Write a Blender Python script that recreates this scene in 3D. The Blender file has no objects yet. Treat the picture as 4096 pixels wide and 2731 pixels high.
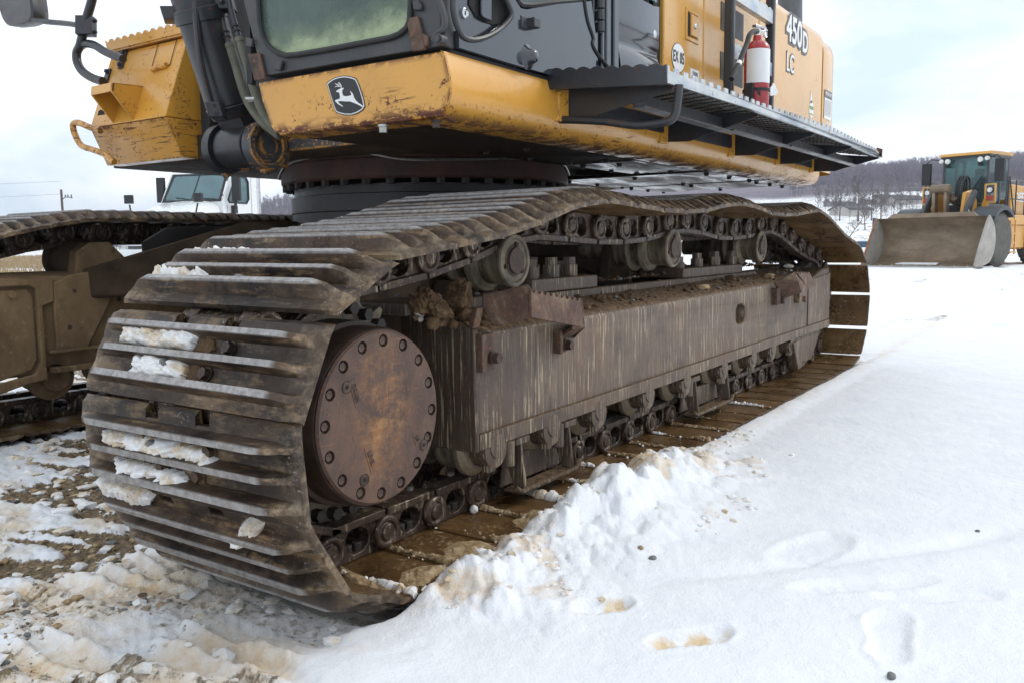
import bpy, bmesh, math, random
import numpy as np
from mathutils import Vector, Matrix
random.seed(7)
R = math.radians
C = bpy.context.scene.collection
SC = bpy.context.scene

# ------------------------------------------------------------------ camera
FPX = 3413.886            # focal length in pixels of the 4096 px wide photograph
YAW, PITCH, ROLL = R(34.4325), R(-6.53966), R(-0.66379)
CAMP = Vector((-1.3946, -1.4148, 0.9655))
fw = Vector((math.cos(PITCH)*math.cos(YAW), math.cos(PITCH)*math.sin(YAW), math.sin(PITCH)))
rt = Vector((math.sin(YAW), -math.cos(YAW), 0))
up = rt.cross(fw)
c_, s_ = math.cos(ROLL), math.sin(ROLL)
rt, up = rt*c_ + up*s_, up*c_ - rt*s_
cam = bpy.data.objects.new('camera', bpy.data.cameras.new('camera'))
C.objects.link(cam); SC.camera = cam
cam.data.sensor_width = 36.0
cam.data.lens = 36.0*FPX/4096
cam.data.clip_start, cam.data.clip_end = 0.05, 6000
cam.matrix_world = Matrix(((rt.x, up.x, -fw.x, CAMP.x), (rt.y, up.y, -fw.y, CAMP.y), (rt.z, up.z, -fw.z, CAMP.z), (0, 0, 0, 1)))
def at(px, py, ax, v):
    """surveyed point: where the sight line through a photo pixel meets a plane of the machine (x, y or z = v)"""
    d = fw + rt*((px-2048)/FPX) - up*((py-1365.5)/FPX)
    i = 'xyz'.index(ax)
    return CAMP + d*((v-CAMP[i])/d[i])
def dep(px, py, D):
    d = fw + rt*((px-2048)/FPX) - up*((py-1365.5)/FPX)
    return CAMP + d*D

# ------------------------------------------------------------------ sky and sun
SUN_EL, SUN_AZ = R(38), R(-38)      # azimuth measured from +X towards +Y
W = bpy.data.worlds.new('World'); SC.world = W; W.use_nodes = True
wt = W.node_tree; wt.nodes.clear()
def wn(t, **k):
    n = wt.nodes.new(t)
    for a, b in k.items(): setattr(n, a, b)
    return n
sky = wn('ShaderNodeTexSky', sky_type='NISHITA', sun_disc=False)
sky.sun_elevation = SUN_EL; sky.sun_rotation = R(90) - SUN_AZ
sky.air_density = 1.0; sky.dust_density = 1.5; sky.ozone_density = 1.0
tc = wn('ShaderNodeTexCoord')
mp = wn('ShaderNodeMapping'); mp.inputs['Scale'].default_value = (1.0, 1.0, 2.6); mp.inputs['Location'].default_value = (0.35, 0.1, 0.2)
n1 = wn('ShaderNodeTexNoise'); n1.inputs['Scale'].default_value = 2.3; n1.inputs['Detail'].default_value = 7; n1.inputs['Roughness'].default_value = 0.52
n1.inputs['Distortion'].default_value = 0.25
n2 = wn('ShaderNodeTexNoise'); n2.inputs['Scale'].default_value = 4.2; n2.inputs['Detail'].default_value = 6; n2.inputs['Roughness'].default_value = 0.5
r1 = wn('ShaderNodeValToRGB'); r1.color_ramp.elements[0].position = 0.40; r1.color_ramp.elements[1].position = 0.56
r2 = wn('ShaderNodeValToRGB')
r2.color_ramp.elements[0].position = 0.30; r2.color_ramp.elements[0].color = (9.9, 10.7, 12.0, 1)
r2.color_ramp.elements[1].position = 0.68; r2.color_ramp.elements[1].color = (15.6, 15.6, 15.5, 1)
skm = wn('ShaderNodeMix', data_type='RGBA', blend_type='MIX')      # thin veil over the clear blue
skm.inputs[0].default_value = 0.72; skm.inputs[7].default_value = (10.2, 12.2, 14.2, 1)
mx = wn('ShaderNodeMix', data_type='RGBA', blend_type='MIX')
bg = wn('ShaderNodeBackground'); bg.inputs['Strength'].default_value = 0.092
wo = wn('ShaderNodeOutputWorld')
L = wt.links.new
L(tc.outputs['Generated'], mp.inputs['Vector']); L(mp.outputs[0], n1.inputs['Vector']); L(mp.outputs[0], n2.inputs['Vector'])
L(n1.outputs['Fac'], r1.inputs[0]); L(n2.outputs['Fac'], r2.inputs[0])
L(sky.outputs[0], skm.inputs[6]); L(skm.outputs[2], mx.inputs[6]); L(r2.outputs[0], mx.inputs[7]); L(r1.outputs[0], mx.inputs[0])
L(mx.outputs[2], bg.inputs[0]); L(bg.outputs[0], wo.inputs[0])
sun = bpy.data.objects.new('sun', bpy.data.lights.new('sun', 'SUN')); C.objects.link(sun)
sun.data.energy = 1.1; sun.data.angle = R(14); sun.data.color = (1.0, 0.95, 0.88)
sd = Vector((math.cos(SUN_EL)*math.cos(SUN_AZ), math.cos(SUN_EL)*math.sin(SUN_AZ), math.sin(SUN_EL)))
sun.rotation_euler = sd.to_track_quat('Z', 'Y').to_euler()
vs = SC.view_settings
vs.view_transform = 'Standard'; vs.look = 'None'; vs.exposure = 0.12; vs.gamma = 1.0; vs.use_curve_mapping = False
SC.cycles.max_bounces = 8; SC.cycles.transparent_max_bounces = 12
SC.cycles.use_denoising = True

# ------------------------------------------------------------------ shader helper
class Sh:
    def __init__(s, name, rough=0.6, metal=0.0, spec=0.5):
        s.m = bpy.data.materials.new(name); s.m.use_nodes = True
        s.t = s.m.node_tree; s.t.nodes.clear()
        s.out = s.t.nodes.new('ShaderNodeOutputMaterial'); s.b = s.t.nodes.new('ShaderNodeBsdfPrincipled')
        s.t.links.new(s.b.outputs[0], s.out.inputs[0])
        s.set('Roughness', rough); s.set('Metallic', metal); s.set('Specular IOR Level', spec)
        s._tc = None
    def n(s, t, ins=None, **k):
        nd = s.t.nodes.new(t)
        for a, b in k.items(): setattr(nd, a, b)
        for i, v in (ins or {}).items(): s.put(nd.inputs[i], v)
        return nd
    def put(s, sock, v):
        if isinstance(v, bpy.types.NodeSocket): s.t.links.new(v, sock)
        else:
            if isinstance(v, tuple) and len(v) == 3 and sock.type == 'RGBA': v = (*v, 1)
            sock.default_value = v
    def set(s, k, v): s.put(s.b.inputs[k], v); return s
    def co(s, scale=(1, 1, 1), rand=0.0, kind='Object', rot=(0, 0, 0)):
        if s._tc is None: s._tc = s.n('ShaderNodeTexCoord')
        v = s._tc.outputs[kind]
        if rand:
            oi = s.n('ShaderNodeObjectInfo')
            a = s.n('ShaderNodeVectorMath', {0: oi.outputs['Random'], 1: (rand, rand*1.7, rand*0.6)}, operation='MULTIPLY')
            v = s.n('ShaderNodeVectorMath', {0: v, 1: a.outputs[0]}, operation='ADD').outputs[0]
        return s.n('ShaderNodeMapping', {'Vector': v, 'Scale': scale, 'Rotation': rot}).outputs[0]
    def noise(s, scale, vec=None, detail=5, rough=0.6, dist=0.0):
        return s.n('ShaderNodeTexNoise', {'Vector': vec or s.co(), 'Scale': scale, 'Detail': detail, 'Roughness': rough, 'Distortion': dist}).outputs['Fac']
    def voro(s, scale, vec=None, feat='F1'):
        return s.n('ShaderNodeTexVoronoi', {'Vector': vec or s.co(), 'Scale': scale}, feature=feat).outputs['Distance']
    def rng(s, f, a, b, c=0.0, d=1.0, smooth=False):
        return s.n('ShaderNodeMapRange', {0: f, 1: a, 2: b, 3: c, 4: d}, clamp=True, interpolation_type='SMOOTHSTEP' if smooth else 'LINEAR').outputs[0]
    def ma(s, op, a, b=0.0, c=0.0):
        return s.n('ShaderNodeMath', {0: a, 1: b, 2: c}, operation=op).outputs[0]
    def mul(s, *a):
        r = a[0]
        for b in a[1:]: r = s.ma('MULTIPLY', r, b)
        return r
    def mx(s, *a):
        r = a[0]
        for b in a[1:]: r = s.ma('MAXIMUM', r, b)
        return r
    def mix(s, f, a, b):
        return s.n('ShaderNodeMix', {0: f, 6: a, 7: b}, data_type='RGBA').outputs[2]
    def fmix(s, f, a, b):
        return s.n('ShaderNodeMix', {0: f, 2: a, 3: b}, data_type='FLOAT').outputs[0]
    def ramp(s, f, st):
        nd = s.n('ShaderNodeValToRGB', {0: f}); e = nd.color_ramp.elements
        while len(e) < len(st): e.new(0.5)
        for el, (p, c) in zip(e, st): el.position = p; el.color = (*c, 1)
        return nd.outputs[0]
    def sep(s, vec=None):
        return s.n('ShaderNodeSeparateXYZ', {0: vec or s.co()}).outputs
    def nrm(s):
        return s.n('ShaderNodeSeparateXYZ', {0: s.n('ShaderNodeNewGeometry').outputs['Normal']}).outputs
    def edge(s, rad=0.008, samples=4):
        bv = s.n('ShaderNodeBevel', {'Radius': rad}, samples=samples)
        d = s.n('ShaderNodeVectorMath', {0: bv.outputs[0], 1: s.n('ShaderNodeNewGeometry').outputs['Normal']}, operation='DOT_PRODUCT').outputs['Value']
        return s.rng(d, 0.995, 0.86)
    def bump(s, h, strength=0.3, dist=0.01):
        bp = s.n('ShaderNodeBump', {'Strength': strength, 'Distance': dist, 'Height': h})
        s.put(s.b.inputs['Normal'], bp.outputs[0]); return bp.outputs[0]
    def attr(s, name):
        return s.n('ShaderNodeAttribute', attribute_name=name).outputs['Fac']

def paint(name, col, dirt=(0.25, 0.16, 0.07), rough=0.32, chip=0.5, coat=0.35, erad=0.009, zone=None, rust=(0.075, 0.026, 0.014), dirty=0.35, edge=True, faded=None):
    m = Sh(name, rough)
    big = m.noise(2.2, detail=3); mid = m.noise(9, detail=4); fine = m.noise(70, detail=3)
    base = m.mix(m.rng(big, 0.35, 0.7), col, faded or tuple(min(1, c*1.12+0.008) for c in col))
    base = m.mix(m.mul(m.rng(m.noise(5, m.co((1, 1, 0.25)), 6, 0.7), 0.5, 0.8), dirty), base, dirt)
    spots = m.mul(m.rng(fine, 0.60-0.035*chip, 0.63-0.03*chip), m.rng(mid, 0.56-0.08*chip, 0.60-0.06*chip))
    scr = m.mul(m.rng(m.noise(30, m.co((0.22, 0.22, 3.2), rot=(0.25, 0.2, 0.3)), 5, 0.7), 0.60-0.03*chip, 0.63-0.02*chip), m.rng(m.noise(3.5, detail=3), 0.56-0.08*chip, 0.62-0.06*chip))
    mask = m.mx(m.mul(spots, min(1, chip*2)), m.mul(scr, min(1, chip*1.6), m.rng(m.noise(1.7, detail=2), 0.46, 0.54)))
    if zone:
        c_o = m.sep(m.co()); zn = m.rng(c_o[2], zone[0], zone[1])
        if zone[2] is not None: zn = m.mx(zn, m.rng(c_o[1], zone[2]+.10, zone[2]+.02))
        zn = m.ma('ADD', zn, m.ma('MULTIPLY_ADD', m.noise(6, detail=4), 1.2, -0.62)); mask = m.mul(mask, m.rng(zn, 0.15, 0.7, 0.10, 1.0))
        low = m.mul(m.rng(c_o[2], zone[1]+.03, zone[1]-.005), m.rng(m.noise(22, m.co((.5, .5, 1.4)), 6, .75), .47, .53)); mask = m.mx(mask, low)
    if edge:
        e = m.mul(m.rng(m.edge(erad), 0.05, 0.4), m.rng(m.noise(17, detail=6, rough=0.75), 0.62-0.17*chip, 0.64-0.13*chip))
        mask = m.mx(mask, e)
    rc = m.mix(m.rng(m.noise(40), 0.35, 0.7), rust, tuple(c*2.2 for c in rust))
    m.set('Base Color', m.mix(mask, base, rc)); m.set('Roughness', m.fmix(mask, m.rng(mid, 0.3, 0.7, rough*0.8, rough*1.3), 0.85))
    m.set('Coat Weight', m.fmix(mask, coat, 0.0)); m.set('Coat Roughness', 0.12)
    m.bump(m.ma('SUBTRACT', m.mul(m.noise(4, detail=2), 0.25), m.mul(mask, 0.08)), 0.35, 0.012)
    return m.m

M = {}
M['yellow_apron'] = paint('chipped_apron_paint', (0.60, 0.288, 0.036), chip=1.0, erad=0.03, zone=(1.50, 1.385, -1.63), dirty=0.3)
M['yellow_skirt'] = paint('scraped_skirt_paint', (0.60, 0.290, 0.038), chip=0.9, edge=False, zone=(1.45, 1.362, None), dirty=0.3)
M['yellow'] = paint('yellow_paint', (0.60, 0.288, 0.036), chip=0.35, dirty=0.22)
M['yellow_worn'] = paint('worn_yellow_paint', (0.59, 0.280, 0.035), chip=0.75, erad=0.03, dirty=0.35)
M['yellow_far'] = paint('far_yellow_paint', (0.62, 0.31, 0.048), chip=0.15, edge=False, dirty=0.25)
M['yellow_side'] = paint('sky_paled_side_paint', (0.60, 0.305, 0.052), chip=0.12, dirty=0.15, rough=0.22, coat=0.5)  # paler than the front yellow: sky and snow glare put into the colour
M['black'] = paint('dark_slate_paint', (0.020, 0.023, 0.028), dirt=(0.10, 0.085, 0.06), chip=0.45, dirty=0.28, rough=0.38, coat=0.15)
M['black_yellow'] = paint('slate_over_yellow_paint', (0.050, 0.055, 0.063), dirt=(0.10, 0.085, 0.06), chip=1.0, erad=0.02, dirty=0.3, rough=0.45, coat=0.1, rust=(0.42, 0.19, 0.03))
M['door'] = paint('glossy_door_paint', (0.022, 0.027, 0.036), dirt=(0.09, 0.085, 0.08), chip=0.05, dirty=0.25, rough=0.10, coat=0.8, edge=False)
M['charcoal'] = paint('charcoal_frame_paint', (0.030, 0.032, 0.035), dirt=(0.10, 0.09, 0.075), chip=0.15, dirty=0.4, rough=0.45, coat=0.05)
M['white'] = paint('white_truck_paint', (0.70, 0.715, 0.71), dirt=(0.42, 0.40, 0.36), chip=0.0, dirty=0.08, edge=False, faded=(0.72, 0.735, 0.73), rough=0.25)
M['red'] = paint('red_cylinder_paint', (0.36, 0.012, 0.014), dirt=(0.2, 0.05, 0.04), chip=0.05, dirty=0.12, edge=False, rough=0.22)

def plain(name, col, rough=0.6, metal=0.0, var=0.3, sc=12, bump=0.0, spec=0.5):
    m = Sh(name, rough, metal, spec)
    f = m.noise(sc, detail=6)
    m.set('Base Color', m.mix(m.rng(f, 0.3, 0.7), tuple(c*(1-var) for c in col), tuple(min(1, c*(1+var)) for c in col)))
    m.set('Roughness', m.rng(f, 0.3, 0.7, rough*0.85, min(1, rough*1.15)))
    if bump: m.bump(m.noise(sc*3), bump, 0.01)
    return m.m
M['rubber'] = plain('black_rubber', (0.018, 0.018, 0.019), 0.6)
M['dark'] = plain('dark_interior', (0.012, 0.012, 0.013), 0.7)
M['hole'] = plain('painted_cavity_shade', (0.010, 0.009, 0.008), 0.9)  # near-black colour standing in for the shade inside gaps, slots and hollows
M['chrome'] = plain('polished_metal', (0.62, 0.62, 0.63), 0.18, 1.0, 0.1)
M['bolt'] = plain('rusty_bolt', (0.085, 0.055, 0.042), 0.62, 0.3, 0.5, 30, 0.3)
M['bolt_dark'] = plain('dark_bolt', (0.045, 0.036, 0.032), 0.55, 0.4, 0.5, 30, 0.3)
M['silver_bolt'] = plain('zinc_bolt', (0.42, 0.41, 0.38), 0.4, 0.8, 0.3, 30)
M['decal_white'] = plain('white_decal', (0.78, 0.78, 0.77), 0.4, 0, 0.05)
M['decal_black'] = plain('black_decal', (0.012, 0.012, 0.013), 0.4, 0, 0.3)
M['decal_grey'] = plain('grey_decal', (0.10, 0.105, 0.115), 0.45, 0, 0.2)
M['decal_green'] = plain('green_decal', (0.20, 0.30, 0.08), 0.5, 0, 0.2)
M['amber'] = plain('amber_lens', (0.55, 0.12, 0.01), 0.25)
M['redlens'] = plain('red_lens', (0.40, 0.05, 0.015), 0.25)
M['lamp'] = plain('lamp_glass', (0.72, 0.72, 0.68), 0.15)
M['seat'] = plain('seat_fabric', (0.030, 0.030, 0.032), 0.85)
M['stone_grey'] = plain('grey_stone', (0.17, 0.175, 0.17), 0.8, 0, 0.4, 25, 0.4)
M['stone_tan'] = plain('tan_stone', (0.34, 0.24, 0.13), 0.85, 0, 0.35, 25, 0.4)
M['wood'] = plain('weathered_pole_wood', (0.10, 0.065, 0.06), 0.9)
M['blue'] = plain('blue_sheet', (0.025, 0.07, 0.13), 0.7)

# -- galvanised catwalk steel with worn bluish paint
m = Sh('worn_galvanised_steel', 0.38, 0.55)
f = m.noise(3.5, m.co((0.7, 1, 1.6)), 6, 0.65); g = m.noise(28, detail=4)
col = m.ramp(f, [(0.30, (0.22, 0.26, 0.30)), (0.45, (0.42, 0.46, 0.49)), (0.56, (0.60, 0.61, 0.60)), (0.70, (0.34, 0.42, 0.52))])
col = m.mix(m.mul(m.rng(g, 0.58, 0.64), m.rng(m.noise(2.3), 0.5, 0.62)), col, (0.10, 0.05, 0.03))
m.set('Base Color', col); m.set('Roughness', m.rng(g, 0.3, 0.7, 0.28, 0.5)); m.bump(f, 0.15, 0.01); M['galv'] = m.m

# -- track shoe outer steel: brown steel, darkened valleys with tan mud, frosty grey worn crowns
m = Sh('worn_shoe_steel', 0.55, 0.35)
v = m.co(rand=9.0); z = m.sep(m.co())[2]
f = m.noise(7, v, 7, 0.68); g = m.noise(45, v, 5, 0.65); st = m.noise(6, m.co((6, 0.8, 6), rand=9.0), 6, 0.7)
base = m.ramp(f, [(0.34, (0.013, 0.010, 0.009)), (0.46, (0.042, 0.029, 0.022)), (0.56, (0.092, 0.060, 0.040)), (0.66, (0.050, 0.028, 0.017))])
mud = m.mul(m.rng(st, 0.52, 0.64), m.rng(g, 0.35, 0.55))
base = m.mix(m.mul(mud, 0.75), base, (0.30, 0.195, 0.095))
base = m.mix(m.mul(m.rng(g, 0.60, 0.68), m.rng(f, 0.45, 0.6), 0.8), base, (0.17, 0.055, 0.02))
crown = m.mul(m.rng(z, 0.0405, 0.0455), m.rng(m.noise(13, v, 6, 0.7), 0.22, 0.40))
base = m.mix(m.mul(crown, 0.95), base, m.mix(m.rng(g, 0.38, 0.62), (0.25, 0.235, 0.225), (0.40, 0.385, 0.375)))
yy = m.ma('ABSOLUTE', m.sep(m.co())[1]); ends = m.mul(m.rng(yy, 0.33, 0.42), m.rng(m.noise(9, v, 6, .75), .40, .58)); base = m.mix(m.mul(ends, .75), base, m.mix(m.rng(g, .4, .62), (0.17, 0.115, 0.072), (0.40, 0.31, 0.21)))
base = m.mix(m.mul(m.rng(z, .014, .003), .5), base, m.mix(m.rng(m.noise(5, m.co((2.2, .8, 2), rand=9.0), 6, .75), .50, .60), (0.020, 0.015, 0.012), (0.26, 0.175, 0.095)))
frost = m.mul(m.rng(m.noise(95, v, 4, 0.7), 0.61, 0.67), m.rng(m.noise(5, v), 0.50, 0.66))
base = m.mix(m.mul(frost, 0.6), base, (0.62, 0.61, 0.60))
m.set('Base Color', base); m.set('Roughness', m.rng(f, 0.3, 0.7, 0.38, 0.68)); m.set('Metallic', m.fmix(mud, 0.45, 0.0))
m.bump(m.ma('ADD', m.mul(g, 0.35), m.mul(f, 0.8)), 0.45, 0.008); M['shoe'] = m.m

# -- inner face of the shoes: wet brown mud film, grainy at places
m = Sh('wet_mud_film', 0.3)
v = m.co(rand=5.0)
f = m.noise(6, v, 6, 0.65); g = m.noise(60, v, 5, 0.7); x = m.sep(m.co())[1]
base = m.ramp(f, [(0.30, (0.048, 0.024, 0.008)), (0.5, (0.098, 0.051, 0.016)), (0.68, (0.165, 0.092, 0.034))])
gr = m.mul(m.rng(g, 0.52, 0.64), m.rng(m.noise(4, v, 5, 0.7), 0.45, 0.62))
base = m.mix(gr, base, (0.33, 0.23, 0.12))
m.set('Base Color', base); m.set('Roughness', m.fmix(gr, m.rng(f, 0.3, 0.7, 0.16, 0.5), 0.85))
m.bump(m.ma('ADD', g, m.mul(f, 2.0)), 0.5, 0.01); M['mudfilm'] = m.m

# -- links: dark brown oily steel with dried mud drips
m = Sh('oily_link_steel', 0.42, 0.35)
v = m.co(rand=7.0)
f = m.noise(14, v, 6, 0.65); st = m.noise(10, m.co((5, 5, 0.9), rand=7.0), 5, 0.7); g = m.noise(70, v, 3)
base = m.ramp(f, [(0.3, (0.022, 0.014, 0.011)), (0.5, (0.058, 0.036, 0.026)), (0.7, (0.100, 0.064, 0.045))])
base = m.mix(m.mul(m.rng(st, 0.56, 0.63), 0.9), base, (0.34, 0.28, 0.19))
base = m.mix(m.mul(m.rng(g, 0.62, 0.67), 0.6), base, (0.30, 0.22, 0.14))
m.set('Base Color', base); m.set('Roughness', m.rng(f, 0.3, 0.7, 0.28, 0.6)); m.bump(m.ma('ADD', f, m.mul(g, 0.3)), 0.4, 0.008); M['link'] = m.m

# -- travel frame: vertical rain streaks of mud over brown grey steel
def streaky(name, wet=False):  # wet only mixes shade into the colour, for the darker copy
    m = Sh(name, 0.6, 0.1)
    st = m.noise(5, m.co((17, 17, 0.6)), 8, 0.75); s2 = m.noise(16, m.co((6.5, 6.5, 0.24)), 5, 0.7); pt = m.noise(2.6, m.co((1, 1, 1.3)), 6, 0.7); f = m.noise(3.2, detail=6); g = m.noise(80, detail=3)
    base = m.ramp(st, [(0.30, (0.066, 0.045, 0.035)), (0.43, (0.112, 0.078, 0.058)), (0.53, (0.148, 0.105, 0.076)), (0.61, (0.220, 0.163, 0.108)), (0.72, (0.145, 0.084, 0.054))])
    base = m.mix(m.mul(m.rng(pt, 0.52, 0.64), 0.6), base, (0.058, 0.044, 0.038)); base = m.mix(m.mul(m.rng(pt, 0.46, 0.36), 0.5), base, (0.145, 0.075, 0.045)); fx = m.sep()[0]
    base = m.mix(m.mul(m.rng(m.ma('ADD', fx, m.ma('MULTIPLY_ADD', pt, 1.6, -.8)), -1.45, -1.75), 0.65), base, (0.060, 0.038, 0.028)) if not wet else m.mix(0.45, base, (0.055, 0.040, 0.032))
    d1 = m.mul(m.rng(s2, 0.555, 0.60), m.rng(m.noise(4.5, m.co((1, 1, .55)), 5, .7), 0.43, 0.54)); d2 = m.mul(m.rng(m.noise(17, m.co((5.2, 5.2, .2), rot=(0, .02, 0)), 4, .65), 0.59, 0.63), m.rng(m.noise(3.5, m.co((1, 1, .7)), 4, .7), 0.44, 0.56))
    base = m.mix(m.mul(m.rng(m.noise(30, detail=7, rough=.8), 0.54, 0.66), 0.45), base, (0.085, 0.066, 0.056))
    base = m.mix(m.mul(d1, 0.85), base, (0.46, 0.375, 0.25)); base = m.mix(m.mul(d2, 0.8), base, (0.055, 0.047, 0.045))
    base = m.mix(m.mul(m.rng(s2, 0.40, 0.34), 0.4), base, (0.07, 0.066, 0.066))
    base = m.mix(m.mul(m.rng(g, 0.60, 0.67), m.rng(f, 0.45, 0.6), 0.6), base, (0.24, 0.095, 0.035))
    nz = m.nrm()[2]
    soil = m.mul(m.rng(nz, 0.35, 0.75), m.rng(m.noise(18, detail=6, rough=0.7), 0.25, 0.45))
    base = m.mix(soil, base, m.mix(m.rng(m.noise(55, detail=5), 0.4, 0.65), (0.060, 0.034, 0.016), (0.19, 0.115, 0.055)))
    m.set('Base Color', base); m.set('Roughness', m.fmix(soil, m.rng(st, 0.3, 0.7, 0.42, 0.7), 0.9))
    m.bump(m.ma('ADD', m.ma('ADD', m.mul(st, 0.7), m.mul(s2, 0.3)), m.mul(soil, m.noise(60, detail=5), 2.0)), 0.45, 0.01); return m.m
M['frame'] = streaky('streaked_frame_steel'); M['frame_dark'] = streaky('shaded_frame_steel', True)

# -- dry mud coated steel (far track frame)
m = Sh('mud_coated_steel', 0.85)
f = m.noise(4, m.co((1, 1, 0.5)), 7, 0.7); g = m.noise(26, detail=4); sp = m.voro(9)
base = m.ramp(f, [(0.30, (0.055, 0.032, 0.016)), (0.48, (0.155, 0.098, 0.047)), (0.65, (0.235, 0.155, 0.078))])
base = m.mix(m.mul(m.rng(sp, 0.16, 0.09), m.rng(m.noise(5), 0.45, 0.5)), base, (0.045, 0.03, 0.022))
base = m.mix(m.mul(m.rng(g, 0.6, 0.68), 0.5), base, (0.32, 0.23, 0.13))
m.set('Base Color', base); m.bump(m.ma('ADD', f, m.mul(g, 0.4)), 0.5, 0.012); M['mudsteel'] = m.m

# -- rust brown cast iron (final drive)
m = Sh('rusty_cast_steel', 0.5, 0.3)
f = m.noise(5.5, m.co((1, 1, 0.7)), 7, 0.72, 0.6); g = m.noise(90, detail=3); c = m.sep(m.co())
scr = m.noise(22, m.co((0.5, 1, 2.2), rot=(0, 0.9, 0)), 5, 0.7)
base = m.ramp(f, [(0.32, (0.048, 0.031, 0.026)), (0.50, (0.098, 0.060, 0.046)), (0.62, (0.140, 0.083, 0.058))])
dist = m.n('ShaderNodeVectorMath', {0: m.co((1, 0, 0.55))}, operation='LENGTH').outputs['Value']
patch = m.mul(m.rng(dist, 0.15, 0.02), m.rng(m.noise(13, detail=7, rough=0.75), 0.44, 0.60))
base = m.mix(m.mul(patch, 0.95), base, m.mix(m.rng(scr, 0.4, 0.65), (0.27, 0.115, 0.042), (0.40, 0.22, 0.09)))
base = m.mix(m.mul(m.rng(scr, 0.64, 0.68), 0.5), base, (0.36, 0.13, 0.05))
base = m.mix(m.mul(m.rng(g, 0.58, 0.66), 0.5), base, (0.27, 0.10, 0.04))
drip = m.mul(m.rng(m.noise(12, m.co((5, 5, 0.35)), 4, 0.7), 0.63, 0.67), 0.55)
base = m.mix(drip, base, (0.06, 0.042, 0.038))
m.set('Base Color', base); m.set('Roughness', m.rng(f, 0.3, 0.7, 0.40, 0.62)); m.bump(m.ma('ADD', f, m.mul(g, 0.2)), 0.25, 0.006); M['cast'] = m.m
m = Sh('scaly_rust_steel', 0.7, 0.1)
f = m.noise(7, m.co((1, 1, .6)), 8, 0.75, .4); g = m.noise(40, detail=5, rough=.7)
base = m.ramp(f, [(0.34, (0.035, 0.021, 0.016)), (0.46, (0.092, 0.052, 0.036)), (0.54, (0.130, 0.078, 0.054)), (0.62, (0.26, 0.185, 0.12)), (0.70, (0.10, 0.06, 0.042))])
base = m.mix(m.mul(m.rng(g, 0.56, 0.64), 0.6), base, (0.24, 0.10, 0.045)); m.set('Base Color', base); m.bump(m.ma('ADD', f, m.mul(g, .5)), .5, .008); M['rusty'] = m.m
M['tread'] = plain('dim_galvanised_sheet', (0.17, 0.16, 0.15), 0.6, 0.2, 0.35, 6)
M['drum'] = plain('dark_rusty_drum', (0.055, 0.036, 0.028), 0.5, 0.3, 0.6, 9, 0.3)
M['ring'] = plain('rust_brown_ring', (0.060, 0.026, 0.018), 0.62, 0.2, 0.6, 7, 0.3)
M['ringdark'] = plain('black_pedestal_steel', (0.020, 0.018, 0.017), 0.45, 0.2, 0.5, 6, 0.3)
m = Sh('tan_caked_roller', 0.6)
f = m.noise(9, m.co((1, 4, 1)), 6, 0.7)
m.set('Base Color', m.ramp(f, [(0.36, (0.050, 0.038, 0.028)), (0.5, (0.145, 0.112, 0.074)), (0.62, (0.24, 0.192, 0.125))])); m.bump(f, 0.3, 0.01); M['roller'] = m.m
M['roller_dark'] = plain('worn_roller_rim', (0.085, 0.070, 0.060), 0.5, 0.3, 0.5, 14, 0.3)
m = Sh('oily_belly_plate', 0.4)
f = m.noise(2.4, m.co((.6, 2.2, 1)), 7, 0.7, 0.8); g = m.noise(14, m.co((.4, 3, 1)), 5, 0.7)
m.set('Base Color', m.ramp(f, [(0.36, (0.010, 0.010, 0.010)), (0.48, (0.045, 0.040, 0.034)), (0.58, (0.11, 0.085, 0.06)), (0.68, (0.03, 0.028, 0.026))])); m.set('Metallic', m.rng(g, .5, .6, 0, .8)); m.set('Roughness', m.rng(f, .38, .6, .12, .6)); m.bump(f, .3, .02); M['belly'] = m.m
M['belly_tan'] = plain('dusty_belly_plate', (0.105, 0.076, 0.050), 0.85, 0.0, 0.45, 6, 0.2, 0.08)
M['hose'] = plain('dusty_hose_wrap', (0.125, 0.120, 0.088), 0.75, 0, 0.3, 20)
M['chocolate'] = plain('wet_brown_steel', (0.050, 0.033, 0.021), 0.75, 0.0, 0.6, 6, 0.4, 0.15)

# -- snow
m = Sh('snow', 0.75, spec=0.25)
d = m.attr('dirt'); gv = m.attr('soil')
f = m.noise(26, m.co(), 6, 0.7); g = m.noise(160, detail=3); b = m.noise(6, detail=5)
white = m.mix(m.rng(b, 0.3, 0.7), (0.765, 0.79, 0.825), (0.84, 0.85, 0.87))
tan = m.mix(m.rng(f, 0.35, 0.65), (0.74, 0.62, 0.44), (0.62, 0.44, 0.25))
col = m.mix(m.rng(m.ma('ADD', d, m.ma('MULTIPLY_ADD', f, 0.9, -0.45)), 0.15, 0.95), white, tan)
soilc = m.ramp(m.noise(48, detail=5, rough=0.75), [(0.32, (0.045, 0.036, 0.028)), (0.5, (0.17, 0.125, 0.075)), (0.62, (0.33, 0.24, 0.14)), (0.72, (0.42, 0.33, 0.22))])
sm = m.rng(m.ma('ADD', gv, m.ma('MULTIPLY_ADD', m.noise(34, detail=6, rough=0.7), 1.4, -0.7)), 0.42, 0.62)
col = m.mix(sm, col, soilc)
spk = m.mul(m.rng(m.noise(120, detail=2), 0.70, 0.74), m.rng(b, 0.4, 0.6), 0.5)
col = m.mix(spk, col, (0.55, 0.40, 0.22))
m.set('Base Color', col); m.set('Subsurface Weight', 0.0)
m.bump(m.ma('ADD', m.ma('ADD', m.mul(f, 0.9), m.mul(g, 0.6)), m.mul(m.noise(9, detail=4), .8)), 0.45, 0.012); M['snow'] = m.m

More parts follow.
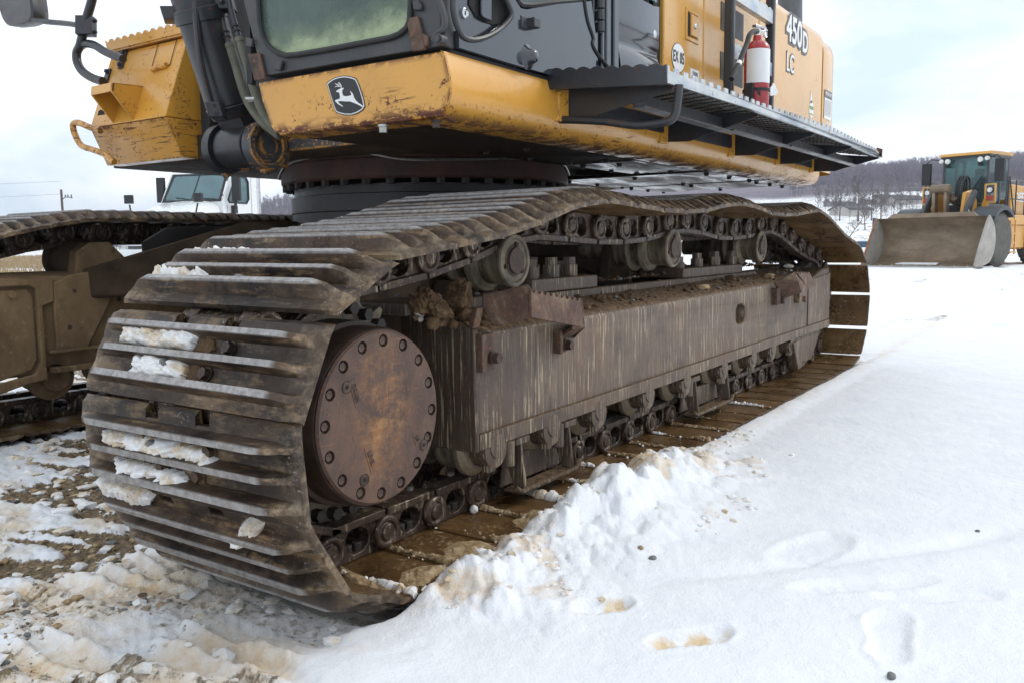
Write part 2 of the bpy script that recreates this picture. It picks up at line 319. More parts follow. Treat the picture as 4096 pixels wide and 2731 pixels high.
m = Sh('caked_snow', 0.75, spec=0.25)
v = m.co(rand=6.0)
f = m.noise(11, v, 6, 0.7); g = m.noise(60, v, 4)
col = m.mix(m.rng(f, 0.46, 0.62), (0.82, 0.82, 0.815), (0.60, 0.46, 0.28))
col = m.mix(m.mul(m.rng(g, 0.60, 0.66), m.rng(f, 0.5, 0.62)), col, (0.20, 0.12, 0.06))
m.set('Base Color', col); m.bump(m.ma('ADD', f, m.mul(g, 0.6)), 0.5, 0.012); M['caked'] = m.m
m = Sh('brown_slush', 0.55)
f = m.noise(22, detail=6, rough=0.7); g = m.noise(70)
m.set('Base Color', m.ramp(f, [(0.3, (0.13, 0.075, 0.03)), (0.5, (0.36, 0.25, 0.13)), (0.62, (0.52, 0.40, 0.25)), (0.75, (0.78, 0.74, 0.68))])); m.bump(m.ma('ADD', f, g), 0.6, 0.012); M['slush'] = m.m
m = Sh('mud_clod', 0.9)
f = m.noise(14, m.co(rand=4.0), 7, 0.75)
m.set('Base Color', m.ramp(f, [(0.3, (0.050, 0.028, 0.013)), (0.5, (0.115, 0.066, 0.030)), (0.68, (0.26, 0.165, 0.085))])); m.bump(f, 0.7, 0.015); M['mud'] = m.m

# -- glass
def glass(name, tint, dirt=0.3, filmcol=(0.30, 0.36, 0.27), gradient=None):  # film carries cab grime; on the truck it is painted-in brightness
    m = Sh(name, 0.5)
    t = m.n('ShaderNodeBsdfTransparent', {0: tint}); gl = m.n('ShaderNodeBsdfGlossy', {0: (0.9, 0.95, 0.95), 1: 0.03})
    fr = m.n('ShaderNodeFresnel', {0: 1.5}).outputs[0]
    a = m.n('ShaderNodeMixShader', {0: fr, 1: t.outputs[0], 2: gl.outputs[0]})
    df = m.n('ShaderNodeBsdfDiffuse', {0: filmcol})
    f = m.rng(m.noise(3.0, m.co((1, 1, 0.7)), 6, 0.7), 0.3, 0.75, dirt*0.7, dirt*1.35)
    if gradient:
        z = m.sep()[2]
        edge = m.ma('ADD', z, m.ma('MULTIPLY_ADD', m.noise(9, m.co((1, 1, 1.3)), 6, 0.7), 0.16, -0.08))
        f = m.mx(f, m.rng(edge, gradient[1], gradient[0], 0.0, 0.85))
    if gradient:
        df.inputs[0].default_value = (*filmcol, 1); m.put(df.inputs[0], m.mix(m.rng(edge, gradient[1], gradient[0]), filmcol, (0.42, 0.48, 0.30)))
    b = m.n('ShaderNodeMixShader', {0: f, 1: a.outputs[0], 2: df.outputs[0]})
    m.t.links.new(b.outputs[0], m.out.inputs[0]); return m.m
M['glass'] = glass('tinted_glass', (0.45, 0.60, 0.58), 0.14, (0.40, 0.46, 0.46))
M['cabglass'] = glass('grimy_cab_glass', (0.38, 0.50, 0.46), 0.45, (0.20, 0.26, 0.22), gradient=(1.655, 1.76))

# ------------------------------------------------------------------ mesh helper
def basis(d, ref=None):
    d = Vector(d).normalized(); r = Vector(ref) if ref else (Vector((0, 0, 1)) if abs(d.z) < 0.9 else Vector((1, 0, 0)))
    a = r.cross(d).normalized(); return a, d.cross(a).normalized(), d
WORLD = {}                       # object name -> world offset of its origin
class MB:
    def __init__(s): s.v = []; s.f = []; s.mi = []; s.cur = 0
    def add(s, vs, fs, mi=None):
        o = len(s.v); s.v += [Vector(p) for p in vs]; s.f += [tuple(i+o for i in f) for f in fs]; s.mi += [s.cur if mi is None else mi]*len(fs); return s
    def box(s, lo, hi, mi=None):
        (a, b, c), (d, e, f) = lo, hi
        return s.add([(a,b,c),(d,b,c),(d,e,c),(a,e,c),(a,b,f),(d,b,f),(d,e,f),(a,e,f)], [(0,3,2,1),(4,5,6,7),(0,1,5,4),(1,2,6,5),(2,3,7,6),(3,0,4,7)], mi)
    def obox(s, c, ax, ay, az, mi=None):
        c, ax, ay, az = map(Vector, (c, ax, ay, az)); o = len(s.v)
        vs = [c+ax*i+ay*j+az*k for k in (-1, 1) for (i, j) in ((-1,-1),(1,-1),(1,1),(-1,1))]
        return s.add(vs, [(0,3,2,1),(4,5,6,7),(0,1,5,4),(1,2,6,5),(2,3,7,6),(3,0,4,7)], mi)
    def slab(s, front, off, mi=None):
        """closed plate from an outline of 3d points pushed by off"""
        n = len(front); off = Vector(off); a = [Vector(p) for p in front]
        return s.add(a + [p+off for p in a], [tuple(range(n)), tuple(range(2*n-1, n-1, -1))] + [(i, i+n, (i+1) % n+n, (i+1) % n) for i in range(n)], mi)
    def prism(s, poly, ax, a, b, mi=None):
        """2d polygon in the plane normal to ax, from a to b along it"""
        def mk(p, w):
            return {'x': (w, p[0], p[1]), 'y': (p[0], w, p[1]), 'z': (p[0], p[1], w)}[ax]
        return s.slab([mk(p, a) for p in poly], Vector(mk((0, 0), b))-Vector(mk((0, 0), a)), mi)
    def hole_plate(s, outer, hole, ax, a, b, n=28, mi=None):
        """star shaped 2d plate with a window"""
        hc = Vector((sum(p[0] for p in hole)/len(hole), sum(p[1] for p in hole)/len(hole)))
        def hit(poly, t):
            d = Vector((math.cos(t), math.sin(t))); best = 0
            for i in range(len(poly)):
                p = Vector(poly[i][:2])-hc; q = Vector(poly[(i+1) % len(poly)][:2])-hc; e = q-p
                den = d.x*e.y-d.y*e.x
                if abs(den) < 1e-12: continue
                tt = (p.x*e.y-p.y*e.x)/den; u = (p.x*d.y-p.y*d.x)/den
                if tt > 0 and -1e-6 <= u <= 1+1e-6: best = max(best, tt)
            return hc+d*best
        ang = sorted(set([2*math.pi*i/n for i in range(n)] + [math.atan2(p[1]-hc.y, p[0]-hc.x) % (2*math.pi) for p in outer]))
        O = [hit(outer, t) for t in ang]; H = [hit(hole, t) for t in ang]; k = len(ang)
        def mk(p, w): return {'x': (w, p[0], p[1]), 'y': (p[0], w, p[1]), 'z': (p[0], p[1], w)}[ax]
        vs = [mk(p, w) for w in (a, b) for p in O] + [mk(p, w) for w in (a, b) for p in H]
        fs = []
        for i in range(k):
            j = (i+1) % k
            fs += [(i, j, 2*k+j, 2*k+i), (k+j, k+i, 3*k+i, 3*k+j), (i, k+i, k+j, j), (2*k+i, 2*k+j, 3*k+j, 3*k+i)]
        return s.add(vs, fs, mi)
    def cyl(s, p0, p1, r0, r1=None, n=20, caps=True, mi=None, ref=None, ph=0.0):
        p0, p1 = Vector(p0), Vector(p1); r1 = r0 if r1 is None else r1
        a, b, d = basis(p1-p0, ref); vs = []
        for p, r in ((p0, r0), (p1, r1)):
            vs += [p + (a*math.cos(2*math.pi*i/n+ph)+b*math.sin(2*math.pi*i/n+ph))*r for i in range(n)]
        fs = [(i, (i+1) % n, (i+1) % n+n, i+n) for i in range(n)]
        if caps: fs += [tuple(range(n-1, -1, -1)), tuple(range(n, 2*n))]
        return s.add(vs, fs, mi)
    def lathe(s, prof, org, d, n=40, mi=None, cap=True):
        """profile of (distance along d, radius)"""
        org = Vector(org); a, b, d = basis(d); vs = []
        for (w, r) in prof:
            vs += [org+d*w+(a*math.cos(2*math.pi*i/n)+b*math.sin(2*math.pi*i/n))*r for i in range(n)]
        fs = [(k*n+i, k*n+(i+1) % n, (k+1)*n+(i+1) % n, (k+1)*n+i) for k in range(len(prof)-1) for i in range(n)]
        if cap: fs += [tuple(range(n-1, -1, -1)), tuple(range((len(prof)-1)*n, len(prof)*n))]
        return s.add(vs, fs, mi)
    def tube(s, path, r, n=10, mi=None, sub=0, caps=True):
        P = [Vector(p) for p in path]
        for _ in range(sub):            # corner cutting keeps straight runs straight
            Q = [P[0]]
            for i in range(len(P)-1):
                Q += [P[i]*0.75+P[i+1]*0.25, P[i]*0.25+P[i+1]*0.75]
            P = Q+[P[-1]]
        vs = []; a = None
        rr = r if hasattr(r, '__len__') else None
        for i, p in enumerate(P):
            d = (P[min(i+1, len(P)-1)]-P[max(i-1, 0)]).normalized()
            if a is None: a, b, _ = basis(d)
            else: a = (a-d*a.dot(d)).normalized(); b = d.cross(a)
            q = rr[min(i, len(rr)-1)] if rr else r
            vs += [p+(a*math.cos(2*math.pi*k/n)+b*math.sin(2*math.pi*k/n))*q for k in range(n)]
        m = len(P)
        fs = [(i*n+k, i*n+(k+1) % n, (i+1)*n+(k+1) % n, (i+1)*n+k) for i in range(m-1) for k in range(n)]
        if caps: fs += [tuple(range(n-1, -1, -1)), tuple(range((m-1)*n, m*n))]
        return s.add(vs, fs, mi)
    def hexa(s, p, d, r, h, mi=None, ph=0.0):
        p = Vector(p); d = Vector(d).normalized()
        s.cyl(p, p+d*h*0.28, r*1.28, n=14, mi=mi); return s.cyl(p+d*h*0.28, p+d*h, r, r*0.93, n=6, mi=mi, ph=ph)
    def grid(s, P, mi=None, loop=False):
        """rows of points -> quads"""
        r, c = len(P), len(P[0]); o = []
        for row in P: o += row
        return s.add(o, [(i*c+j, i*c+(j+1) % c, (i+1)*c+(j+1) % c, (i+1)*c+j) for i in range(r-1) for j in range(c if loop else c-1)], mi)
    def build(s, name, mats, parent=None, smooth=35, bevel=0.0, seg=2, fix=True, org=None):
        if not isinstance(mats, (list, tuple)): mats = [mats]
        off = Vector(org) if org is not None else (WORLD[parent.name] if parent else Vector((0, 0, 0)))
        me = bpy.data.meshes.new(name)
        me.from_pydata([p-off for p in s.v], [], s.f)
        for m_ in mats: me.materials.append(M[m_] if isinstance(m_, str) else m_)
        me.polygons.foreach_set('material_index', s.mi)
        if fix:
            bm = bmesh.new(); bm.from_mesh(me); bmesh.ops.recalc_face_normals(bm, faces=bm.faces); bm.to_mesh(me); bm.free()
        if smooth: me.shade_smooth(); me.set_sharp_from_angle(angle=R(smooth))
        o = bpy.data.objects.new(name, me); C.objects.link(o)
        o.location = off - (WORLD[parent.name] if parent else Vector((0, 0, 0)))
        if parent: o.parent = parent
        WORLD[o.name] = off
        if bevel:
            b = o.modifiers.new('bevel', 'BEVEL'); b.width = bevel; b.segments = seg; b.limit_method = 'ANGLE'; b.angle_limit = R(40)
        return o
def tag(o, label=None, cat=None, group=None, kind=None):
    for k, v in (('label', label), ('category', cat), ('group', group), ('kind', kind)):
        if v: o[k] = v
    return o
def thing(name, loc, label, cat, group=None, rz=0.0):
    o = bpy.data.objects.new(name, None); C.objects.link(o); o.location = loc; o.rotation_euler.z = rz; o.empty_display_size = 0.2
    WORLD[o.name] = Vector(loc); return tag(o, label, cat, group)
def copy_of(o, parent=None, loc=None):
    c = o.copy(); C.objects.link(c)
    if parent: c.parent = parent
    if loc is not None: c.location = loc
    for ch in list(o.children): copy_of(ch, c)
    return c
def curve(pts, n=6, closed=False):
    """Catmull-Rom through points"""
    P = [Vector(p) for p in pts]; m = len(P); out = []
    for i in range(m if closed else m-1):
        g = lambda k: P[k % m] if closed else P[max(0, min(m-1, k))]
        a, b, c, d = g(i-1), g(i), g(i+1), g(i+2)
        for k in range(n):
            t = k/n
            out.append(0.5*((2*b)+(c-a)*t+(2*a-5*b+4*c-d)*t*t+(3*b-a-3*c+d)*t**3))
    if not closed: out.append(P[-1])
    return out
# value noise on numpy arrays
_rs = np.random.RandomState(11); _T = _rs.rand(512, 512)
def vn(x, y, s=1.0, oct=4, pers=0.5):
    out = np.zeros_like(x, dtype=float); amp = 1.0; tot = 0
    for o in range(oct):
        X = x*s*(2**o)+o*37.3; Y = y*s*(2**o)+o*91.7
        xi = np.floor(X).astype(int); yi = np.floor(Y).astype(int); fx = X-xi; fy = Y-yi
        fx = fx*fx*fx*(fx*(fx*6-15)+10); fy = fy*fy*fy*(fy*(fy*6-15)+10)
        g = lambda a, b: _T[a % 512, b % 512]
        out += amp*((g(xi, yi)*(1-fx)+g(xi+1, yi)*fx)*(1-fy)+(g(xi, yi+1)*(1-fx)+g(xi+1, yi+1)*fx)*fy); tot += amp; amp *= pers
    return out/tot
def sst(a, b, x):
    t = np.clip((x-a)/(b-a), 0, 1); return t*t*(3-2*t)
def rock(mb, c, r, seed, n=1, sq=(1, 1, 1), mi=None, rough=0.28):
    """irregular lump: a noisy icosphere"""
    bm = bmesh.new(); bmesh.ops.create_icosphere(bm, subdivisions=n, radius=1.0)
    rs = random.Random(seed); k = [(Vector((rs.uniform(-1, 1), rs.uniform(-1, 1), rs.uniform(-1, 1))).normalized(), rs.uniform(0.4, 1.0)) for _ in range(7)]
    q = Matrix.Rotation(rs.uniform(0, 6.28), 3, 'Z')
    vs = []
    for v in bm.verts:
        d = v.co.normalized(); f = 1.0
        for (a, w) in k: f -= rough*w*max(0, d.dot(a)-0.45)
        f += rs.uniform(-0.5, 0.5)*rough*0.35
        if n >= 2: f += rough*1.1*(float(vn(np.array([d.x*2.2+seed*1.7+9+d.z]), np.array([d.y*2.2+d.z*1.3+seed*.9+9]), 1.0, 4)[0])-.5)
        p = d*f; vs.append(Vector(c)+q @ Vector((p.x*sq[0], p.y*sq[1], p.z*sq[2]))*r)
    mb.add(vs, [tuple(v.index for v in f.verts) for f in bm.faces], mi); bm.free()
# ================================================================== GROUND
FOOT = [((0.46, -0.42), -35, .075, .035), ((0.42, -0.665), -35, .105, .04), ((1.17, -0.75), -20, .17, .07), ((0.97, -0.94), -48, .19, .045), ((1.0, -1.12), -55, .15, .05),
        ((0.68, -1.06), 10, .13, .05)]
def ground_fn(x, y):
    """height, dirt and soil of the lot"""
    w = (vn(x, y, 3.1, 3)-.5)*0.16 + (vn(x, y, 14, 3)-.5)*0.06
    sh_ = 0.06*sst(.15, .4, x)*sst(5.4, 5.2, x); clean = sst(0.07, -0.05, y+w*(1-.8*sst(.15, .4, x))-sh_)
    clean = np.maximum(clean, sst(5.5, 6.3, x+w*2))
    under = sst(-0.01, 0.05, y)*sst(0.90, 0.82, y)*sst(0.06, 0.16, x)*sst(5.25, 5.1, x)
    # undisturbed snow
    zc = 0.043 + 0.016*(vn(x, y, 1.1, 3)-.5) + 0.006*(vn(x, y, 7, 4)-.5) + .0025*(vn(x, y, 40, 2)-.5)
    # pushed up bank beside the near end of the track
    Hx = 0.045*sst(0.18, 0.42, x)*sst(2.1, 1.4, x) + 0.062*sst(0.62, 1.0, x)*sst(1.95, 1.45, x)
    prof = np.exp(-((y+0.10)/0.12)**2)*sst(0.125, 0.02, y+w*0.7) + 0.26*np.exp(-((y+0.27)/0.15)**2)
    lump = 0.45 + 0.75*vn(x+2, y, 5.5, 2)+0.0*y
    cell = np.zeros_like(x)
    near = (x > .1) & (x < 2.2) & (y > -.7) & (y < .2)
    if near.any():
        rc = np.random.RandomState(21); cx_ = rc.uniform(.2, 2.1, 120); cy_ = rc.uniform(-.5, .12, 120); cr = rc.uniform(.02, .062, 120)
        xn, yn = x[near], y[near]; best = np.zeros_like(xn)
        for a_, b_, r_ in zip(cx_, cy_, cr): best = np.maximum(best, np.sqrt(np.clip(1-((xn+(vn(xn, yn, 20, 2)-.5)*.03-a_)**2+(yn-b_)**2)/r_**2, 0, 1))*r_)
        cell[near] = best
    crag = np.abs(vn(x, y, 9, 4)-.5)*2
    zc = zc + Hx*prof*(lump*1.0+crag*0.30) + 0.50*cell*(.4+1.2*vn(x, y, 18, 3))*np.clip(prof*1.3, 0, 1)+ Hx*prof*0.55*(np.abs(vn(x, y, 6, 4, .5)-.5)*2-.2)*sst(.2, .5, x)*sst(2.1, 1.6, x) + 0.018*sst(-.16, -.03, y)*sst(5.4, 5.1, x)*sst(.1, .3, x)*(.7+.6*vn(x, y, 6, 3)) + 0.034*prof*sst(.1, .3, x)*sst(2.6, 1.6, x)*(vn(x, y, 22, 4, .6)-.45) + 0.016*prof*sst(.1, .3, x)*sst(2.6, 1.6, x)*np.round(vn(x, y, 10, 2)*7)/7
    zc = zc + 0.02*np.exp(-((y+0.12)/0.1)**2)*sst(-0.35, 0.1, x)*sst(.6, .2, x)*vn(x, y, 12, 3)
    dirt = 0.32*np.exp(-((y+0.02)/0.10)**2)*(0.2+1.3*vn(x, y, 9, 3))*sst(-.6, .4, x) + 0.55*np.exp(-((y+.12)/.3)**2)*sst(.58, .70, vn(x, y, 7, 4))*sst(.1, .3, x)*sst(2.6, 2, x)
    soil = np.zeros_like(x)
    for i, ((cx, cy), a, l, b) in enumerate(FOOT):
        ca, sa = math.cos(R(a)), math.sin(R(a)); u = (x-cx)*ca+(y-cy)*sa; v = -(x-cx)*sa+(y-cy)*ca
        u = u + (vn(x, y, 11, 2)-.5)*0.035; v = v+(vn(x+7, y, 11, 2)-.5)*0.03
        q = (np.abs(u)/l)**2.6+(np.abs(v)/b)**2.6
        m = sst(1.5, 0.25, q)*(.65+.7*vn(x, y, 9, 2))
        zc = zc - (0.020 if i < 2 else 0.010)*m*(1+0.10*np.cos(u*130)*(vn(x, y, 5, 2) > .5)) + 0.0025*np.exp(-((q-1.6)/0.6)**2)*(vn(x, y, 15, 3)*2)
        if i < 2:
            dirt = np.maximum(dirt, m*0.95*sst(.38, .6, vn(x, y, 16, 4))); soil = np.maximum(soil, m*0.35*sst(.5, .7, vn(x, y, 28, 3)))
    # drag mark and old tyre ruts
    dm = np.exp(-(((y+0.80)+0.55*(x-1.1)-(0.12*np.sin(x*3)))/0.05)**2)*sst(.6, .9, x)*sst(2.0, 1.5, x)
    zc = zc - 0.014*dm
    for (c0, s_, wd, dp) in ((-1.5, 0.16, .13, .02), (-2.15, .16, .13, .018), (2.2, -0.10, .22, .02), (3.6, -0.13, .2, .02), (0.6, .02, .18, .012)):
        q = (y-(c0+s_*(x-8)))/wd
        zc = zc - dp*np.exp(-q**4)*sst(5.6, 7.2, x)*(0.6+.8*vn(x, y, 2.2, 2)) + dp*.7*np.exp(-((np.abs(q)-1.35)/.35)**2)*sst(5.6, 7.2, x)
    rr = np.hypot(x, y)
    soil = np.maximum(soil, .52*sst(.69, .76, vn(x*.5, y*2.2, .9, 5))*sst(7, 10, x)*sst(40, 15, x))
    # print strip in front of the near track
    strip = sst(-0.05, 0.05, y+w)*sst(1.12, 0.98, y+w)*sst(0.30, 0.10, x)
    wob = x + 0.10*(y-.4) + (vn(x, y, 4, 2)-.5)*0.05
    rid = np.clip(np.cos(2*math.pi*wob/0.088), -0.25, 1)**1
    gate = sst(0.42, 0.60, vn(x*1.0, y*0.7, 4.5, 3))
    zp = 0.012 + 0.024*rid*gate + 0.055*(vn(x, y, 7, 5, .55)-.5) + 0.012*(np.abs(vn(x, y, 28, 3)-.5)*2)
    dp_ = np.clip(0.58 + 0.7*(vn(x, y, 4, 3)-.5)*2 - 0.12*rid, 0, 1)
    sp_ = 0.42*sst(0.54, 0.42, vn(x*1.2, y*.6, 6, 4)) + 0.35*sst(.52, .66, vn(x, y, 3, 3))*sst(-.1, -.5, x)
    # churned gravel and snow beyond it
    wob2 = x + 0.16*y + (vn(x, y, 1.2, 2)-.5)*0.5
    row = vn(wob2*6.5, y*1.3, 1.6, 4)
    big = vn(x, y, 1.3, 3)
    slab = sst(0.47, 0.57, row + 0.45*(big-.52) + 0.06*sst(.9, .3, x) - 0.10*np.exp(-((x-.55)/.32)**2-((y-1.5)/.6)**2))
    zg = -0.006 + 0.022*slab + 0.018*(np.abs(vn(x, y, 22, 3)-.5)*2) + 0.012*(vn(x, y, 9, 3)-.5)
    dg = 0.10 + 0.55*sst(.45, .8, vn(x, y, 5, 3))*(0.35+.65*slab)
    sg = np.clip(0.92 - 0.9*slab - 0.2*sst(4, 8, y) , 0, 1)
    farsnow = sst(4.3, 6.5, y)
    sg = sg*(1-farsnow*0.75)
    z = zp*strip + zg*(1-strip); d_ = dp_*strip + dg*(1-strip); s2 = sp_*strip + sg*(1-strip)
    z = z*(1-clean)+zc*clean; d_ = d_*(1-clean)+dirt*clean; s2 = s2*(1-clean)+soil*clean
    z = z*(1-under) - 0.05*under
    z = z + 0.075*sst(13, 21, rr)*sst(62, 45, rr)
    d_ = d_*(1-sst(30, 60, rr)*.7)
    # dry grass shows through in the field behind the machine
    fld = sst(24, 40, y)*sst(.44, .56, vn(x*.6, y*.25, .5, 4))
    s2 = np.maximum(s2, .6*fld)
    return z, d_, s2
def sheet(name, az, rad, cx, cy, fn, mat):
    A, Q = np.meshgrid(az, rad); X = cx+Q*np.cos(A); Y = cy+Q*np.sin(A)
    z, d_, s2 = fn(X, Y)
    n, k = X.shape
    co = np.stack([X, Y, z], -1).reshape(-1, 3).astype(np.float32)
    i = np.arange((n-1)*k).reshape(n-1, k)[:, :-1].ravel()
    q = np.stack([i, i+k, i+k+1, i+1], -1)
    me = bpy.data.meshes.new(name); me.vertices.add(len(co)); me.vertices.foreach_set('co', co.ravel())
    me.loops.add(q.size); me.loops.foreach_set('vertex_index', q.ravel().astype(np.int32))
    me.polygons.add(len(q)); me.polygons.foreach_set('loop_start', np.arange(0, q.size, 4, dtype=np.int32))
    for nm, vv in (('dirt', d_), ('soil', s2)):
        at_ = me.attributes.new(nm, 'FLOAT', 'POINT'); at_.data.foreach_set('value', vv.ravel().astype(np.float32))
    me.update(calc_edges=True); me.validate()
    me.flip_normals(); me.shade_smooth(); me.materials.append(mat)
    o = bpy.data.objects.new(name, me); C.objects.link(o); WORLD[o.name] = Vector((0, 0, 0)); return o
az = np.radians(np.concatenate([np.linspace(-40, -4, 40)[:-1], np.linspace(-4, 74, 720), np.linspace(74, 100, 30)[1:]]))
gnd = sheet('snow_ground', az, np.concatenate([[0.05, .4], np.geomspace(0.9, 12, 560), np.geomspace(12, 75, 90)[1:]]), -1.6, -1.6, ground_fn, M['snow'])
tag(gnd, 'snow covered lot, clean on one side and churned to slush and gravel on the other', kind='structure')

# ------------------------------------------------------------------ far land
def azpx(px): return YAW - math.atan((px-2048)/FPX)
KEY = [(-3000, .022), (0, .022), (300, .025), (700, .032), (1150, .045), (1700, .054), (2400, .061), (3000, .065), (3400, .0655), (4096, .068), (9000, .066)]
kx = np.array([azpx(p) for p, _ in KEY])[::-1]; kv = np.array([v for _, v in KEY])[::-1]
def far_fn(x, y):
    r = np.hypot(x-CAMP.x, y-CAMP.y); a = np.arctan2(y-CAMP.y, x-CAMP.x)
    ridge = np.interp(a, kx, kv)*760+1.0
    right = sst(R(40), R(24), a)
    low = np.interp(r, [0, 70, 112, 126, 150, 220, 340, 450], [-.05, -.05, -.3, .3, 3.9, 5.0, 12.5, 21.5])*right
    zz = np.where(r < 450, low, low + (ridge-21.5*right)*np.clip((r-450)/310, 0, 1)**0.85)
    zz = np.where(r > 760, ridge-(r-760)*0.05, zz)
    zz = zz + (vn(x, y, .012, 4)-.5)*np.clip((r-130)/250, 0, 1)*7 + (vn(x, y, .08, 3)-.5)*0.5*sst(80, 130, r)
    zz = zz - 0.02
    return zz, np.zeros_like(r), np.clip(sst(180, 420, r)*1.0, 0, 1)*0+sst(440, 470, r)
m = Sh('distant_land', 0.9, spec=0.1)
so = m.attr('soil'); f = m.noise(0.06, detail=7, rough=0.7); g = m.noise(0.45, detail=5, rough=0.7)
gx = m.noise(0.9, m.co((1, 1, 1)), 5, 0.7)
snowy = m.mix(m.rng(g, 0.50, 0.62), (0.84, 0.86, 0.89), (0.30, 0.235, 0.165))
woods = m.ramp(f, [(0.35, (0.150, 0.128, 0.165)), (0.5, (0.185, 0.157, 0.190)), (0.7, (0.22, 0.18, 0.20))])
woods = m.mix(m.mul(m.rng(gx, 0.58, 0.66), 0.35), woods, (0.45, 0.45, 0.48))
m.set('Base Color', m.mix(so, snowy, woods)); M['land'] = m.m
land = sheet('hills', np.radians(np.linspace(-60, 110, 520)), np.geomspace(68, 1500, 150), -1.6, -1.6, far_fn, M['land'])
tag(land, 'snowy field rising to a long ridge of bare winter woods', kind='structure')
def land_z(x, y):
    return float(far_fn(np.array([x]), np.array([y]))[0][0])

# ------------------------------------------------------------------ ridge woods: thousands of bare trees in one mass
def sliver(base, tip, w):
    """three sided spike from arrays"""
    d = tip-base; L_ = np.linalg.norm(d, axis=1, keepdims=True)+1e-9; d = d/L_
    ref = np.where(np.abs(d[:, 2:3]) < .8, np.array([[0, 0, 1.]]), np.array([[1., 0, 0]]))
    a = np.cross(ref, d); a /= np.linalg.norm(a, axis=1, keepdims=True); b = np.cross(d, a)
    p = [base+w[:, None]*(a*math.cos(t)+b*math.sin(t)) for t in (0, 2.094, 4.189)]
    return np.stack(p+[tip], 1)          # n,4,3
SF = np.array([[0, 1, 3], [1, 2, 3], [2, 0, 3]])
def spikes(name, arr, mat):
    n = len(arr); co = arr.reshape(-1, 3).astype(np.float32); fs = (SF[None]+4*np.arange(n)[:, None, None]).reshape(-1, 3)
    me = bpy.data.meshes.new(name); me.vertices.add(len(co)); me.vertices.foreach_set('co', co.ravel())
    me.loops.add(fs.size); me.loops.foreach_set('vertex_index', fs.ravel().astype(np.int32))
    me.polygons.add(len(fs)); me.polygons.foreach_set('loop_start', np.arange(0, fs.size, 3, dtype=np.int32))
    me.update(calc_edges=True); me.validate(); me.materials.append(mat)
    o = bpy.data.objects.new(name, me); C.objects.link(o); WORLD[o.name] = Vector((0, 0, 0)); return o
rs = np.random.RandomState(5)
m = Sh('winter_twigs', 0.9, spec=0.1); f = m.noise(0.05, detail=4)
m.set('Base Color', m.mix(m.rng(f, 0.35, 0.65), (0.165, 0.145, 0.190), (0.225, 0.190, 0.220))); M['twig'] = m.m
M['bark'] = plain('grey_bark', (0.13, 0.11, 0.11), 0.9, 0, 0.3, 2)
def wood_mass(n, pr, rr, h, per, w0):
    px = rs.uniform(*pr, n); r = rs.uniform(rr[0]**1, rr[1]**1, n); a = np.array([azpx(p) for p in px])
    x = CAMP.x+r*np.cos(a); y = CAMP.y+r*np.sin(a); z = far_fn(x, y)[0]; hh = rs.uniform(h[0], h[1], n)
    base = np.stack([x, y, z-.5], 1); tr = sliver(base, base+np.stack([rs.normal(0, .4, n), rs.normal(0, .4, n), hh*.95], 1), np.full(n, w0*1.2))
    t = rs.uniform(.28, .92, (n, per)); ang = rs.uniform(0, 6.283, (n, per)); ln = hh[:, None]*(0.16+.26*(1-t))*rs.uniform(.6, 1.2, (n, per))
    b = base[:, None, :]+np.stack([0*t, 0*t, t*hh[:, None]], -1)
    tip = b+np.stack([np.cos(ang)*ln*.72, np.sin(ang)*ln*.72, ln*rs.uniform(.5, 1.0, (n, per))], -1)
    br = sliver(b.reshape(-1, 3), tip.reshape(-1, 3), np.full(n*per, w0))
    return np.concatenate([tr, br])
wm = np.concatenate([wood_mass(2000, (3150, 4250), (455, 770), (9, 13), 34, .13), wood_mass(420, (3150, 4250), (735, 775), (10, 15), 46, .12),
                     wood_mass(700, (950, 1350), (455, 775), (8, 12), 34, .13), wood_mass(260, (-150, 600), (300, 460), (6, 9), 26, .11)])
tag(spikes('ridge_woods', wm, M['twig']), 'bare purple grey winter woods covering the ridge', 'woods', kind='stuff')
vm = np.concatenate([wood_mass(190, (3250, 4200), (255, 440), (5, 10), 34, .06), wood_mass(50, (3300, 4150), (195, 260), (5, 8), 30, .045)])
tag(spikes('village_trees', vm, M['bark']), 'bare brown trees mixed between the snowy houses below the ridge', 'woods', kind='stuff')

# ------------------------------------------------------------------ individual bare trees on the snowy slope
def bare_tree(x, y, h, seed, lean=(0, 0), label=''):
    z = land_z(x, y); rnd = random.Random(seed); t = thing('bare_tree', (x, y, z), label, 'tree', 'bare trees on the snowy slope')
    tm, cm = MB(), MB(); base = Vector((x, y, z-.2)); dirn = Vector((lean[0], lean[1], 1)).normalized()
    pts = [base+dirn*h*k/6+Vector((rnd.uniform(-.1, .1), rnd.uniform(-.1, .1), 0))*h*.12*(k/6) for k in range(7)]
    tm.tube(pts, [h*.022*(1-.8*k/6) for k in range(7)], 6)
    def grow(p, d, l, w, lev):
        q = p+d*l; cm.cyl(p, q, w, w*.6, n=3, caps=False)
        if lev == 0: return
        for _ in range(3):
            nd = (d+Vector((rnd.uniform(-1, 1), rnd.uniform(-1, 1), rnd.uniform(-.3, .8)))*.75).normalized()
            grow(p+d*l*rnd.uniform(.4, 1), nd, l*rnd.uniform(.5, .75), w*.6, lev-1)
    for k in range(13):
        f = rnd.uniform(.3, .98); i = min(5, int(f*6)); p = pts[i].lerp(pts[i+1], f*6-i); a = rnd.uniform(0, 6.28)
        grow(p, (Vector((math.cos(a), math.sin(a), rnd.uniform(.3, 1.1)))+dirn*.3).normalized(), h*rnd.uniform(.12, .24)*(1.25-f*.5), h*.008, 3)
    tm.build('trunk', 'bark', t); cm.build('crown', 'bark', t, smooth=0, fix=False)
TL = ['tall bare tree left of the bucket with a forked crown', 'bare tree in front of the houses nearest the excavator track', 'slim bare tree close to the raised corner of the bucket',
      'leaning bare tree reaching over the snow bank', 'bushy bare tree at the foot of the village', 'thin bare tree midway along the snowy slope']
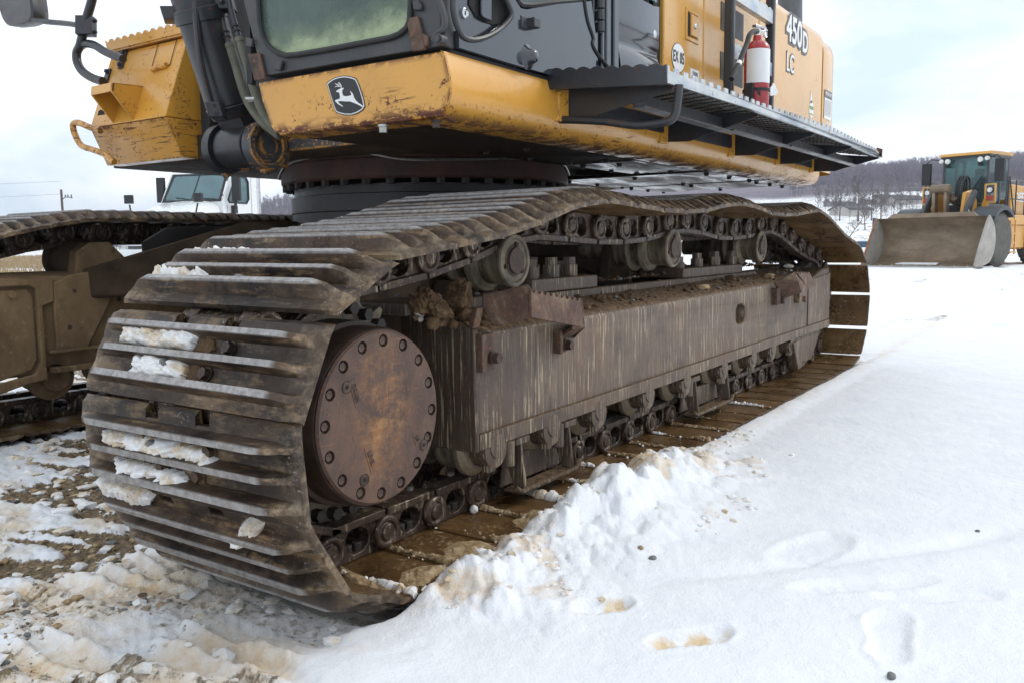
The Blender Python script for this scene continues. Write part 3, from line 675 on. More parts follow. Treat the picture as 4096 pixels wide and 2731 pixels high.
for i, (px, r, h, lean) in enumerate([(3425, 150, 7.6, (0, 0)), (3352, 170, 6.4, (0.05, 0)), (3478, 152, 5.2, (0, 0)), (3372, 128, 4.2, (-.25, -.75)), (3515, 190, 6.8, (0, 0)), (3455, 140, 4.3, (.05, .1))]):
    a = azpx(px); bare_tree(CAMP.x+r*math.cos(a), CAMP.y+r*math.sin(a), h, 40+i, lean, TL[i])

# ------------------------------------------------------------------ village houses
M['siding'] = plain('pale_siding', (0.50, 0.48, 0.45), 0.8, 0, 0.15, 3); M['siding_grey'] = plain('grey_siding', (0.22, 0.215, 0.22), 0.8, 0, 0.2, 3)
M['roofsnow'] = plain('snow_on_roof', (0.84, 0.86, 0.88), 0.8, 0, 0.05, 2); M['shingle'] = plain('dark_roof', (0.075, 0.073, 0.08), 0.8, 0, 0.3, 3)
HS = [(3350, 806, 350, 9, 'roofsnow', 'siding', 'white roofed house at the left end of the village'), (3345, 818, 330, 8, 'roofsnow', 'siding_grey', 'low grey house with a snowy roof below the first one'),
      (3395, 855, 250, 8, 'shingle', 'siding', 'house with a dark roof and pale gable low on the slope'), (3480, 815, 330, 7, 'roofsnow', 'siding_grey', 'small snow roofed house behind the tall bare tree'),
      (3555, 799, 360, 10, 'roofsnow', 'siding', 'long snow roofed house high above the bucket'), (3548, 813, 330, 11, 'shingle', 'siding', 'dark roofed house with a pale wall under the long snowy one'),
      (3605, 822, 320, 10, 'shingle', 'siding', 'wide dark roofed house with a lit gable above the loader fender'), (3638, 793, 370, 8, 'roofsnow', 'siding', 'snow roofed house on the highest street'),
      (3618, 806, 345, 7, 'roofsnow', 'siding_grey', 'small grey house between the upper two streets')]
for px, py, r, w, rf, sdg, lab in HS:
    a = azpx(px); x, y = CAMP.x+r*math.cos(a), CAMP.y+r*math.sin(a); z = land_z(x, y)-.4; zt = CAMP.z+r*((958-py)/FPX)
    if zt < z+3.2: zt = z+3.2
    h = t = thing('village_house', (x, y, z), lab, 'house', 'houses of the village under the ridge', a+R(100)+R(sum(map(ord, lab)) % 40))
    hw, dd = w/2, 3.6; e = (zt-z)*.62+.0; tp = zt-z
    def lb(mb, nm, mt):
        o = mb.build(nm, mt, None, smooth=0); o.parent = h; o.location = (0, 0, 0); return o
    wl = MB().prism([(-dd, 0), (dd, 0), (dd, e), (0, tp-.15), (-dd, e)], 'x', -hw, hw); wo_ = lb(wl, 'wall', sdg)
    rfm = MB()
    for sgn in (-1, 1):
        rfm.slab([(-hw-.4, sgn*(dd+.4), e-.3), (hw+.4, sgn*(dd+.4), e-.3), (hw+.4, 0, tp), (-hw-.4, 0, tp)], (0, 0, .3))
    lb(rfm, 'roof', rf)
    for k in (-.5, .0, .5):
        wd = MB().box((k*hw-.45, -dd-.06, e*.35), (k*hw+.45, -dd+.02, e*.75)); lb(wd, 'window', 'dark')

# ------------------------------------------------------------------ poles, wires, blue signboard and container
def far_at(px, r): a = azpx(px); return CAMP.x+r*math.cos(a), CAMP.y+r*math.sin(a)
x, y = far_at(277, 150); z = land_z(x, y)
t = thing('utility_pole', (x, y, z), 'dark utility pole with a short crossarm beyond the far track', 'utility pole')
MB().cyl((x, y, z), (x, y, CAMP.z+150*(991-786)/FPX), .20, .17, n=10).build('pole', 'wood', t)
zc = CAMP.z+150*(991-812)/FPX; pd = Vector((math.sin(YAW), -math.cos(YAW), 0))
MB().tube([Vector((x, y, zc-.4)), Vector((x, y, zc))+pd*.6, Vector((x, y, zc-.15))+pd*1.7], .07, 6).build('crossarm', 'wood', t)
ib = MB()
for k in (.6, 1.0, 1.5): ib.cyl(Vector((x, y, zc-.1))+pd*k, Vector((x, y, zc+.35))+pd*k, .09, n=6)
ib.build('insulator', 'decal_grey', t)
M['wire'] = plain('bare_wire', (0.30, 0.29, 0.31), 0.5)
for (py, r, lab, cat) in ((778, 230, 'upper power line crossing in front of the ridge', 'power line'), (845, 210, 'lower power line crossing in front of the village', 'power line')):
    P = []
    for k in range(13):
        px = 2900+k*160; xx, yy = far_at(px, r); hz = 984-(px-1150)*0.0112
        P.append((xx, yy, CAMP.z+r*(hz-py+(4.5-(k % 7-3)**2*0.5))/FPX))
    tag(MB().tube(P, .032, 4).build('power_line', 'wire'), lab, cat, 'power lines below the ridge')
for (py, lab) in ((762, 'upper thin wire left of the utility pole'), (806, 'lower thin wire left of the utility pole')):
    P = []
    for k in range(9):
        px = -700+k*122; xx, yy = far_at(px, 150); P.append((xx, yy, CAMP.z+150*(995-py-(277-px)*0.055)/FPX))
    tag(MB().tube(P, .022, 4).build('power_line', 'wire'), lab, 'power line', 'wires at the utility pole')
x, y = far_at(3489, 60); t = thing('blue_signboard', (x, y, 0), 'tall blue signboard standing beside the bucket', 'sign')
MB().obox((x, y, 1.15), pd*.085, fw*.06, (0, 0, 1.15)).build('panel', 'blue', t); MB().cyl((x, y, 0), (x, y, .2), .05).build('post', 'wood', t)
x, y = far_at(3462, 105); z = land_z(x, y)
t = thing('blue_container', (x, y, z), 'small blue container at the foot of the snow bank', 'container')
MB().obox((x, y, z+.7), pd*.55, Vector((fw.x, fw.y, 0))*1.2, (0, 0, .35)).build('body', 'blue', t); MB().obox((x, y, z+1.1), pd*.6, Vector((fw.x, fw.y, 0))*1.25, (0, 0, .06)).build('lid', 'roofsnow', t)
# dry grass tufts of the field
n = 5200; px = rs.uniform(-300, 700, n); r = rs.uniform(30, 120, n); r = r**1.0; a = np.array([azpx(p) for p in px]); x = CAMP.x+r*np.cos(a); y = CAMP.y+r*np.sin(a)
keep = vn(x*.6, y*.25, .5, 4) > .46; x, y, r = x[keep], y[keep], r[keep]; n = len(x)
b = np.repeat(np.stack([x, y, np.zeros(n)-.05], 1), 5, 0); b[:, :2] += rs.normal(0, .15, (len(b), 2))
gr = sliver(b, b+np.stack([rs.normal(0, .14, len(b)), rs.normal(0, .14, len(b)), rs.uniform(.15, .45, len(b))], 1), np.full(len(b), .035))
M['hay'] = plain('dry_grass', (0.42, 0.31, 0.17), 0.9, 0, 0.3, 1)
tag(spikes('dry_grass', gr, M['hay']), 'dry tan grass poking through the snow of the field', 'grass', kind='stuff')

# ------------------------------------------------------------------ stones and snow lumps of the churned ground
def scatter(name, n, region, size, mats, seed, flt, sub=1, label='', cat='', sq=(1, 1, .7)):
    rnd = random.Random(seed); mb = MB(); P = []
    while len(P) < n:
        P.append((rnd.uniform(region[0], region[1]), rnd.uniform(region[2], region[3])))
    X = np.array([p[0] for p in P]); Y = np.array([p[1] for p in P]); z, d_, s2 = ground_fn(X, Y)
    k = flt(X, Y, d_, s2)
    for i in range(n):
        if not k[i]: continue
        s = size[0]+(size[1]-size[0])*rnd.random()**3.2
        rock(mb, (X[i], Y[i], z[i]+s*.12), s, seed*1000+i, sub, (rnd.uniform(.8, 1.5), rnd.uniform(.7, 1.2), sq[2]*rnd.uniform(.5, 1.1)), mi=rnd.randrange(len(mats)), rough=.48)
    return tag(mb.build(name, mats, None, smooth=0, fix=False), label, cat, kind='stuff')
left = lambda X, Y, d, s: (s > .35) & ~((Y < .9) & (Y > -.1) & (X > .05))
scatter('gravel', 7500, (-.9, 3.0, .55, 3.6), (.005, .022), ['stone_grey', 'stone_tan', 'mud', 'stone_tan'], 3, left, 1, 'brown and grey gravel mixed into the churned snow', 'gravel')
scatter('gravel_small', 1400, (-1.2, .3, -.1, 1.1), (.002, .007), ['stone_grey', 'stone_tan', 'mud'], 8, lambda X, Y, d, s: s > .22, 1, 'fine grit sprinkled on the slushy track print', 'gravel').name = 'grit'
scatter('snow_lumps', 2600, (-1.2, 3.0, .05, 3.6), (.008, .045), ['caked'], 4, lambda X, Y, d, s: ~((Y < .9) & (Y > -.1) & (X > .05)), 1, 'broken lumps of dirty snow over the churned ground', 'snow', (1, 1, .6))
scatter('snow_crumbs', 900, (.2, 2.6, -.55, .1), (.004, .022), ['caked'], 6, lambda X, Y, d, s: d > .10, 1, 'loose snow crumbs along the edge of the near track', 'snow')
for (px, py, s, mt, lab) in ((2563, 2213, .010, 'stone_tan', 'small tan stone lying on the clean snow beside a grey one'), (2610, 2235, .012, 'stone_grey', 'small grey stone lying on the clean snow beside a tan one'),
                             (3565, 2693, .012, 'stone_grey', 'dark grey stone half sunk in the snow at the lower right'), (3910, 2113, .007, 'stone_grey', 'tiny dark stone alone on the clean snow at the far right')):
    p = at(px, py, 'z', .05); z = float(ground_fn(np.array([p.x]), np.array([p.y]))[0][0])
    mb = MB(); rock(mb, (p.x, p.y, z+s*.3), s, int(px), 2, (1.3, .9, .7)); tag(mb.build('stone', mt, None, smooth=0, org=(p.x, p.y, z)), lab, 'stone')
# ================================================================== EXCAVATOR: undercarriage
EX = thing('excavator', (2.6, 1.9, 0.0), 'yellow and black crawler excavator with rusty tracks standing in the snow', 'excavator')
TW = 0.86                                    # shoe width
def joints(far=False):
    J = [(4.746-.228*k, .05) for k in range(21)]
    J += [(-.022, .135), (-.146, .34), (-.163, .562), (-.045, .815), (.187, .944)]
    if far: J += [(.41, .985), (.61, 1.034), (.845, 1.086), (1.06, 1.12)] + [(1.06+.228*k, 1.122) for k in range(1, 14)] + [(4.25, 1.10), (4.46, 1.05), (4.67, 1.0)]
    else: J += [(.41, .97), (.627, .997), (.837, 1.038), (1.049, 1.092), (1.275, 1.117), (1.509, 1.107), (1.737, 1.096), (1.962, 1.095), (2.19, 1.106), (2.398, 1.133), (2.629, 1.148),
                (2.859, 1.137), (3.092, 1.111), (3.308, 1.109), (3.542, 1.117), (3.769, 1.135), (4.006, 1.15), (4.225, 1.115), (4.44, 1.062), (4.65, 1.005)]
    return J + [(4.87, .965), (5.105, .93), (5.352, .80), (5.495, .56), (5.43, .29), (5.24, .1), (4.98, .053)]
def cut(o, mb):
    c = mb.build('cutter', 'hole', None, smooth=0); c.location = o.matrix_basis.translation*0 + (Vector((0, 0, 0)) - WORLD[o.name])
    c.location = Vector((0, 0, 0))
    par = o.parent; o.parent = None; keep = o.location.copy(); o.location = WORLD[o.name]
    b = o.modifiers.new('cut', 'BOOLEAN'); b.object = c; b.solver = 'EXACT'
    bpy.context.view_layer.update()
    dg = bpy.context.evaluated_depsgraph_get(); me = bpy.data.meshes.new_from_object(o.evaluated_get(dg)); me.name = o.data.name
    o.modifiers.remove(b); o.data = me; o.parent = par; o.location = keep
    bpy.data.objects.remove(c)
# ---- track shoe
SP = [(x_*.94, z_) for x_, z_ in [(.130, -.014), (.118, -.001), (.098, .001), (.088, .004), (.082, .049), (.067, .049), (.056, .005), (.036, .001), (.016, .003), (.009, .045), (-.008, .045), (-.018, .003),
      (-.034, .001), (-.056, .003), (-.065, .048), (-.083, .049), (-.093, .005), (-.112, .000), (-.124, -.003)]]
def shoe_mesh():
    mb = MB()
    ys = [0, .006, .03, .06, .10, .15, .30, .3001, .355, .3551, .505, .5051, .56, .5601, .71, .76, .80, .83, .854, .86]
    rows = []
    for y in ys:
        e = min(y, TW-y); h = 0.10+0.90*float(sst(.0, .095, np.array(e)))**.8; edge = .006 if e < .004 else 0
        notch = .3001 <= y <= .355 or .5051 <= y <= .56
        row = []
        for (x, z) in SP:
            zz = z*h if z > .01 else z
            xx = x
            if notch and x > .090: xx = .090; zz = min(zz, .0)
            if e < .05 and abs(x) > .11: xx = x*(1-.05*(1-e/.05))
            row.append(Vector((xx, y-TW/2, zz-edge*.4)))
        for (x, z) in [(q[0], -.016) for q in SP[::-1]][::3]:
            row.append(Vector((min(x, .088) if notch else x, y-TW/2, z if x < .12 else -.020)))
        rows.append(row)
    mb.grid(rows, 0, loop=True)
    n = len(rows[0]); mb.add(rows[0], [tuple(range(n))], 0); mb.add(rows[-1], [tuple(range(n-1, -1, -1))], 0)
    # grousers are ground metal on the outside, mud film on the inside
    k = len(SP)
    for i, f in enumerate(mb.f):
        if i < (len(rows)-1)*n and (i % n) >= k-0: mb.mi[i] = 1
    for bx, bys in ((.034, .130), (-.035, .072)):
        for by in (-bys, bys):
            mb.hexa((bx, by, .001), (0, 0, 1), .0165, .020, mi=0, ph=bx*9)
    return mb
LOUT = [(-.150, -.055), (-.140, -.030), (-.100, -.018), (.06, -.018), (.10, -.030), (.150, -.045), (.165, -.075), (.150, -.112), (.118, -.132), (-.085, -.138), (-.118, -.125), (-.145, -.095)]
LHOL = [(-.055, -.052), (-.030, -.036), (.005, -.034), (.032, -.05), (.038, -.08), (.022, -.105), (-.015, -.112), (-.048, -.098), (-.060, -.075)]
def link_mesh(s):
    """one side link: s=-1 outer face towards -y"""
    mb = MB(); y0, y1 = s*.088, s*.128
    mb.hole_plate(LOUT, LHOL, 'y', min(y0, y1), max(y0, y1), 26, 0)
    mb.lathe([(0, .050), (.018, .052), (.026, .046), (.026, .034), (.020, .032), (.020, .026), (.028, .025), (.030, .0)], (.112, s*.126, -.072), (0, s, 0), 20, 0, cap=False)   # pin boss
    mb.lathe([(0, .046), (.014, .044), (.014, .0)], (-.110, s*.088, -.078), (0, -s, 0), 14, 0, cap=False)
    mb.box((-.115, min(s*.080, s*.142), -.140), (.10, max(s*.080, s*.142), -.116), 0)          # rail
    for bx in (.010, -.03):
        mb.cyl((bx, s*.104, -.060), (bx, s*.104, -.018), .017, n=6, mi=1)
    return mb
shoe_me = link_me = None
def track(yc, far):
    J = joints(far); N = len(J); pm = MB(); band = []
    core = None; parts = []
    for i in range(N):
        a, b = Vector((J[i][0], 0, J[i][1])), Vector((J[(i+1) % N][0], 0, J[(i+1) % N][1]))
        t = (b-a).normalized(); nv = Vector((0, 1, 0)).cross(t)*-1
        nv = t.cross(Vector((0, 1, 0)))           # outward normal
        mid = (a+b)/2; mid.y = yc
        mt = Matrix((( t.x, 0, nv.x, mid.x), (t.y, 1, nv.y, mid.y), (t.z, 0, nv.z, mid.z), (0, 0, 0, 1)))
        band.append(mt @ Vector((.112, 0, -.072)))
        parts.append(mt)
    bb = band+[band[0]]
    cen = sum(band, Vector())/N
    pm.grid([[p+Vector((0, yy, 0))+(cen-p).normalized()*zz for (yy, zz) in ((-.012, 0), (.012, 0), (.012, .012), (-.012, .012))] for p in bb], loop=True)
    core = pm.build('crawler_track', 'link', EX)
    global PIN
    for p in band:
        if PIN is None: pmb = MB(); pmb.cyl((0, -.09, 0), (0, .09, 0), .040, n=14); o = PIN = pmb.build('track_pin', 'link', None)
        else: o = PIN.copy(); C.objects.link(o)
        o.parent = core; o.location = p-WORLD[core.name]
    global SHOE, LINKA, LINKB
    for i, mt in enumerate(parts):
        for nm in ('shoe', 'la', 'lb'):
            if nm == 'shoe' and SHOE is None: o = SHOE = shoe_mesh().build('track_shoe', ['shoe', 'mudfilm'], None, smooth=38)
            elif nm == 'la' and LINKA is None: o = LINKA = link_mesh(-1).build('track_link', ['link', 'bolt_dark'], None, smooth=40, bevel=.004, seg=2)
            elif nm == 'lb' and LINKB is None: o = LINKB = link_mesh(1).build('track_link', ['link', 'bolt_dark'], None, smooth=40, bevel=.004, seg=2)
            else:
                o = {'shoe': SHOE, 'la': LINKA, 'lb': LINKB}[nm].copy(); C.objects.link(o)
            rr = random.Random(i*31+len(nm)+far*999)
            jit = Matrix.Rotation(R(rr.uniform(-.5, .5)), 4, 'Z') if nm == 'shoe' else Matrix.Identity(4)
            o.parent = core; o.matrix_local = Matrix.Translation(-WORLD[EX.name]) @ Matrix.Translation(WORLD[EX.name]-WORLD[core.name]) @ mt @ jit
    return core
SHOE = LINKA = LINKB = PIN = None
near_track = track(TW/2, False); tag(near_track, 'rusty near crawler track with snow caked between its ribs')
far_track = track(2.89+TW/2, True); tag(far_track, 'far crawler track with its upper run in shadow')

# ---- travel frame (near)
fr = MB()
def zt(x): return .0067*(x-.77)
x0, x1 = .765, 5.06
sec = [(.200, .305), (.200, .665), (.207, .683), (.222, .694), (.37, .735), (.62, .735), (.62, .305)]
vs = [(x, y, z+zt(x)) for x in (x0, x1) for (y, z) in sec]; n = len(sec)
fr.add(vs, [tuple(range(n)), tuple(range(2*n-1, n-1, -1))]+[(i, i+n, (i+1) % n+n, (i+1) % n) for i in range(n)])
fo = fr.build('track_frame', 'frame', EX, smooth=30)
tag(fo, 'long track frame streaked with dried mud')
cm = MB()
pc = at(2963, 1256, 'y', .2); hw_ = (at(2982, 1256, 'y', .2).x-at(2944, 1256, 'y', .2).x)/2; pts = [(pc.x+hw_*math.copysign(abs(math.cos(t))**.8, math.cos(t)), pc.z+.056*math.copysign(abs(math.sin(t))**.7, math.sin(t))) for t in [2*math.pi*k/20 for k in range(20)]]
cm.prism(pts, 'y', .15, .40)
p2 = at(3279, 1216, 'y', .2); cm.prism([(p2.x-.10, p2.z-.026), (p2.x+.10, p2.z-.026), (p2.x+.115, p2.z), (p2.x+.10, p2.z+.026), (p2.x-.10, p2.z+.026), (p2.x-.115, p2.z)], 'y', .15, .40)
cut(fo, cm)
fo.modifiers.new('bevel', 'BEVEL').width = .006
def sub(mb, name, mat, par=None, **k): return mb.build(name, mat, par or fo, **k)
mb = MB()     # welded bottom rail and end plates
q = [(x0-.004, .305), (x1, .305+zt(x1)), (x1, .36+zt(x1)), (x0-.004, .36)]
mb.prism(q, 'y', .186, .2); sub(mb, 'bottom_rail', 'frame', bevel=.004)
mb = MB(); mb.slab([(x0-.022, .193, .298), (x0-.022, .193, .70), (x0-.022, .37, .745), (x0-.022, .60, .745), (x0-.022, .60, .298)], (.022, 0, 0)); sub(mb, 'end_plate', 'frame', bevel=.008)
mb = MB(); a = at(3230, 1190, 'y', .2).x
mb.slab([(a, .193, .362+zt(a)), (a, .193, .665+zt(a)), (x1+.012, .193, .70+zt(x1)), (x1+.012, .193, .362+zt(x1))], (0, .008, 0)); sub(mb, 'yoke_plate', 'frame', bevel=.004)
mb = MB(); mb.slab([(a+.1, .20, .68+zt(a)), (a+.35, .20, .735+zt(a)), (x1+.01, .20, .738+zt(x1)), (x1+.01, .20, .66+zt(x1)), (a+.1, .2, .66)], (0, .40, 0)); sub(mb, 'yoke_top', 'frame', bevel=.014, seg=3)
mb = MB(); mb.slab([(4.20, .215, .32), (4.95, .215, .335), (4.72, .215, .13), (4.40, .215, .13)], (0, .38, 0)); sub(mb, 'idler_yoke', 'frame', bevel=.01)
mb = MB(); mb.slab([(4.12, .17, .31), (4.24, .17, .315), (4.34, .17, .13), (4.24, .17, .12)], (0, .06, 0)); sub(mb, 'yoke_rib', 'frame', bevel=.006)
# idler wheel
mb = MB(); mb.lathe([(0, .06), (0, .30), (.03, .325), (.06, .325), (.07, .30), (.12, .30), (.13, .325), (.16, .325), (.19, .30), (.19, .06)], (5.03, .335, .49), (0, 1, 0), 40); sub(mb, 'idler_wheel', 'roller_dark')
# ledge plate, bolted pads and tall bolts on the beam
mb = MB(); l0, l1 = 1.30, 4.02
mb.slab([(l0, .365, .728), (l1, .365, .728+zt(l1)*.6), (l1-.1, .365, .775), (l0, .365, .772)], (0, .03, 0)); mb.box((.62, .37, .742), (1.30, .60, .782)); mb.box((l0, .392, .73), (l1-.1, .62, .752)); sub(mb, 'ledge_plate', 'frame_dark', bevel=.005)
def pad(px0, px1, pyb, h, spots):
    a, b = at(px0, pyb, 'y', .35), at(px1, pyb-(px1-px0)*.12, 'y', .35); z0 = .776
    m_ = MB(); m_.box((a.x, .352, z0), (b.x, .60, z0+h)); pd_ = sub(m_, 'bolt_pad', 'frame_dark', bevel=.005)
    for (u, yy, hh) in spots:
        x = a.x+(b.x-a.x)*u; m_ = MB(); m_.cyl((x, yy, z0+h), (x, yy, z0+h+hh), .033, n=18); m_.cyl((x, yy, z0+h+hh), (x, yy, z0+h+hh+.03), .028, n=6); sub(m_, 'stud_bolt', 'frame_dark')
pad(2130, 2392, 1180, .052, [(.12, .40, .045), (.42, .40, .05), (.70, .40, .048), (.50, .52, .05), (.92, .50, .03)])
pad(2735, 2972, 1085, .050, [(.05, .40, .03), (.33, .40, .045), (.62, .40, .05), (.92, .40, .05), (.2, .52, .03)])
# carrier rollers
for (rx, rz) in ((1.09, .905), (2.45, .934), (3.75, .930)):
    m_ = MB(); m_.lathe([(0, .055), (.0, .074), (-.006, .078), (-.006, .090), (.0, .094), (.02, .090), (.045, .084), (.10, .082), (.115, .108), (.135, .112), (.15, .10), (.155, .070)], (rx, .275, rz), (0, 1, 0), 40)
    m_.lathe([(0, .070), (.035, .070), (.04, .10), (.055, .112), (.075, .108), (.08, .085), (.15, .083), (.15, .05), (.35, .05)], (rx, .42, rz), (0, 1, 0), 32)
    ro = sub(m_, 'carrier_roller', 'roller')
    m_ = MB(); m_.lathe([(0, .0), (0, .045), (.010, .047), (.018, .073)], (rx, .262, rz), (0, 1, 0), 28, cap=False); cp = m_.build('roller_cap', 'bolt', fo)
    for k in range(3):
        t = R(80+120*k); q = Vector((rx+.058*math.cos(t), .272, rz+.058*math.sin(t))); m_ = MB(); m_.lathe([(0, .004), (-.006, .004), (-.006, .0085), (.004, .0085)], q, (0, 1, 0), 10, cap=False); m_.build('cap_bolt', 'bolt', fo)
    m_ = MB(); m_.slab([(rx-.14, .56, .745), (rx+.14, .56, .745), (rx+.11, .56, rz+.02), (rx+.03, .56, rz+.08), (rx-.05, .56, rz+.06), (rx-.10, .56, rz)], (0, .05, 0)); m_.slab([(rx-.13, .45, .745), (rx-.12, .45, .745), (rx-.09, .45, .83), (rx-.10, .45, .84)], (0, .12, 0)); sub(m_, 'roller_bracket', 'chocolate', bevel=.006)
# bottom rollers, their collars and guards
RB = [at(px, py, 'y', .19) for px, py in ((1983, 1797), (2209, 1714), (2396, 1651), (2594, 1581), (2745, 1529), (2895, 1475), (3012, 1433), (3091, 1398), (3166, 1377))]
col_me = rol_me = None
def roller_at(x, z):
    global col_me, rol_me
    if rol_me is None:
        m_ = MB(); m_.lathe([(0, .05), (0, .075), (.02, .098), (.035, .100), (.05, .092), (.055, .082), (.13, .082), (.14, .06), (.20, .06), (.21, .082), (.285, .082), (.29, .092), (.305, .10), (.32, .098), (.34, .075), (.34, .05)], (x, .255, z), (0, 1, 0), 32)
        rol_me = sub(m_, 'bottom_roller', 'roller', org=(x, .255, z))
        m_ = MB(); ht = .306+zt(x)-z; out = [(-.062, ht), (-.062, 0)]+[(.062*math.cos(R(a_)), .062*math.sin(R(a_))) for a_ in range(180, 361, 20)][1:-1]+[(.062, 0), (.062, ht)]
        m_.prism([(x+p[0], z+p[1]) for p in out], 'y', .188, .262); m_.lathe([(0, 0), (0, .040), (.006, .041)], (x+.006, .1845, z+.012), (0, 1, 0), 24, cap=False)
        m_.lathe([(0, .0), (-.001, .004), (.002, .004)], (x+.006, .183, z+.012), (0, 1, 0), 8, cap=False); m_.box((x-.045, .184, z-.068), (x-.012, .215, z-.045)); 
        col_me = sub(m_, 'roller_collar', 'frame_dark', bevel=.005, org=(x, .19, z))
    else:
        for src in (rol_me, col_me):
            c = src.copy(); C.objects.link(c); c.location = src.location+Vector((x-RB[0].x, 0, z-RB[0].z))
for p in RB: roller_at(p.x, p.z)
def guard(xa, xb, zb):
    m_ = MB()
    for x in (xa, xb):
        m_.slab([(x, .198, .304), (x, .30, .304), (x, .225, zb), (x, .178, zb), (x, .180, zb+.04)], (.012, 0, 0)); m_.box((x-.03, .192, .278), (x+.055, .26, .304))
        m_.cyl((x-.06, .21, .305), (x-.06, .21, .215), .026, n=14)
    m_.slab([(xa-.03, .178, zb), (xb+.04, .178, zb), (xb+.04, .178, zb-.012), (xa-.03, .178, zb-.012)], (0, .07, 0)); m_.slab([(xa-.03, .258, zb), (xb+.04, .258, zb), (xb+.02, .262, zb+.10), (xa, .262, zb+.10)], (0, .012, 0))
    m_.tube([(xa-.05, .180, zb+.014), (xa-.02, .178, zb-.004), (xb+.02, .178, zb-.004), (xb+.06, .182, zb+.018)], .011, 8)
    sub(m_, 'track_guard', 'frame_dark', bevel=.004)
guard(RB[0].x+.155, RB[1].x+.125, .122)
ga, gb = at(2800, 1585, 'y', .17), at(2925, 1540, 'y', .17); guard(ga.x, gb.x, .12)
# steps welded on the beam
def step(pts, arm, mats='frame', teeth=9):
    """pts: outer band corners TL, TR, BR, BL in 3d; arms run back to the beam"""
    TL, TR, BR, BL = map(Vector, pts); m_ = MB(); k = teeth*4; top = []
    for i in range(k+1):
        t = i/k; p = TL.lerp(TR, t); ph = i % 4
        top.append(p + Vector((0, 0, -.012 if ph in (1, 2) else 0)))
    outl = top+[BL.lerp(BR, 1-j/6) for j in range(7)]
    nrm_ = (TR-TL).cross(BL-TL).normalized(); nrm_ = nrm_ if nrm_.y > 0 else -nrm_
    m_.slab(outl, nrm_*.014)
    for (T, B, To, Bo) in arm: m_.slab([T, To, Bo, B], (0.012, 0.004, 0))
    return m_
Y0 = .045
TL, TR, BR, BL = [at(1500+u*.4252, 900+v*.4252, 'y', Y0) for u, v in ((1475, 605), (1937, 690), (1972, 968), (1475, 872))]
aT, aM, aB, aL = [at(1500+u*.4252, 900+v*.4252, 'y', y) for u, v, y in ((1440, 562, .07), (1240, 615, .125), (1110, 955, .19), (1015, 648, .195))]
m_ = step((TL, TR, BR, BL), [])
mid_t = at(1500+1290*.4252, 900+595*.4252, 'y', .12); mid_b = at(1500+1290*.4252, 900+935*.4252, 'y', .12)
m_.slab([TL, aT, mid_t, aM, aL, aL-Vector((0, 0, .045)), aB, mid_b, BL], (.010, .010, .0))
tb = at(1500+985*.4252, 900+780*.4252, 'y', .19); bb = at(1500+965*.4252, 900+970*.4252, 'y', .19)
m_.slab([tb+Vector((-.012, 0, .0)), tb+Vector((.022, 0, 0)), bb+Vector((.010, 0, 0)), bb+Vector((-.024, 0, 0))], (0, .02, 0))
rb_ = at(1500+1790*.4252, 900+1060*.4252, 'y', .195); m_.slab([TR, BR, rb_+Vector((.06, 0, -.01)), rb_+Vector((.06, 0, .06))], (.012, .004, 0)); m_.slab([BR, rb_+Vector((.05, 0, 0)), rb_+Vector((.05, 0, .012)), BR+Vector((0, 0, .014))], (-.07, .01, 0))
sub(m_, 'step_bracket', 'rusty', bevel=.003)
for (u, v, s) in ((1050, 1180, 1), (1755, 1085, .7)):
    p = at(1500+u*.4252, 900+v*.4252, 'y', .185); m_ = MB(); m_.box((p.x-.045*s, .168, p.z-.065*s), (p.x-.018*s, .2, p.z+.055*s)); m_.box((p.x-.018*s, .180, p.z-.065*s), (p.x+.035*s, .2, p.z+.055*s)); sub(m_, 'step_mount', 'rusty', bevel=.004)
    m_ = MB(); m_.lathe([(0, .020), (-.012, .022), (-.012, .013)], (p.x+.02*s, .182, p.z-.025*s), (0, 1, 0), 14, cap=False); m_.cyl((p.x+.02*s, .170, p.z-.025*s), (p.x+.02*s, .148, p.z-.025*s), .018, n=6); sub(m_, 'mount_bolt', 'bolt')
Y0 = .06
TL, TR, BR, BL = [at(2900+u*.3827, 1000+v*.3827, 'y', y) for u, v, y in ((735, 228, .07), (875, 232, .07), (945, 372, .07), (800, 445, .07))]
aL2, aB2 = at(2900+520*.3827, 1000+345*.3827, 'y', .18), at(2900+600*.3827, 1000+515*.3827, 'y', .18)
m_ = step((TL, TR, BR, BL), [], teeth=6); m_.slab([TL, aL2, aB2, BL], (.012, .01, 0)); m_.slab([TR, BR, BR+Vector((-.12, .125, -.05)), TR+Vector((-.1, .125, -.03))], (.012, 0, 0)); sub(m_, 'step_bracket', 'rusty', bevel=.003)
for (u, v) in ((530, 485), (765, 470)):
    p = at(2900+u*.3827, 1000+v*.3827, 'y', .19); m_ = MB(); m_.box((p.x-.05, .166, p.z-.05), (p.x+.02, .2, p.z+.05)); m_.cyl((p.x+.05, .185, p.z-.03), (p.x+.05, .150, p.z-.03), .022, n=6); sub(m_, 'step_mount', 'rusty', bevel=.004)

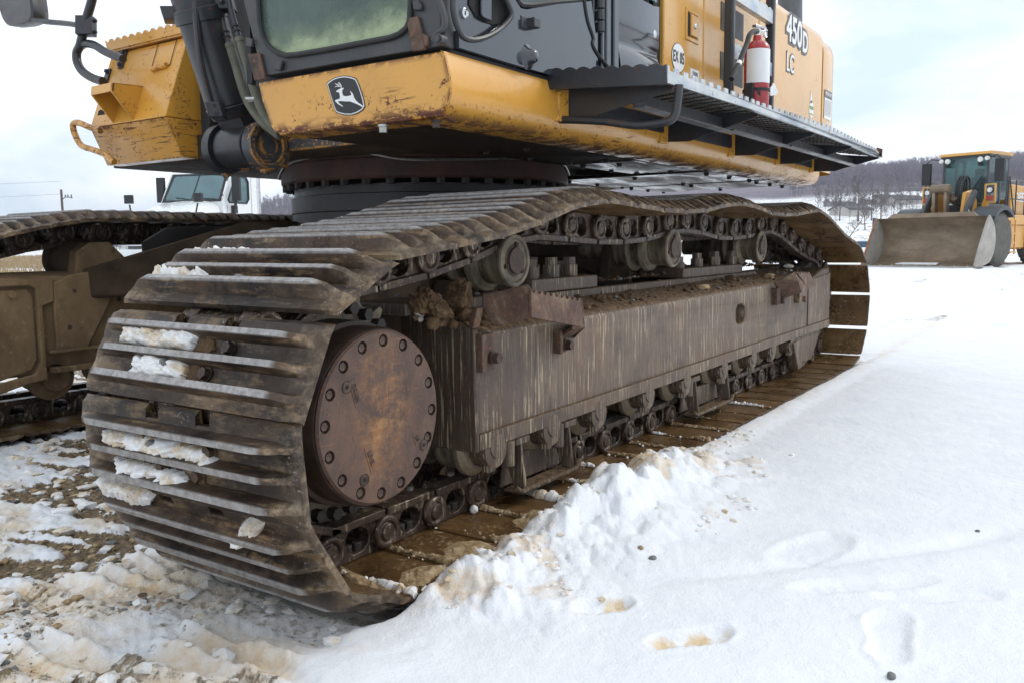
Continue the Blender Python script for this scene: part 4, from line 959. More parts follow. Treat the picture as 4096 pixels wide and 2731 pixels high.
# ---- final drive
hx, hz = .268, .506; HR = .234
mb = MB(); mb.lathe([(.012, .237), (.03, .243), (.10, .243), (.105, .255), (.20, .258), (.21, .27), (.28, .27), (.28, .1)], (hx, .15, hz), (0, 1, 0), 64)
fd = mb.build('final_drive', 'drum', EX, org=(hx, .15, hz)); tag(fd, 'round final drive with a rusty bolted cover')
mb = MB(); mb.lathe([(.0, .0), (.0, HR-.006), (.006, HR), (.03, HR)], (hx, .15, hz), (0, 1, 0), 72, cap=False); cv = mb.build('drive_cover', 'cast', fd, org=(hx, .15, hz))
ck = MB(); th0 = R(90-3.4)
bp = [(hx+.2065*math.cos(th0-2*math.pi*k/16), hz+.2065*math.sin(th0-2*math.pi*k/16)) for k in range(16)]
for (x, z) in bp: ck.cyl((x, .13, z), (x, .166, z), .0172, n=20)
cut(cv, ck); cv.data.shade_smooth(); cv.data.set_sharp_from_angle(angle=R(35))
for k, (x, z) in enumerate(bp):
    m_ = MB(); m_.cyl((x, .1665, z), (x, .153, z), .0122, .0115, n=6, ph=k*.7); m_.cyl((x, .170, z), (x, .165, z), .0168, n=16, mi=1); m_.build('cover_bolt', ['bolt', 'hole'], fd, org=(x, .15, z))
for (u, v) in ((563, 585), (1165, 1035), (700, 1310)):
    p = at(1100+u*.5102, 1250+v*.5102, 'y', .15); m_ = MB(); m_.lathe([(.004, .006), (-.001, .0065), (-.002, .011), (-.0015, .013), (.0, .0155), (-.002, .017), (.003, .017)], (p.x, .15, p.z), (0, 1, 0), 20, cap=False); m_.cyl((p.x, .151, p.z), (p.x, .1495, p.z), .006, n=6, mi=1); m_.build('drain_plug', ['bolt', 'hole'], fd)
def letters(txt, size, org, xdir, updir, mat, par, name, extr=.0015, bold=0.0, squash=1.0, spacing=1.0):
    cu = bpy.data.curves.new('txt', 'FONT'); cu.body = txt; cu.size = size; cu.extrude = extr; cu.align_x = 'CENTER'; cu.align_y = 'CENTER'; cu.offset = bold; cu.space_character = spacing; cu.resolution_u = 4
    tmp = bpy.data.objects.new('txt', cu); C.objects.link(tmp); bpy.context.view_layer.update()
    me = bpy.data.meshes.new_from_object(tmp.evaluated_get(bpy.context.evaluated_depsgraph_get())); bpy.data.objects.remove(tmp)
    xd = Vector(xdir).normalized(); ud = Vector(updir).normalized(); zd = xd.cross(ud)
    off = WORLD[par.name]
    for v in me.vertices: v.co = Vector(org)+xd*v.co.x*squash+ud*v.co.y+zd*v.co.z-off
    me.materials.clear(); me.materials.append(M[mat]); me.name = name
    o = bpy.data.objects.new(name, me); C.objects.link(o); o.parent = par; WORLD[o.name] = off; return o
for txt, (u, v), ang, sz in (('DRAIN', (630, 628), -72, .030), ('LEVEL', (748, 1140), -72, .029), ('UP', (1112, 985), -72, .026)):
    p = at(1100+u*.5102, 1250+v*.5102, 'y', .15); a_ = R(ang)
    xd = Vector((math.cos(a_), 0, math.sin(a_))); ud = Vector((-math.sin(a_), 0, math.cos(a_))) 
    hw = .037 if len(txt) > 2 else .016
    m_ = MB(); m_.slab([p+xd*(-hw)+ud*(-.012)+Vector((0, -.0012, 0)), p+xd*hw+ud*(-.012)+Vector((0, -.0012, 0)), p+xd*hw+ud*.012+Vector((0, -.0012, 0)), p-xd*hw+ud*.012+Vector((0, -.0012, 0))], (0, .003, 0)); m_.build('cast_label', 'cast', fd)
    letters(txt, sz*.68, p+Vector((0, -.0022, 0)), xd, ud, 'bolt', fd, 'cast_lettering', .001, .0003, .85)
# sprocket with teeth and its ring of bolts
mb = MB(); T = []
for k in range(21):
    for (da, r) in ((0, .335), (.09, .345), (.125, .385), (.165, .385), (.20, .345)):
        a_ = 2*math.pi*k/21+da*1.1; T.append((hx+r*math.cos(a_), hz+r*math.sin(a_)))
mb.hole_plate(T, [(hx+.25*math.cos(R(30*i)), hz+.25*math.sin(R(30*i))) for i in range(12)], 'y', .405, .465, 30); mb.lathe([(0, .25), (0, .315), (.05, .315), (.05, .25)], (hx, .345, hz), (0, 1, 0), 48); mb.build('sprocket', 'roller', EX, smooth=30, bevel=.004)
for k in range(30):
    a_ = 2*math.pi*k/30+.05; q = Vector((hx+.292*math.cos(a_), .345, hz+.292*math.sin(a_))); m_ = MB(); m_.cyl(q, q-Vector((0, .03, 0)), .019, n=6); m_.build('sprocket_bolt', 'bolt_dark', fd)
mb = MB(); mb.slab([(.35, .50, .32), (.80, .50, .30), (.80, .50, .74), (.55, .50, .78), (.30, .50, .72)], (0, .10, 0)); mb.lathe([(0, .24), (.2, .24)], (hx, .50, hz), (0, 1, 0), 30); mb.build('drive_mount', 'chocolate', EX, bevel=.008)

# ---- far travel frame and the cross frame
yf = 2.97
mb = MB(); vs = [(x, y, z) for x in (.32, 5.0) for (y, z) in ((yf, .335), (yf, .82), (yf+.12, .85), (3.55, .80), (3.55, .33))]
n = 5; mb.add(vs, [tuple(range(n)), tuple(range(2*n-1, n-1, -1))]+[(i, i+n, (i+1) % n+n, (i+1) % n) for i in range(n)]); ff = mb.build('track_frame', 'mudsteel', EX, bevel=.02, seg=2); tag(ff, 'far track frame caked with tan mud')
mb = MB(); mb.slab([(.45, yf, .77), (.735, yf, .77), (.765, yf, .74), (.765, yf, .42), (.735, yf, .365), (.45, yf, .30)], (0, -.014, 0)); mb.build('cover_panel', 'mudsteel', ff, bevel=.006)
mb = MB(); mb.slab([(.40, yf, .80), (.86, yf, .82), (.86, yf, .70), (.80, yf, .68), (.80, yf, .31), (.70, yf, .30), (.40, yf, .23), (.4, yf, .29), (.74, yf, .345), (.775, yf, .40), (.775, yf, .77), (.74, yf, .785), (.40, yf, .785)], (0, -.035, 0)); mb.build('frame_rib', 'mudsteel', ff, bevel=.006)
mb = MB(); mb.slab([(.86, yf, .44), (1.02, yf, .45), (1.16, yf, .68), (1.16, yf, .86), (.95, yf, .83), (.86, yf, .79)], (0, -.03, 0)); mb.build('gusset', 'mudsteel', ff, bevel=.006)
mb = MB(); mb.box((.82, yf-.06, .34), (1.1, yf, .37)); mb.box((.82, yf-.05, .44), (1.1, yf, .455)); mb.build('shelf', 'mudsteel', ff, bevel=.004)
for (bx, bz) in ((.66, .745), (.90, .72)):
    m_ = MB(); m_.lathe([(0, 0), (0, .018), (.02, .02)], (bx, yf-.035, bz), (0, 1, 0), 12, cap=False); m_.build('plug', 'mudsteel', ff)
for x in (.86, 1.2, 1.7):
    m_ = MB(); m_.lathe([(0, .05), (0, .075), (.02, .12), (.05, .12), (.06, .085), (.2, .085)], (x, 3.0, .31), (0, 1, 0), 28); m_.cyl((x, 2.97, .31), (x, 3.05, .31), .07, n=20); m_.build('bottom_roller', 'mudsteel', ff)
m_ = MB(); m_.lathe([(0, .07), (.0, .095), (.05, .115), (.07, .115), (.08, .10), (.18, .10), (.19, .12), (.21, .12), (.21, .06), (.30, .06)], (1.10, 3.06, .905), (0, 1, 0), 30); m_.build('carrier_roller', 'chocolate', ff)
m_ = MB(); m_.slab([(1.0, 2.98, .82), (1.38, 2.98, .82), (1.30, 2.98, .90), (1.2, 2.98, 1.0), (1.09, 2.98, .995), (1.02, 2.98, .95)], (0, .09, 0)); m_.build('roller_bracket', 'mudsteel', ff, bevel=.01)
mb = MB(); mb.slab([(1.02, yf, .70), (1.02, yf, .86), (1.55, 2.3, 1.10), (1.75, 2.3, 1.10), (1.75, 2.3, .75)], (.9, 0, 0)); xf = mb.build('cross_frame', 'chocolate', EX, bevel=.02)
mb = MB(); mb.slab([(1.30, 2.86, 1.0), (1.42, 2.80, 1.08), (2.2, 2.6, 1.09), (2.2, 2.6, .8), (1.3, 2.86, .8)], (.9, .2, 0)); mb.build('frame_leg', 'ringdark', xf, bevel=.015)
mb = MB(); mb.box((1.6, .95, .62), (3.7, 2.85, 1.02)); mb.slab([(1.75, .62, .60), (1.75, 1.2, .70), (1.75, 1.2, 1.0), (1.75, .62, .78)], (.7, 0, 0)); mb.slab([(3.0, .62, .60), (3.0, 1.2, .70), (3.0, 1.2, 1.0), (3.0, .62, .78)], (.7, 0, 0)); mb.build('center_body', 'chocolate', xf, bevel=.02)
RC = (2.60, 1.93)
mb = MB(); mb.lathe([(0, .80), (.10, .785), (.16, .785), (.165, .79), (.25, .79), (.255, .77), (.30, .77)], (RC[0], RC[1], .98), (0, 0, 1), 90); mb.build('pedestal', 'ringdark', EX, smooth=30)
mb = MB(); mb.lathe([(0, .79), (0, .835), (.012, .842), (.10, .842), (.105, .836), (.16, .836), (.16, .5)], (RC[0], RC[1], 1.30), (0, 0, 1), 96); rg = mb.build('slewing_ring', 'ring', EX, smooth=30)
for k in range(40):
    a_ = 2*math.pi*k/40; q = Vector((RC[0]+.815*math.cos(a_), RC[1]+.815*math.sin(a_), 1.30)); m_ = MB(); m_.cyl(q, q-Vector((0, 0, .028)), .023, n=6); m_.build('ring_bolt', 'bolt_dark', rg)
P = []
for (da, z) in ((-1.35, 1.36), (-1.15, 1.40), (-.9, 1.41), (-.5, 1.40), (-.1, 1.385), (.15, 1.39), (.45, 1.435), (.8, 1.42), (1.1, 1.40), (1.4, 1.36), (1.5, 1.35)):
    a_ = R(220)+da*-1; P.append((RC[0]+.852*math.cos(a_), RC[1]+.852*math.sin(a_), z))
MB().tube(curve(P, 4), .0065, 6).build('grease_line', 'silver_bolt', rg)
# ================================================================== EXCAVATOR: upper structure
def sa(u, v): return (900+u*.5102, v*.5102)
def sb(u, v): return (1600+u*.4677, v*.4677)
def sc_(u, v): return (2500+u*.4464, v*.4464)
def sl(u, v): return (1024+u*.43554, v*.43554)
def s1(u, v): return (u*.43554, v*.43554)
def part(mb, name, mat, par=None, label=None, **k):
    o = mb.build(name, mat, par or EX, **k)
    if label: o['label'] = label
    return o
YS = .30
# ---- front apron and the long side skirt
SK = [(.302, 1.562), (.290, 1.52), (.279, 1.47), (.280, 1.43), (.292, 1.395), (.315, 1.372), (.35, 1.360), (.44, 1.356)]
mb = MB()
out = [(1.176, 1.564), (1.16, 1.50), (1.115, 1.40), (1.095, 1.378), (1.06, 1.366)] + [(p[0]+.04 if i == 7 else p[0], p[1]) for i, p in enumerate(SK[::-1][2:])]
mb.slab([(.75, y, z) for y, z in out], (.014, 0, 0))
mb.slab([(.752, 1.08, 1.366), (.752, .31, 1.366), (.85, .34, 1.358), (.85, 1.06, 1.358)], (0, 0, .01))
ap = part(mb, 'front_apron', 'yellow_apron', label='chipped yellow front apron with a leaping deer emblem', bevel=.006, seg=3)
for (u, v) in ((1240, 985), (1655, 945)):
    p = at(*sa(u, v), 'z', 1.36); m_ = MB(); m_.hexa((p.x, p.y, 1.362), (0, 0, -1), .014, .026); m_.build('apron_bolt', 'silver_bolt' if u < 1500 else 'bolt', ap)
mb = MB(); xs = [.752, .80, 1.0, 1.4, 2.0, 2.6, 3.2, 3.8, 4.4, 4.8, 5.0, 5.06, 5.10]
rows = []
for x in xs:
    e = max(0, (x-4.95)/.15); rows.append([Vector((x, y+.02*e*e+.0, z)) for (y, z) in SK])
mb.grid(rows); r2 = [[p+Vector((0, .012, .004)) for p in row] for row in rows]; mb.grid(r2)
part(mb, 'side_skirt', 'yellow_skirt', label='long rounded yellow side skirt, scraped along its lower edge', smooth=50)
# ---- emblem on the apron
def ap_pts(L_, dx): return [Vector((.75-dx, q.y, q.z)) for q in [at(*sl(u, v), 'x', .75) for u, v in L_]]
shield = [(650, 768), (672, 748), (710, 722), (760, 705), (812, 697), (865, 703), (905, 714), (925, 726), (945, 765), (975, 850), (998, 930), (1007, 985), (985, 1018), (940, 1045), (885, 1064), (830, 1064), (785, 1055), (740, 1040), (722, 1000), (695, 920), (668, 830)]
ctr = (830, 882)
def shr(L_, f): return [(ctr[0]+(u-ctr[0])*f, ctr[1]+(v-ctr[1])*f) for u, v in L_]
for nm, f, dx, mt in (('emblem', 1.0, .0015, 'decal_black'), ('emblem_border', .955, .0028, 'decal_white'), ('emblem_field', .905, .0041, 'decal_black')):
    part(MB().slab(ap_pts(shr(shield, f), dx), (.0018, 0, 0)), nm, mt, ap, smooth=0)
deer = [(747, 842), (760, 832), (780, 822), (792, 815), (806, 812), (816, 812), (812, 824), (803, 832), (801, 850), (804, 868), (812, 884), (835, 889), (862, 886), (885, 880), (884, 862), (874, 838), (885, 850), (898, 866), (903, 880), (910, 900), (925, 925), (950, 950), (985, 972), (990, 990),
        (965, 975), (935, 960), (905, 948), (870, 936), (835, 936), (805, 934), (778, 933), (758, 938), (775, 954), (806, 978), (808, 986), (792, 978), (760, 958), (737, 934), (738, 926), (760, 917), (780, 912), (782, 890), (778, 868), (772, 852), (752, 851)]
part(MB().slab(ap_pts(deer, .0056), (.0018, 0, 0)), 'emblem_deer', 'decal_white', ap, smooth=0)
am = MB()
for path in ([(792, 816), (796, 798), (785, 778), (768, 760)], [(794, 806), (780, 800), (752, 798), (737, 802)], [(786, 800), (765, 790), (737, 772)], [(790, 790), (772, 778), (757, 776)]):
    P = ap_pts(path, .0056)
    for i in range(len(P)-1):
        d = (P[i+1]-P[i]).normalized(); nn = Vector((1, 0, 0)).cross(d)*.0013; am.slab([P[i]+nn, P[i+1]+nn*.6, P[i+1]-nn*.6, P[i]-nn], (.0015, 0, 0))
part(am, 'emblem_antlers', 'decal_white', ap, smooth=0)

# ---- cab
W_ = [at(*sa(u, v), 'x', .74) for u, v in ((252, -300), (262, 0), (275, 200), (300, 300), (345, 365), (410, 415), (480, 438), (560, 432), (800, 392), (1100, 335), (1290, 300), (1370, 270), (1425, 225), (1450, 170), (1460, 0), (1462, -300))]
hole = [(p.y, p.z) for p in W_]
outer = [(1.345, 2.28), (1.232, 1.868), (1.15, 1.60), (1.135, 1.582), (.316, 1.577), (.306, 1.60), (.302, 2.28)]
mb = MB(); mb.hole_plate([(p[0], p[1]) for p in outer], hole, 'x', .745, .80, 40)
cf = part(mb, 'cab_frame', 'charcoal', label='dark cab front frame', bevel=.004, smooth=25)
hc = Vector((0, sum(h[0] for h in hole)/len(hole), sum(h[1] for h in hole)/len(hole)))
ring = [Vector((.738, h[0], h[1])) for h in hole]
part(MB().tube(ring, .0095, 8), 'window_seal', 'rubber', cf)
mb = MB(); mb.slab([(.752, h[0], h[1]) for h in hole], (.005, 0, 0)); part(mb, 'front_window', 'cabglass', cf, label='grimy greenish front window of the cab', smooth=0)
mb = MB(); mb.box((.80, .33, 1.56), (2.25, 1.25, 1.60)); mb.box((2.2, .33, 1.6), (2.28, 1.3, 2.6)); mb.box((.80, 1.27, 1.58), (2.25, 1.30, 1.95)); mb.box((.8, .32, 2.55), (2.28, 1.35, 2.6)); part(mb, 'cab_interior', 'dark', cf)
mb = MB(); mb.box((1.45, .55, 1.60), (1.95, 1.05, 1.95)); mb.slab([(1.85, .58, 1.95), (1.97, .58, 1.95), (2.1, .58, 2.5), (1.98, .58, 2.5)], (0, .46, 0)); mb.box((1.3, .42, 1.6), (1.75, .52, 2.06)); mb.box((1.3, 1.08, 1.6), (1.75, 1.18, 2.06)); part(mb, 'operator_seat', 'seat', cf, bevel=.03, seg=3)
mb = MB(); mb.box((.88, .5, 1.6), (.98, .62, 1.63)); mb.tube([(.95, .7, 1.6), (1.0, .7, 1.85), (1.1, .68, 2.1)], .02, 8); mb.tube([(.95, .9, 1.6), (1.0, .9, 1.85), (1.1, .92, 2.1)], .02, 8); part(mb, 'pedal_levers', 'dark', cf)
# rusted hinge lugs, latch and tie hook on the front frame
def fpoly(L_, dx, th, name, mat, par, x=.742, **k):
    P = [at(*sa(u, v), 'x', x) for u, v in L_]; return part(MB().slab([p+Vector((-dx, 0, 0)) for p in P], (th, 0, 0), ), name, mat, par, **k)
fpoly([(1437, 150), (1525, 135), (1560, 265), (1585, 395), (1490, 410), (1455, 260)], .012, .014, 'hinge_lug', 'rusty', cf, bevel=.003)
fpoly([(1560, 265), (1600, 290), (1605, 350), (1585, 378), (1570, 330)], .010, .012, 'hinge_lug', 'rusty', cf, bevel=.002)
fpoly([(195, 430), (285, 420), (330, 625), (245, 640)], .010, .012, 'hinge_lug', 'rusty', cf, bevel=.003)
fpoly([(1483, 10), (1530, 5), (1560, 60), (1545, 90), (1490, 85)], .012, .014, 'stop_block', 'charcoal', cf, bevel=.004)
fpoly([(415, 490), (470, 480), (452, 560), (400, 555)], .014, .014, 'retaining_clip', 'charcoal', cf, bevel=.004)
fpoly([(180, 300), (232, 310), (228, 375), (182, 365)], .012, .012, 'retaining_clip', 'charcoal', cf, bevel=.003)
P = [at(*sb(u, v), 'x', .742) for u, v in ((330, -40), (375, 60), (405, 180), (395, 260), (340, 300), (310, 360))]; part(MB().tube(curve([p+Vector((-.012, 0, 0)) for p in P], 4), .010, 8), 'gas_strut_arm', 'charcoal', cf)
p = at(*sb(372, 350), 'x', .742); mb = MB(); mb.cyl(p+Vector((.0, 0, 0)), p+Vector((-.028, 0, 0)), .017, n=14); mb.cyl(p+Vector((-.028, 0, 0)), p+Vector((-.034, 0, 0)), .011, n=6); part(mb, 'pivot_bolt', 'charcoal', cf)
# corner post between front and door
mb = MB(); mb.slab([(.752, YS-.004, 1.578), (.80, YS-.004, 1.574), (.80, YS-.004, 2.3), (.752, YS-.004, 2.3)], (0, .05, 0)); part(mb, 'corner_post', 'charcoal', cf, bevel=.006)
# door
def Y(L_, y=YS): return [at(*sb(u, v), 'y', y) for u, v in L_]
dl = [(.803, 1.578), (1.10, 1.576), (1.55, 1.578), (1.66, 1.60), (1.695, 1.68), (1.698, 1.76), (1.655, 1.905), (1.62, 1.895), (1.40, 1.838), (1.19, 1.775), (1.155, 1.772), (1.125, 1.79), (1.10, 1.84), (1.085, 2.3), (.803, 2.3)]
mb = MB(); mb.prism(dl, 'y', YS-.020, YS+.012)
door = part(mb, 'cab_door', 'door', label='glossy dark cab door with a recessed handle', smooth=30)
rec = [(at(*sb(u, v), 'y', YS-.02).x, at(*sb(u, v), 'y', YS-.02).z) for u, v in ((452, -150), (450, 60), (462, 140), (490, 240), (540, 320), (620, 345), (720, 325), (820, 275), (905, 205), (950, 140), (945, 90), (915, 20), (880, -60), (840, -150))]
ck = MB(); ck.prism(rec, 'y', YS-.05, YS+.004); cut(door, ck); door.data.shade_smooth(); door.data.set_sharp_from_angle(angle=R(30))
rim = [Vector((x, YS-.021, z)) for x, z in rec]; part(MB().tube(curve(rim, 3), .009, 8), 'recess_rim', 'charcoal', door)
dz = [(at(*sb(u, v), 'y', YS).x, at(*sb(u, v), 'y', YS).z) for u, v in ((600, -150), (590, 40), (640, 130), (720, 190), (800, 215), (880, 200), (930, 140), (925, 60), (860, -150))]
mb = MB(); mb.slab([(x, YS-.001, z) for x, z in dz], (0, .003, 0)); part(mb, 'grip_hollow', 'hole', door, smooth=0)
hp = [(at(*sb(u, v), 'y', YS-.012).x, at(*sb(u, v), 'y', YS-.012).z) for u, v in ((690, -150), (690, 110), (700, 145), (730, 165), (778, 185), (780, -150))]
mb = MB(); mb.slab([(x, YS-.016, z) for x, z in hp], (0, .010, 0)); part(mb, 'door_handle', 'door', door, bevel=.003)
p = at(*sb(574, 112), 'y', YS-.01); mb = MB(); mb.lathe([(.012, .017), (-.004, .017), (-.006, .013), (-.003, .011), (-.003, 0)], (p.x, YS, p.z), (0, 1, 0), 24, cap=False); lk = part(mb, 'door_lock', 'chrome', door); mb = MB(); mb.box((p.x-.0016, YS-.0045, p.z-.006), (p.x+.0016, YS-.0028, p.z+.006)); part(mb, 'key_slot', 'hole', door)
p = at(*sb(1095, 205), 'y', YS-.02); mb = MB(); mb.box((p.x-.045, YS-.024, p.z-.02), (p.x-.005, YS-.019, p.z+.02)); mb.box((p.x-.012, YS-.055, p.z-.016), (p.x+.028, YS-.019, p.z+.016)); part(mb, 'door_stop', 'charcoal', door, bevel=.003)
p = at(*sb(1092, 490), 'y', YS-.02); mb = MB(); mb.lathe([(.0, .045), (-.008, .036), (-.016, .028), (-.034, .022), (-.040, .014), (-.040, 0)], (p.x, YS-.018, p.z), (0, 1, 0), 28, cap=False); part(mb, 'door_bumper', 'door', door, smooth=60)
mb = MB(); mb.prism([(1.175, 1.785), (1.40, 1.848), (1.62, 1.905), (1.645, 1.92), (1.60, 2.3), (1.10, 2.3), (1.11, 1.86), (1.135, 1.80)], 'y', YS-.006, YS+.002); part(mb, 'door_window', 'glass', door, smooth=0)
part(MB().tube([(1.10, YS-.012, 2.3), (1.112, YS-.012, 1.86), (1.14, YS-.012, 1.797), (1.18, YS-.012, 1.785), (1.40, YS-.012, 1.846), (1.62, YS-.012, 1.903)], .010, 6, sub=1), 'window_seal', 'rubber', door)
# sill under the door, rear pillars, quarter panel
mb = MB(); mb.box((.79, YS+.004, 1.556), (2.36, YS+.10, 1.574)); part(mb, 'cab_sill', 'rubber')
pl = MB(); pl.box((1.705, YS-.004, 1.575), (1.745, YS+.08, 2.3)); pl.box((1.752, YS-.016, 1.575), (1.775, YS+.08, 2.3)); pl.box((1.782, YS-.02, 1.575), (1.815, YS+.08, 2.3)); pl.box((1.822, YS-.012, 1.575), (1.84, YS+.08, 2.3)); pl.box((1.848, YS-.02, 1.575), (1.893, YS+.08, 2.3)); part(pl, 'rear_pillar', 'door', bevel=.006)
hg = MB()
for z in (1.80, 1.845, 1.89, 1.935, 1.98, 2.03): hg.cyl((1.725, YS-.022, z), (1.725, YS-.022, z+.040), .0165, n=14)
hg.cyl((1.725, YS-.022, 1.793), (1.725, YS-.022, 1.80), .010, n=10); part(hg, 'door_hinge', 'charcoal', bevel=.002)
part(MB().tube(curve(Y([(1565, -60), (1600, 170), (1650, 325), (1645, 385), (1690, 470), (1770, 565)], YS-.02), 4), .008, 6), 'weather_strip', 'rubber')
qz = [1.575, 1.62, 1.70, 1.765, 1.785, 1.80, 1.825, 1.835, 1.90, 2.02, 2.03]
rows = []
for z in qz:
    dy = {1.785: .006, 1.80: .014, 1.825: .010}.get(z, 0) - .012*math.sin(max(0, min(1, (z-1.575)/.2))*math.pi)*(z < 1.78)
    rows.append([Vector((1.90+.40*k/6, YS-.012+dy-.008*math.sin(math.pi*k/6)+(.02 if z > 2.025 else 0), z+(.02*((k-3)/3)**2-.02 if z > 1.95 else 0))) for k in range(7)])
mb = MB(); mb.grid(rows); mb.slab([(1.897, YS, 1.575), (2.303, YS, 1.575), (2.303, YS, 2.02), (1.897, YS, 2.02)], (0, .04, 0)); qp = part(mb, 'quarter_panel', 'door', label='glossy dark panel behind the cab door mirroring the clouds', smooth=50)
mb = MB(); mb.prism([(1.90, 2.04), (2.30, 2.04), (2.30, 2.4), (1.90, 2.4)], 'y', YS-.002, YS+.004); part(mb, 'quarter_window', 'glass', qp, smooth=0)
p = at(*sb(2176, 297), 'y', YS-.012); mb = MB(); mb.lathe([(.01, .018), (-.006, .017), (-.008, .012), (-.006, 0)], (p.x, YS-.010, p.z), (0, 1, 0), 20, cap=False); part(mb, 'panel_lock', 'chrome', qp)
mb = MB(); mb.box((2.305, YS+.02, 1.56), (2.378, YS+.2, 2.4)); part(mb, 'panel_gap', 'hole')
# ---- side doors and hood behind the cab
def sidepanel(xa, xb, nm, ytop=2.47, lab=None):
    pr = [(YS, 1.56), (YS, 2.36)]+[(YS+.09*(1-math.cos(t)), 2.36+.10*math.sin(t)) for t in [math.pi/2*k/6 for k in range(1, 7)]]+[(1.3, ytop+.0), (1.3, 1.56)]
    return part(MB().prism(pr, 'x', xa, xb), nm, 'yellow_side', label=lab, bevel=.008, seg=3)
d1 = sidepanel(2.380, 2.852, 'side_door', lab='yellow side door with a square latch and an oval EX 05 sticker'); d2 = sidepanel(2.860, 3.702, 'side_door', lab='yellow side door behind the ladder')
d3 = sidepanel(3.710, 5.095, 'side_door', lab='long yellow side door lettered 450D LC'); 
rows = []
for (x, dy) in ((5.118, .0), (5.2, -.004), (5.40, .0), (5.52, .03), (5.575, .09), (5.60, .20), (5.605, 1.2)):
    rows.append([Vector((x-(0 if k < 3 else .0), YS+dy+q[0], q[1])) for k, q in enumerate([(0, 1.46), (0, 1.56), (0, 2.30)]+[(.11*(1-math.cos(t)), 2.30+.14*math.sin(t)) for t in [math.pi/2*j/6 for j in range(1, 7)]]+[(.9, 2.47)])])
mb = MB(); mb.grid(rows); mb.slab([tuple(p) for p in rows[0]], (0.004, .02, 0)); mb.box((5.125, .5, 1.46), (5.59, 3.3, 2.40)); cw = part(mb, 'counterweight', 'yellow_side', label='yellow rear counterweight with an instruction label', smooth=45)
mb = MB(); mb.box((5.097, YS+.03, 1.56), (5.117, YS+.4, 2.42)); part(mb, 'panel_gap', 'hole')
mb = MB(); mb.cyl(at(3160, 230, 'y', .85), at(3160, -200, 'y', .85), .10, n=24); part(mb, 'exhaust_stack', 'decal_grey')
# latch in a recessed square frame
L1, L2 = at(*sc_(541, 112), 'y', YS), at(*sc_(655, 355), 'y', YS)
cx, cz = (L1.x+L2.x)/2, at(*sc_(600, 238), 'y', YS).z
part(MB().hole_plate([(cx-.082, cz-.076), (cx+.082, cz-.076), (cx+.082, cz+.076), (cx-.082, cz+.076)], [(cx-.064, cz-.058), (cx+.064, cz-.058), (cx+.064, cz+.058), (cx-.064, cz+.058)], 'y', YS-.006, YS+.002, 16), 'latch_frame', 'yellow_side', d1, bevel=.002)
mb = MB(); mb.box((cx-.060, YS-.003, cz-.056), (cx-.028, YS+.002, cz+.056)); part(mb, 'latch_slot', 'hole', d1, smooth=0)
mb = MB(); mb.box((cx-.030, YS-.012, cz-.050), (cx+.056, YS-.001, cz+.050)); mb.lathe([(0, .014), (-.006, .013), (-.006, 0)], (cx+.014, YS-.012, cz), (0, 1, 0), 18, 1, cap=False); part(mb, 'latch', ['yellow_side', 'chrome'], d1, bevel=.003)
# oval sticker, small label
p = at(*sc_(475, 522), 'y', YS); ov = lambda k, y: [(p.x+.078*k*math.cos(t), y, p.z+.069*k*math.sin(t)) for t in [2*math.pi*i/36 for i in range(36)]]
part(MB().slab(ov(1.0, YS-.0015), (0, .001, 0)), 'oval_sticker', 'decal_black', d1, smooth=0); part(MB().slab(ov(.95, YS-.003), (0, .001, 0)), 'oval_sticker_face', 'decal_white', d1, smooth=0)
letters('EX 05', .074, (p.x, YS-.0042, p.z), (1, 0, 0), (0, 0, 1), 'decal_black', d1, 'sticker_lettering', .0006, .0012, .66, 1.1)
p = at(*sc_(622, 668), 'y', YS); mb = MB(); mb.box((p.x-.055, YS-.002, p.z-.05), (p.x+.055, YS, p.z+.022)); part(mb, 'small_label', 'decal_white', d1, smooth=0)
letters('EX05', .030, (p.x+.005, YS-.0030, p.z-.002), (1, 0, 0), (0, 0, 1), 'decal_black', d1, 'label_lettering', .0004, 0, 1.0)
# 450D LC lettering, stickers
xl, xr = at(*sc_(1425, 280), 'y', YS).x, at(*sc_(1662, 380), 'y', YS).x; zc_ = at(*sc_(1540, 300), 'y', YS).z
for nm, mt, y, bo in (('model_outline', 'decal_grey', -.0015, .024), ('model_lettering', 'decal_white', -.0035, .0045)):
    letters('450', .232, (xl+.215, YS+y, zc_-.008), (1, 0, 0), (0, 0, 1), mt, d3, nm, .0008, bo, 1.02, .95)
    letters('D', .185, (xl+.215+.245, YS+y, zc_-.035), (1, 0, 0), (0, 0, 1), mt, d3, nm, .0008, bo, .95)
p = at(*sc_(1478, 578), 'y', YS)
for nm, mt, y, bo in (('model_outline', 'decal_grey', -.0015, .010), ('model_lettering', 'decal_white', -.0035, .0015)):
    letters('LC', .165, (p.x, YS+y, p.z), (1, 0, 0), (0, 0, 1), mt, d3, nm, .0008, bo, .88)
p = at(*sc_(1668, 985), 'y', YS); part(MB().slab([(p.x+.055*math.cos(t), YS-.002, p.z+.06*math.sin(t)) for t in [2*math.pi*i/24 for i in range(24)]], (0, .001, 0)), 'round_sticker', 'decal_white', d3, smooth=0)
part(MB().slab([(p.x-.04, YS-.002, p.z+.04), (p.x+.02, YS-.002, p.z+.05), (p.x-.02, YS-.002, p.z+.13)], (0, .001, 0)), 'round_sticker', 'decal_white', d3, smooth=0)
mb = MB(); mb.box((p.x-.045, YS-.0035, p.z-.0), (p.x+.045, YS-.002, p.z+.022)); mb.box((p.x-.04, YS-.0035, p.z-.035), (p.x+.04, YS-.002, p.z-.028)); part(mb, 'sticker_print', 'decal_green', d3, smooth=0)
p0, p1 = at(*sc_(1792, 803), 'y', YS-.006), at(*sc_(1835, 1098), 'y', YS-.006); lx0, lx1 = p0.x, p0.x+.19; zt_, zb_ = p0.z, p1.z+.012
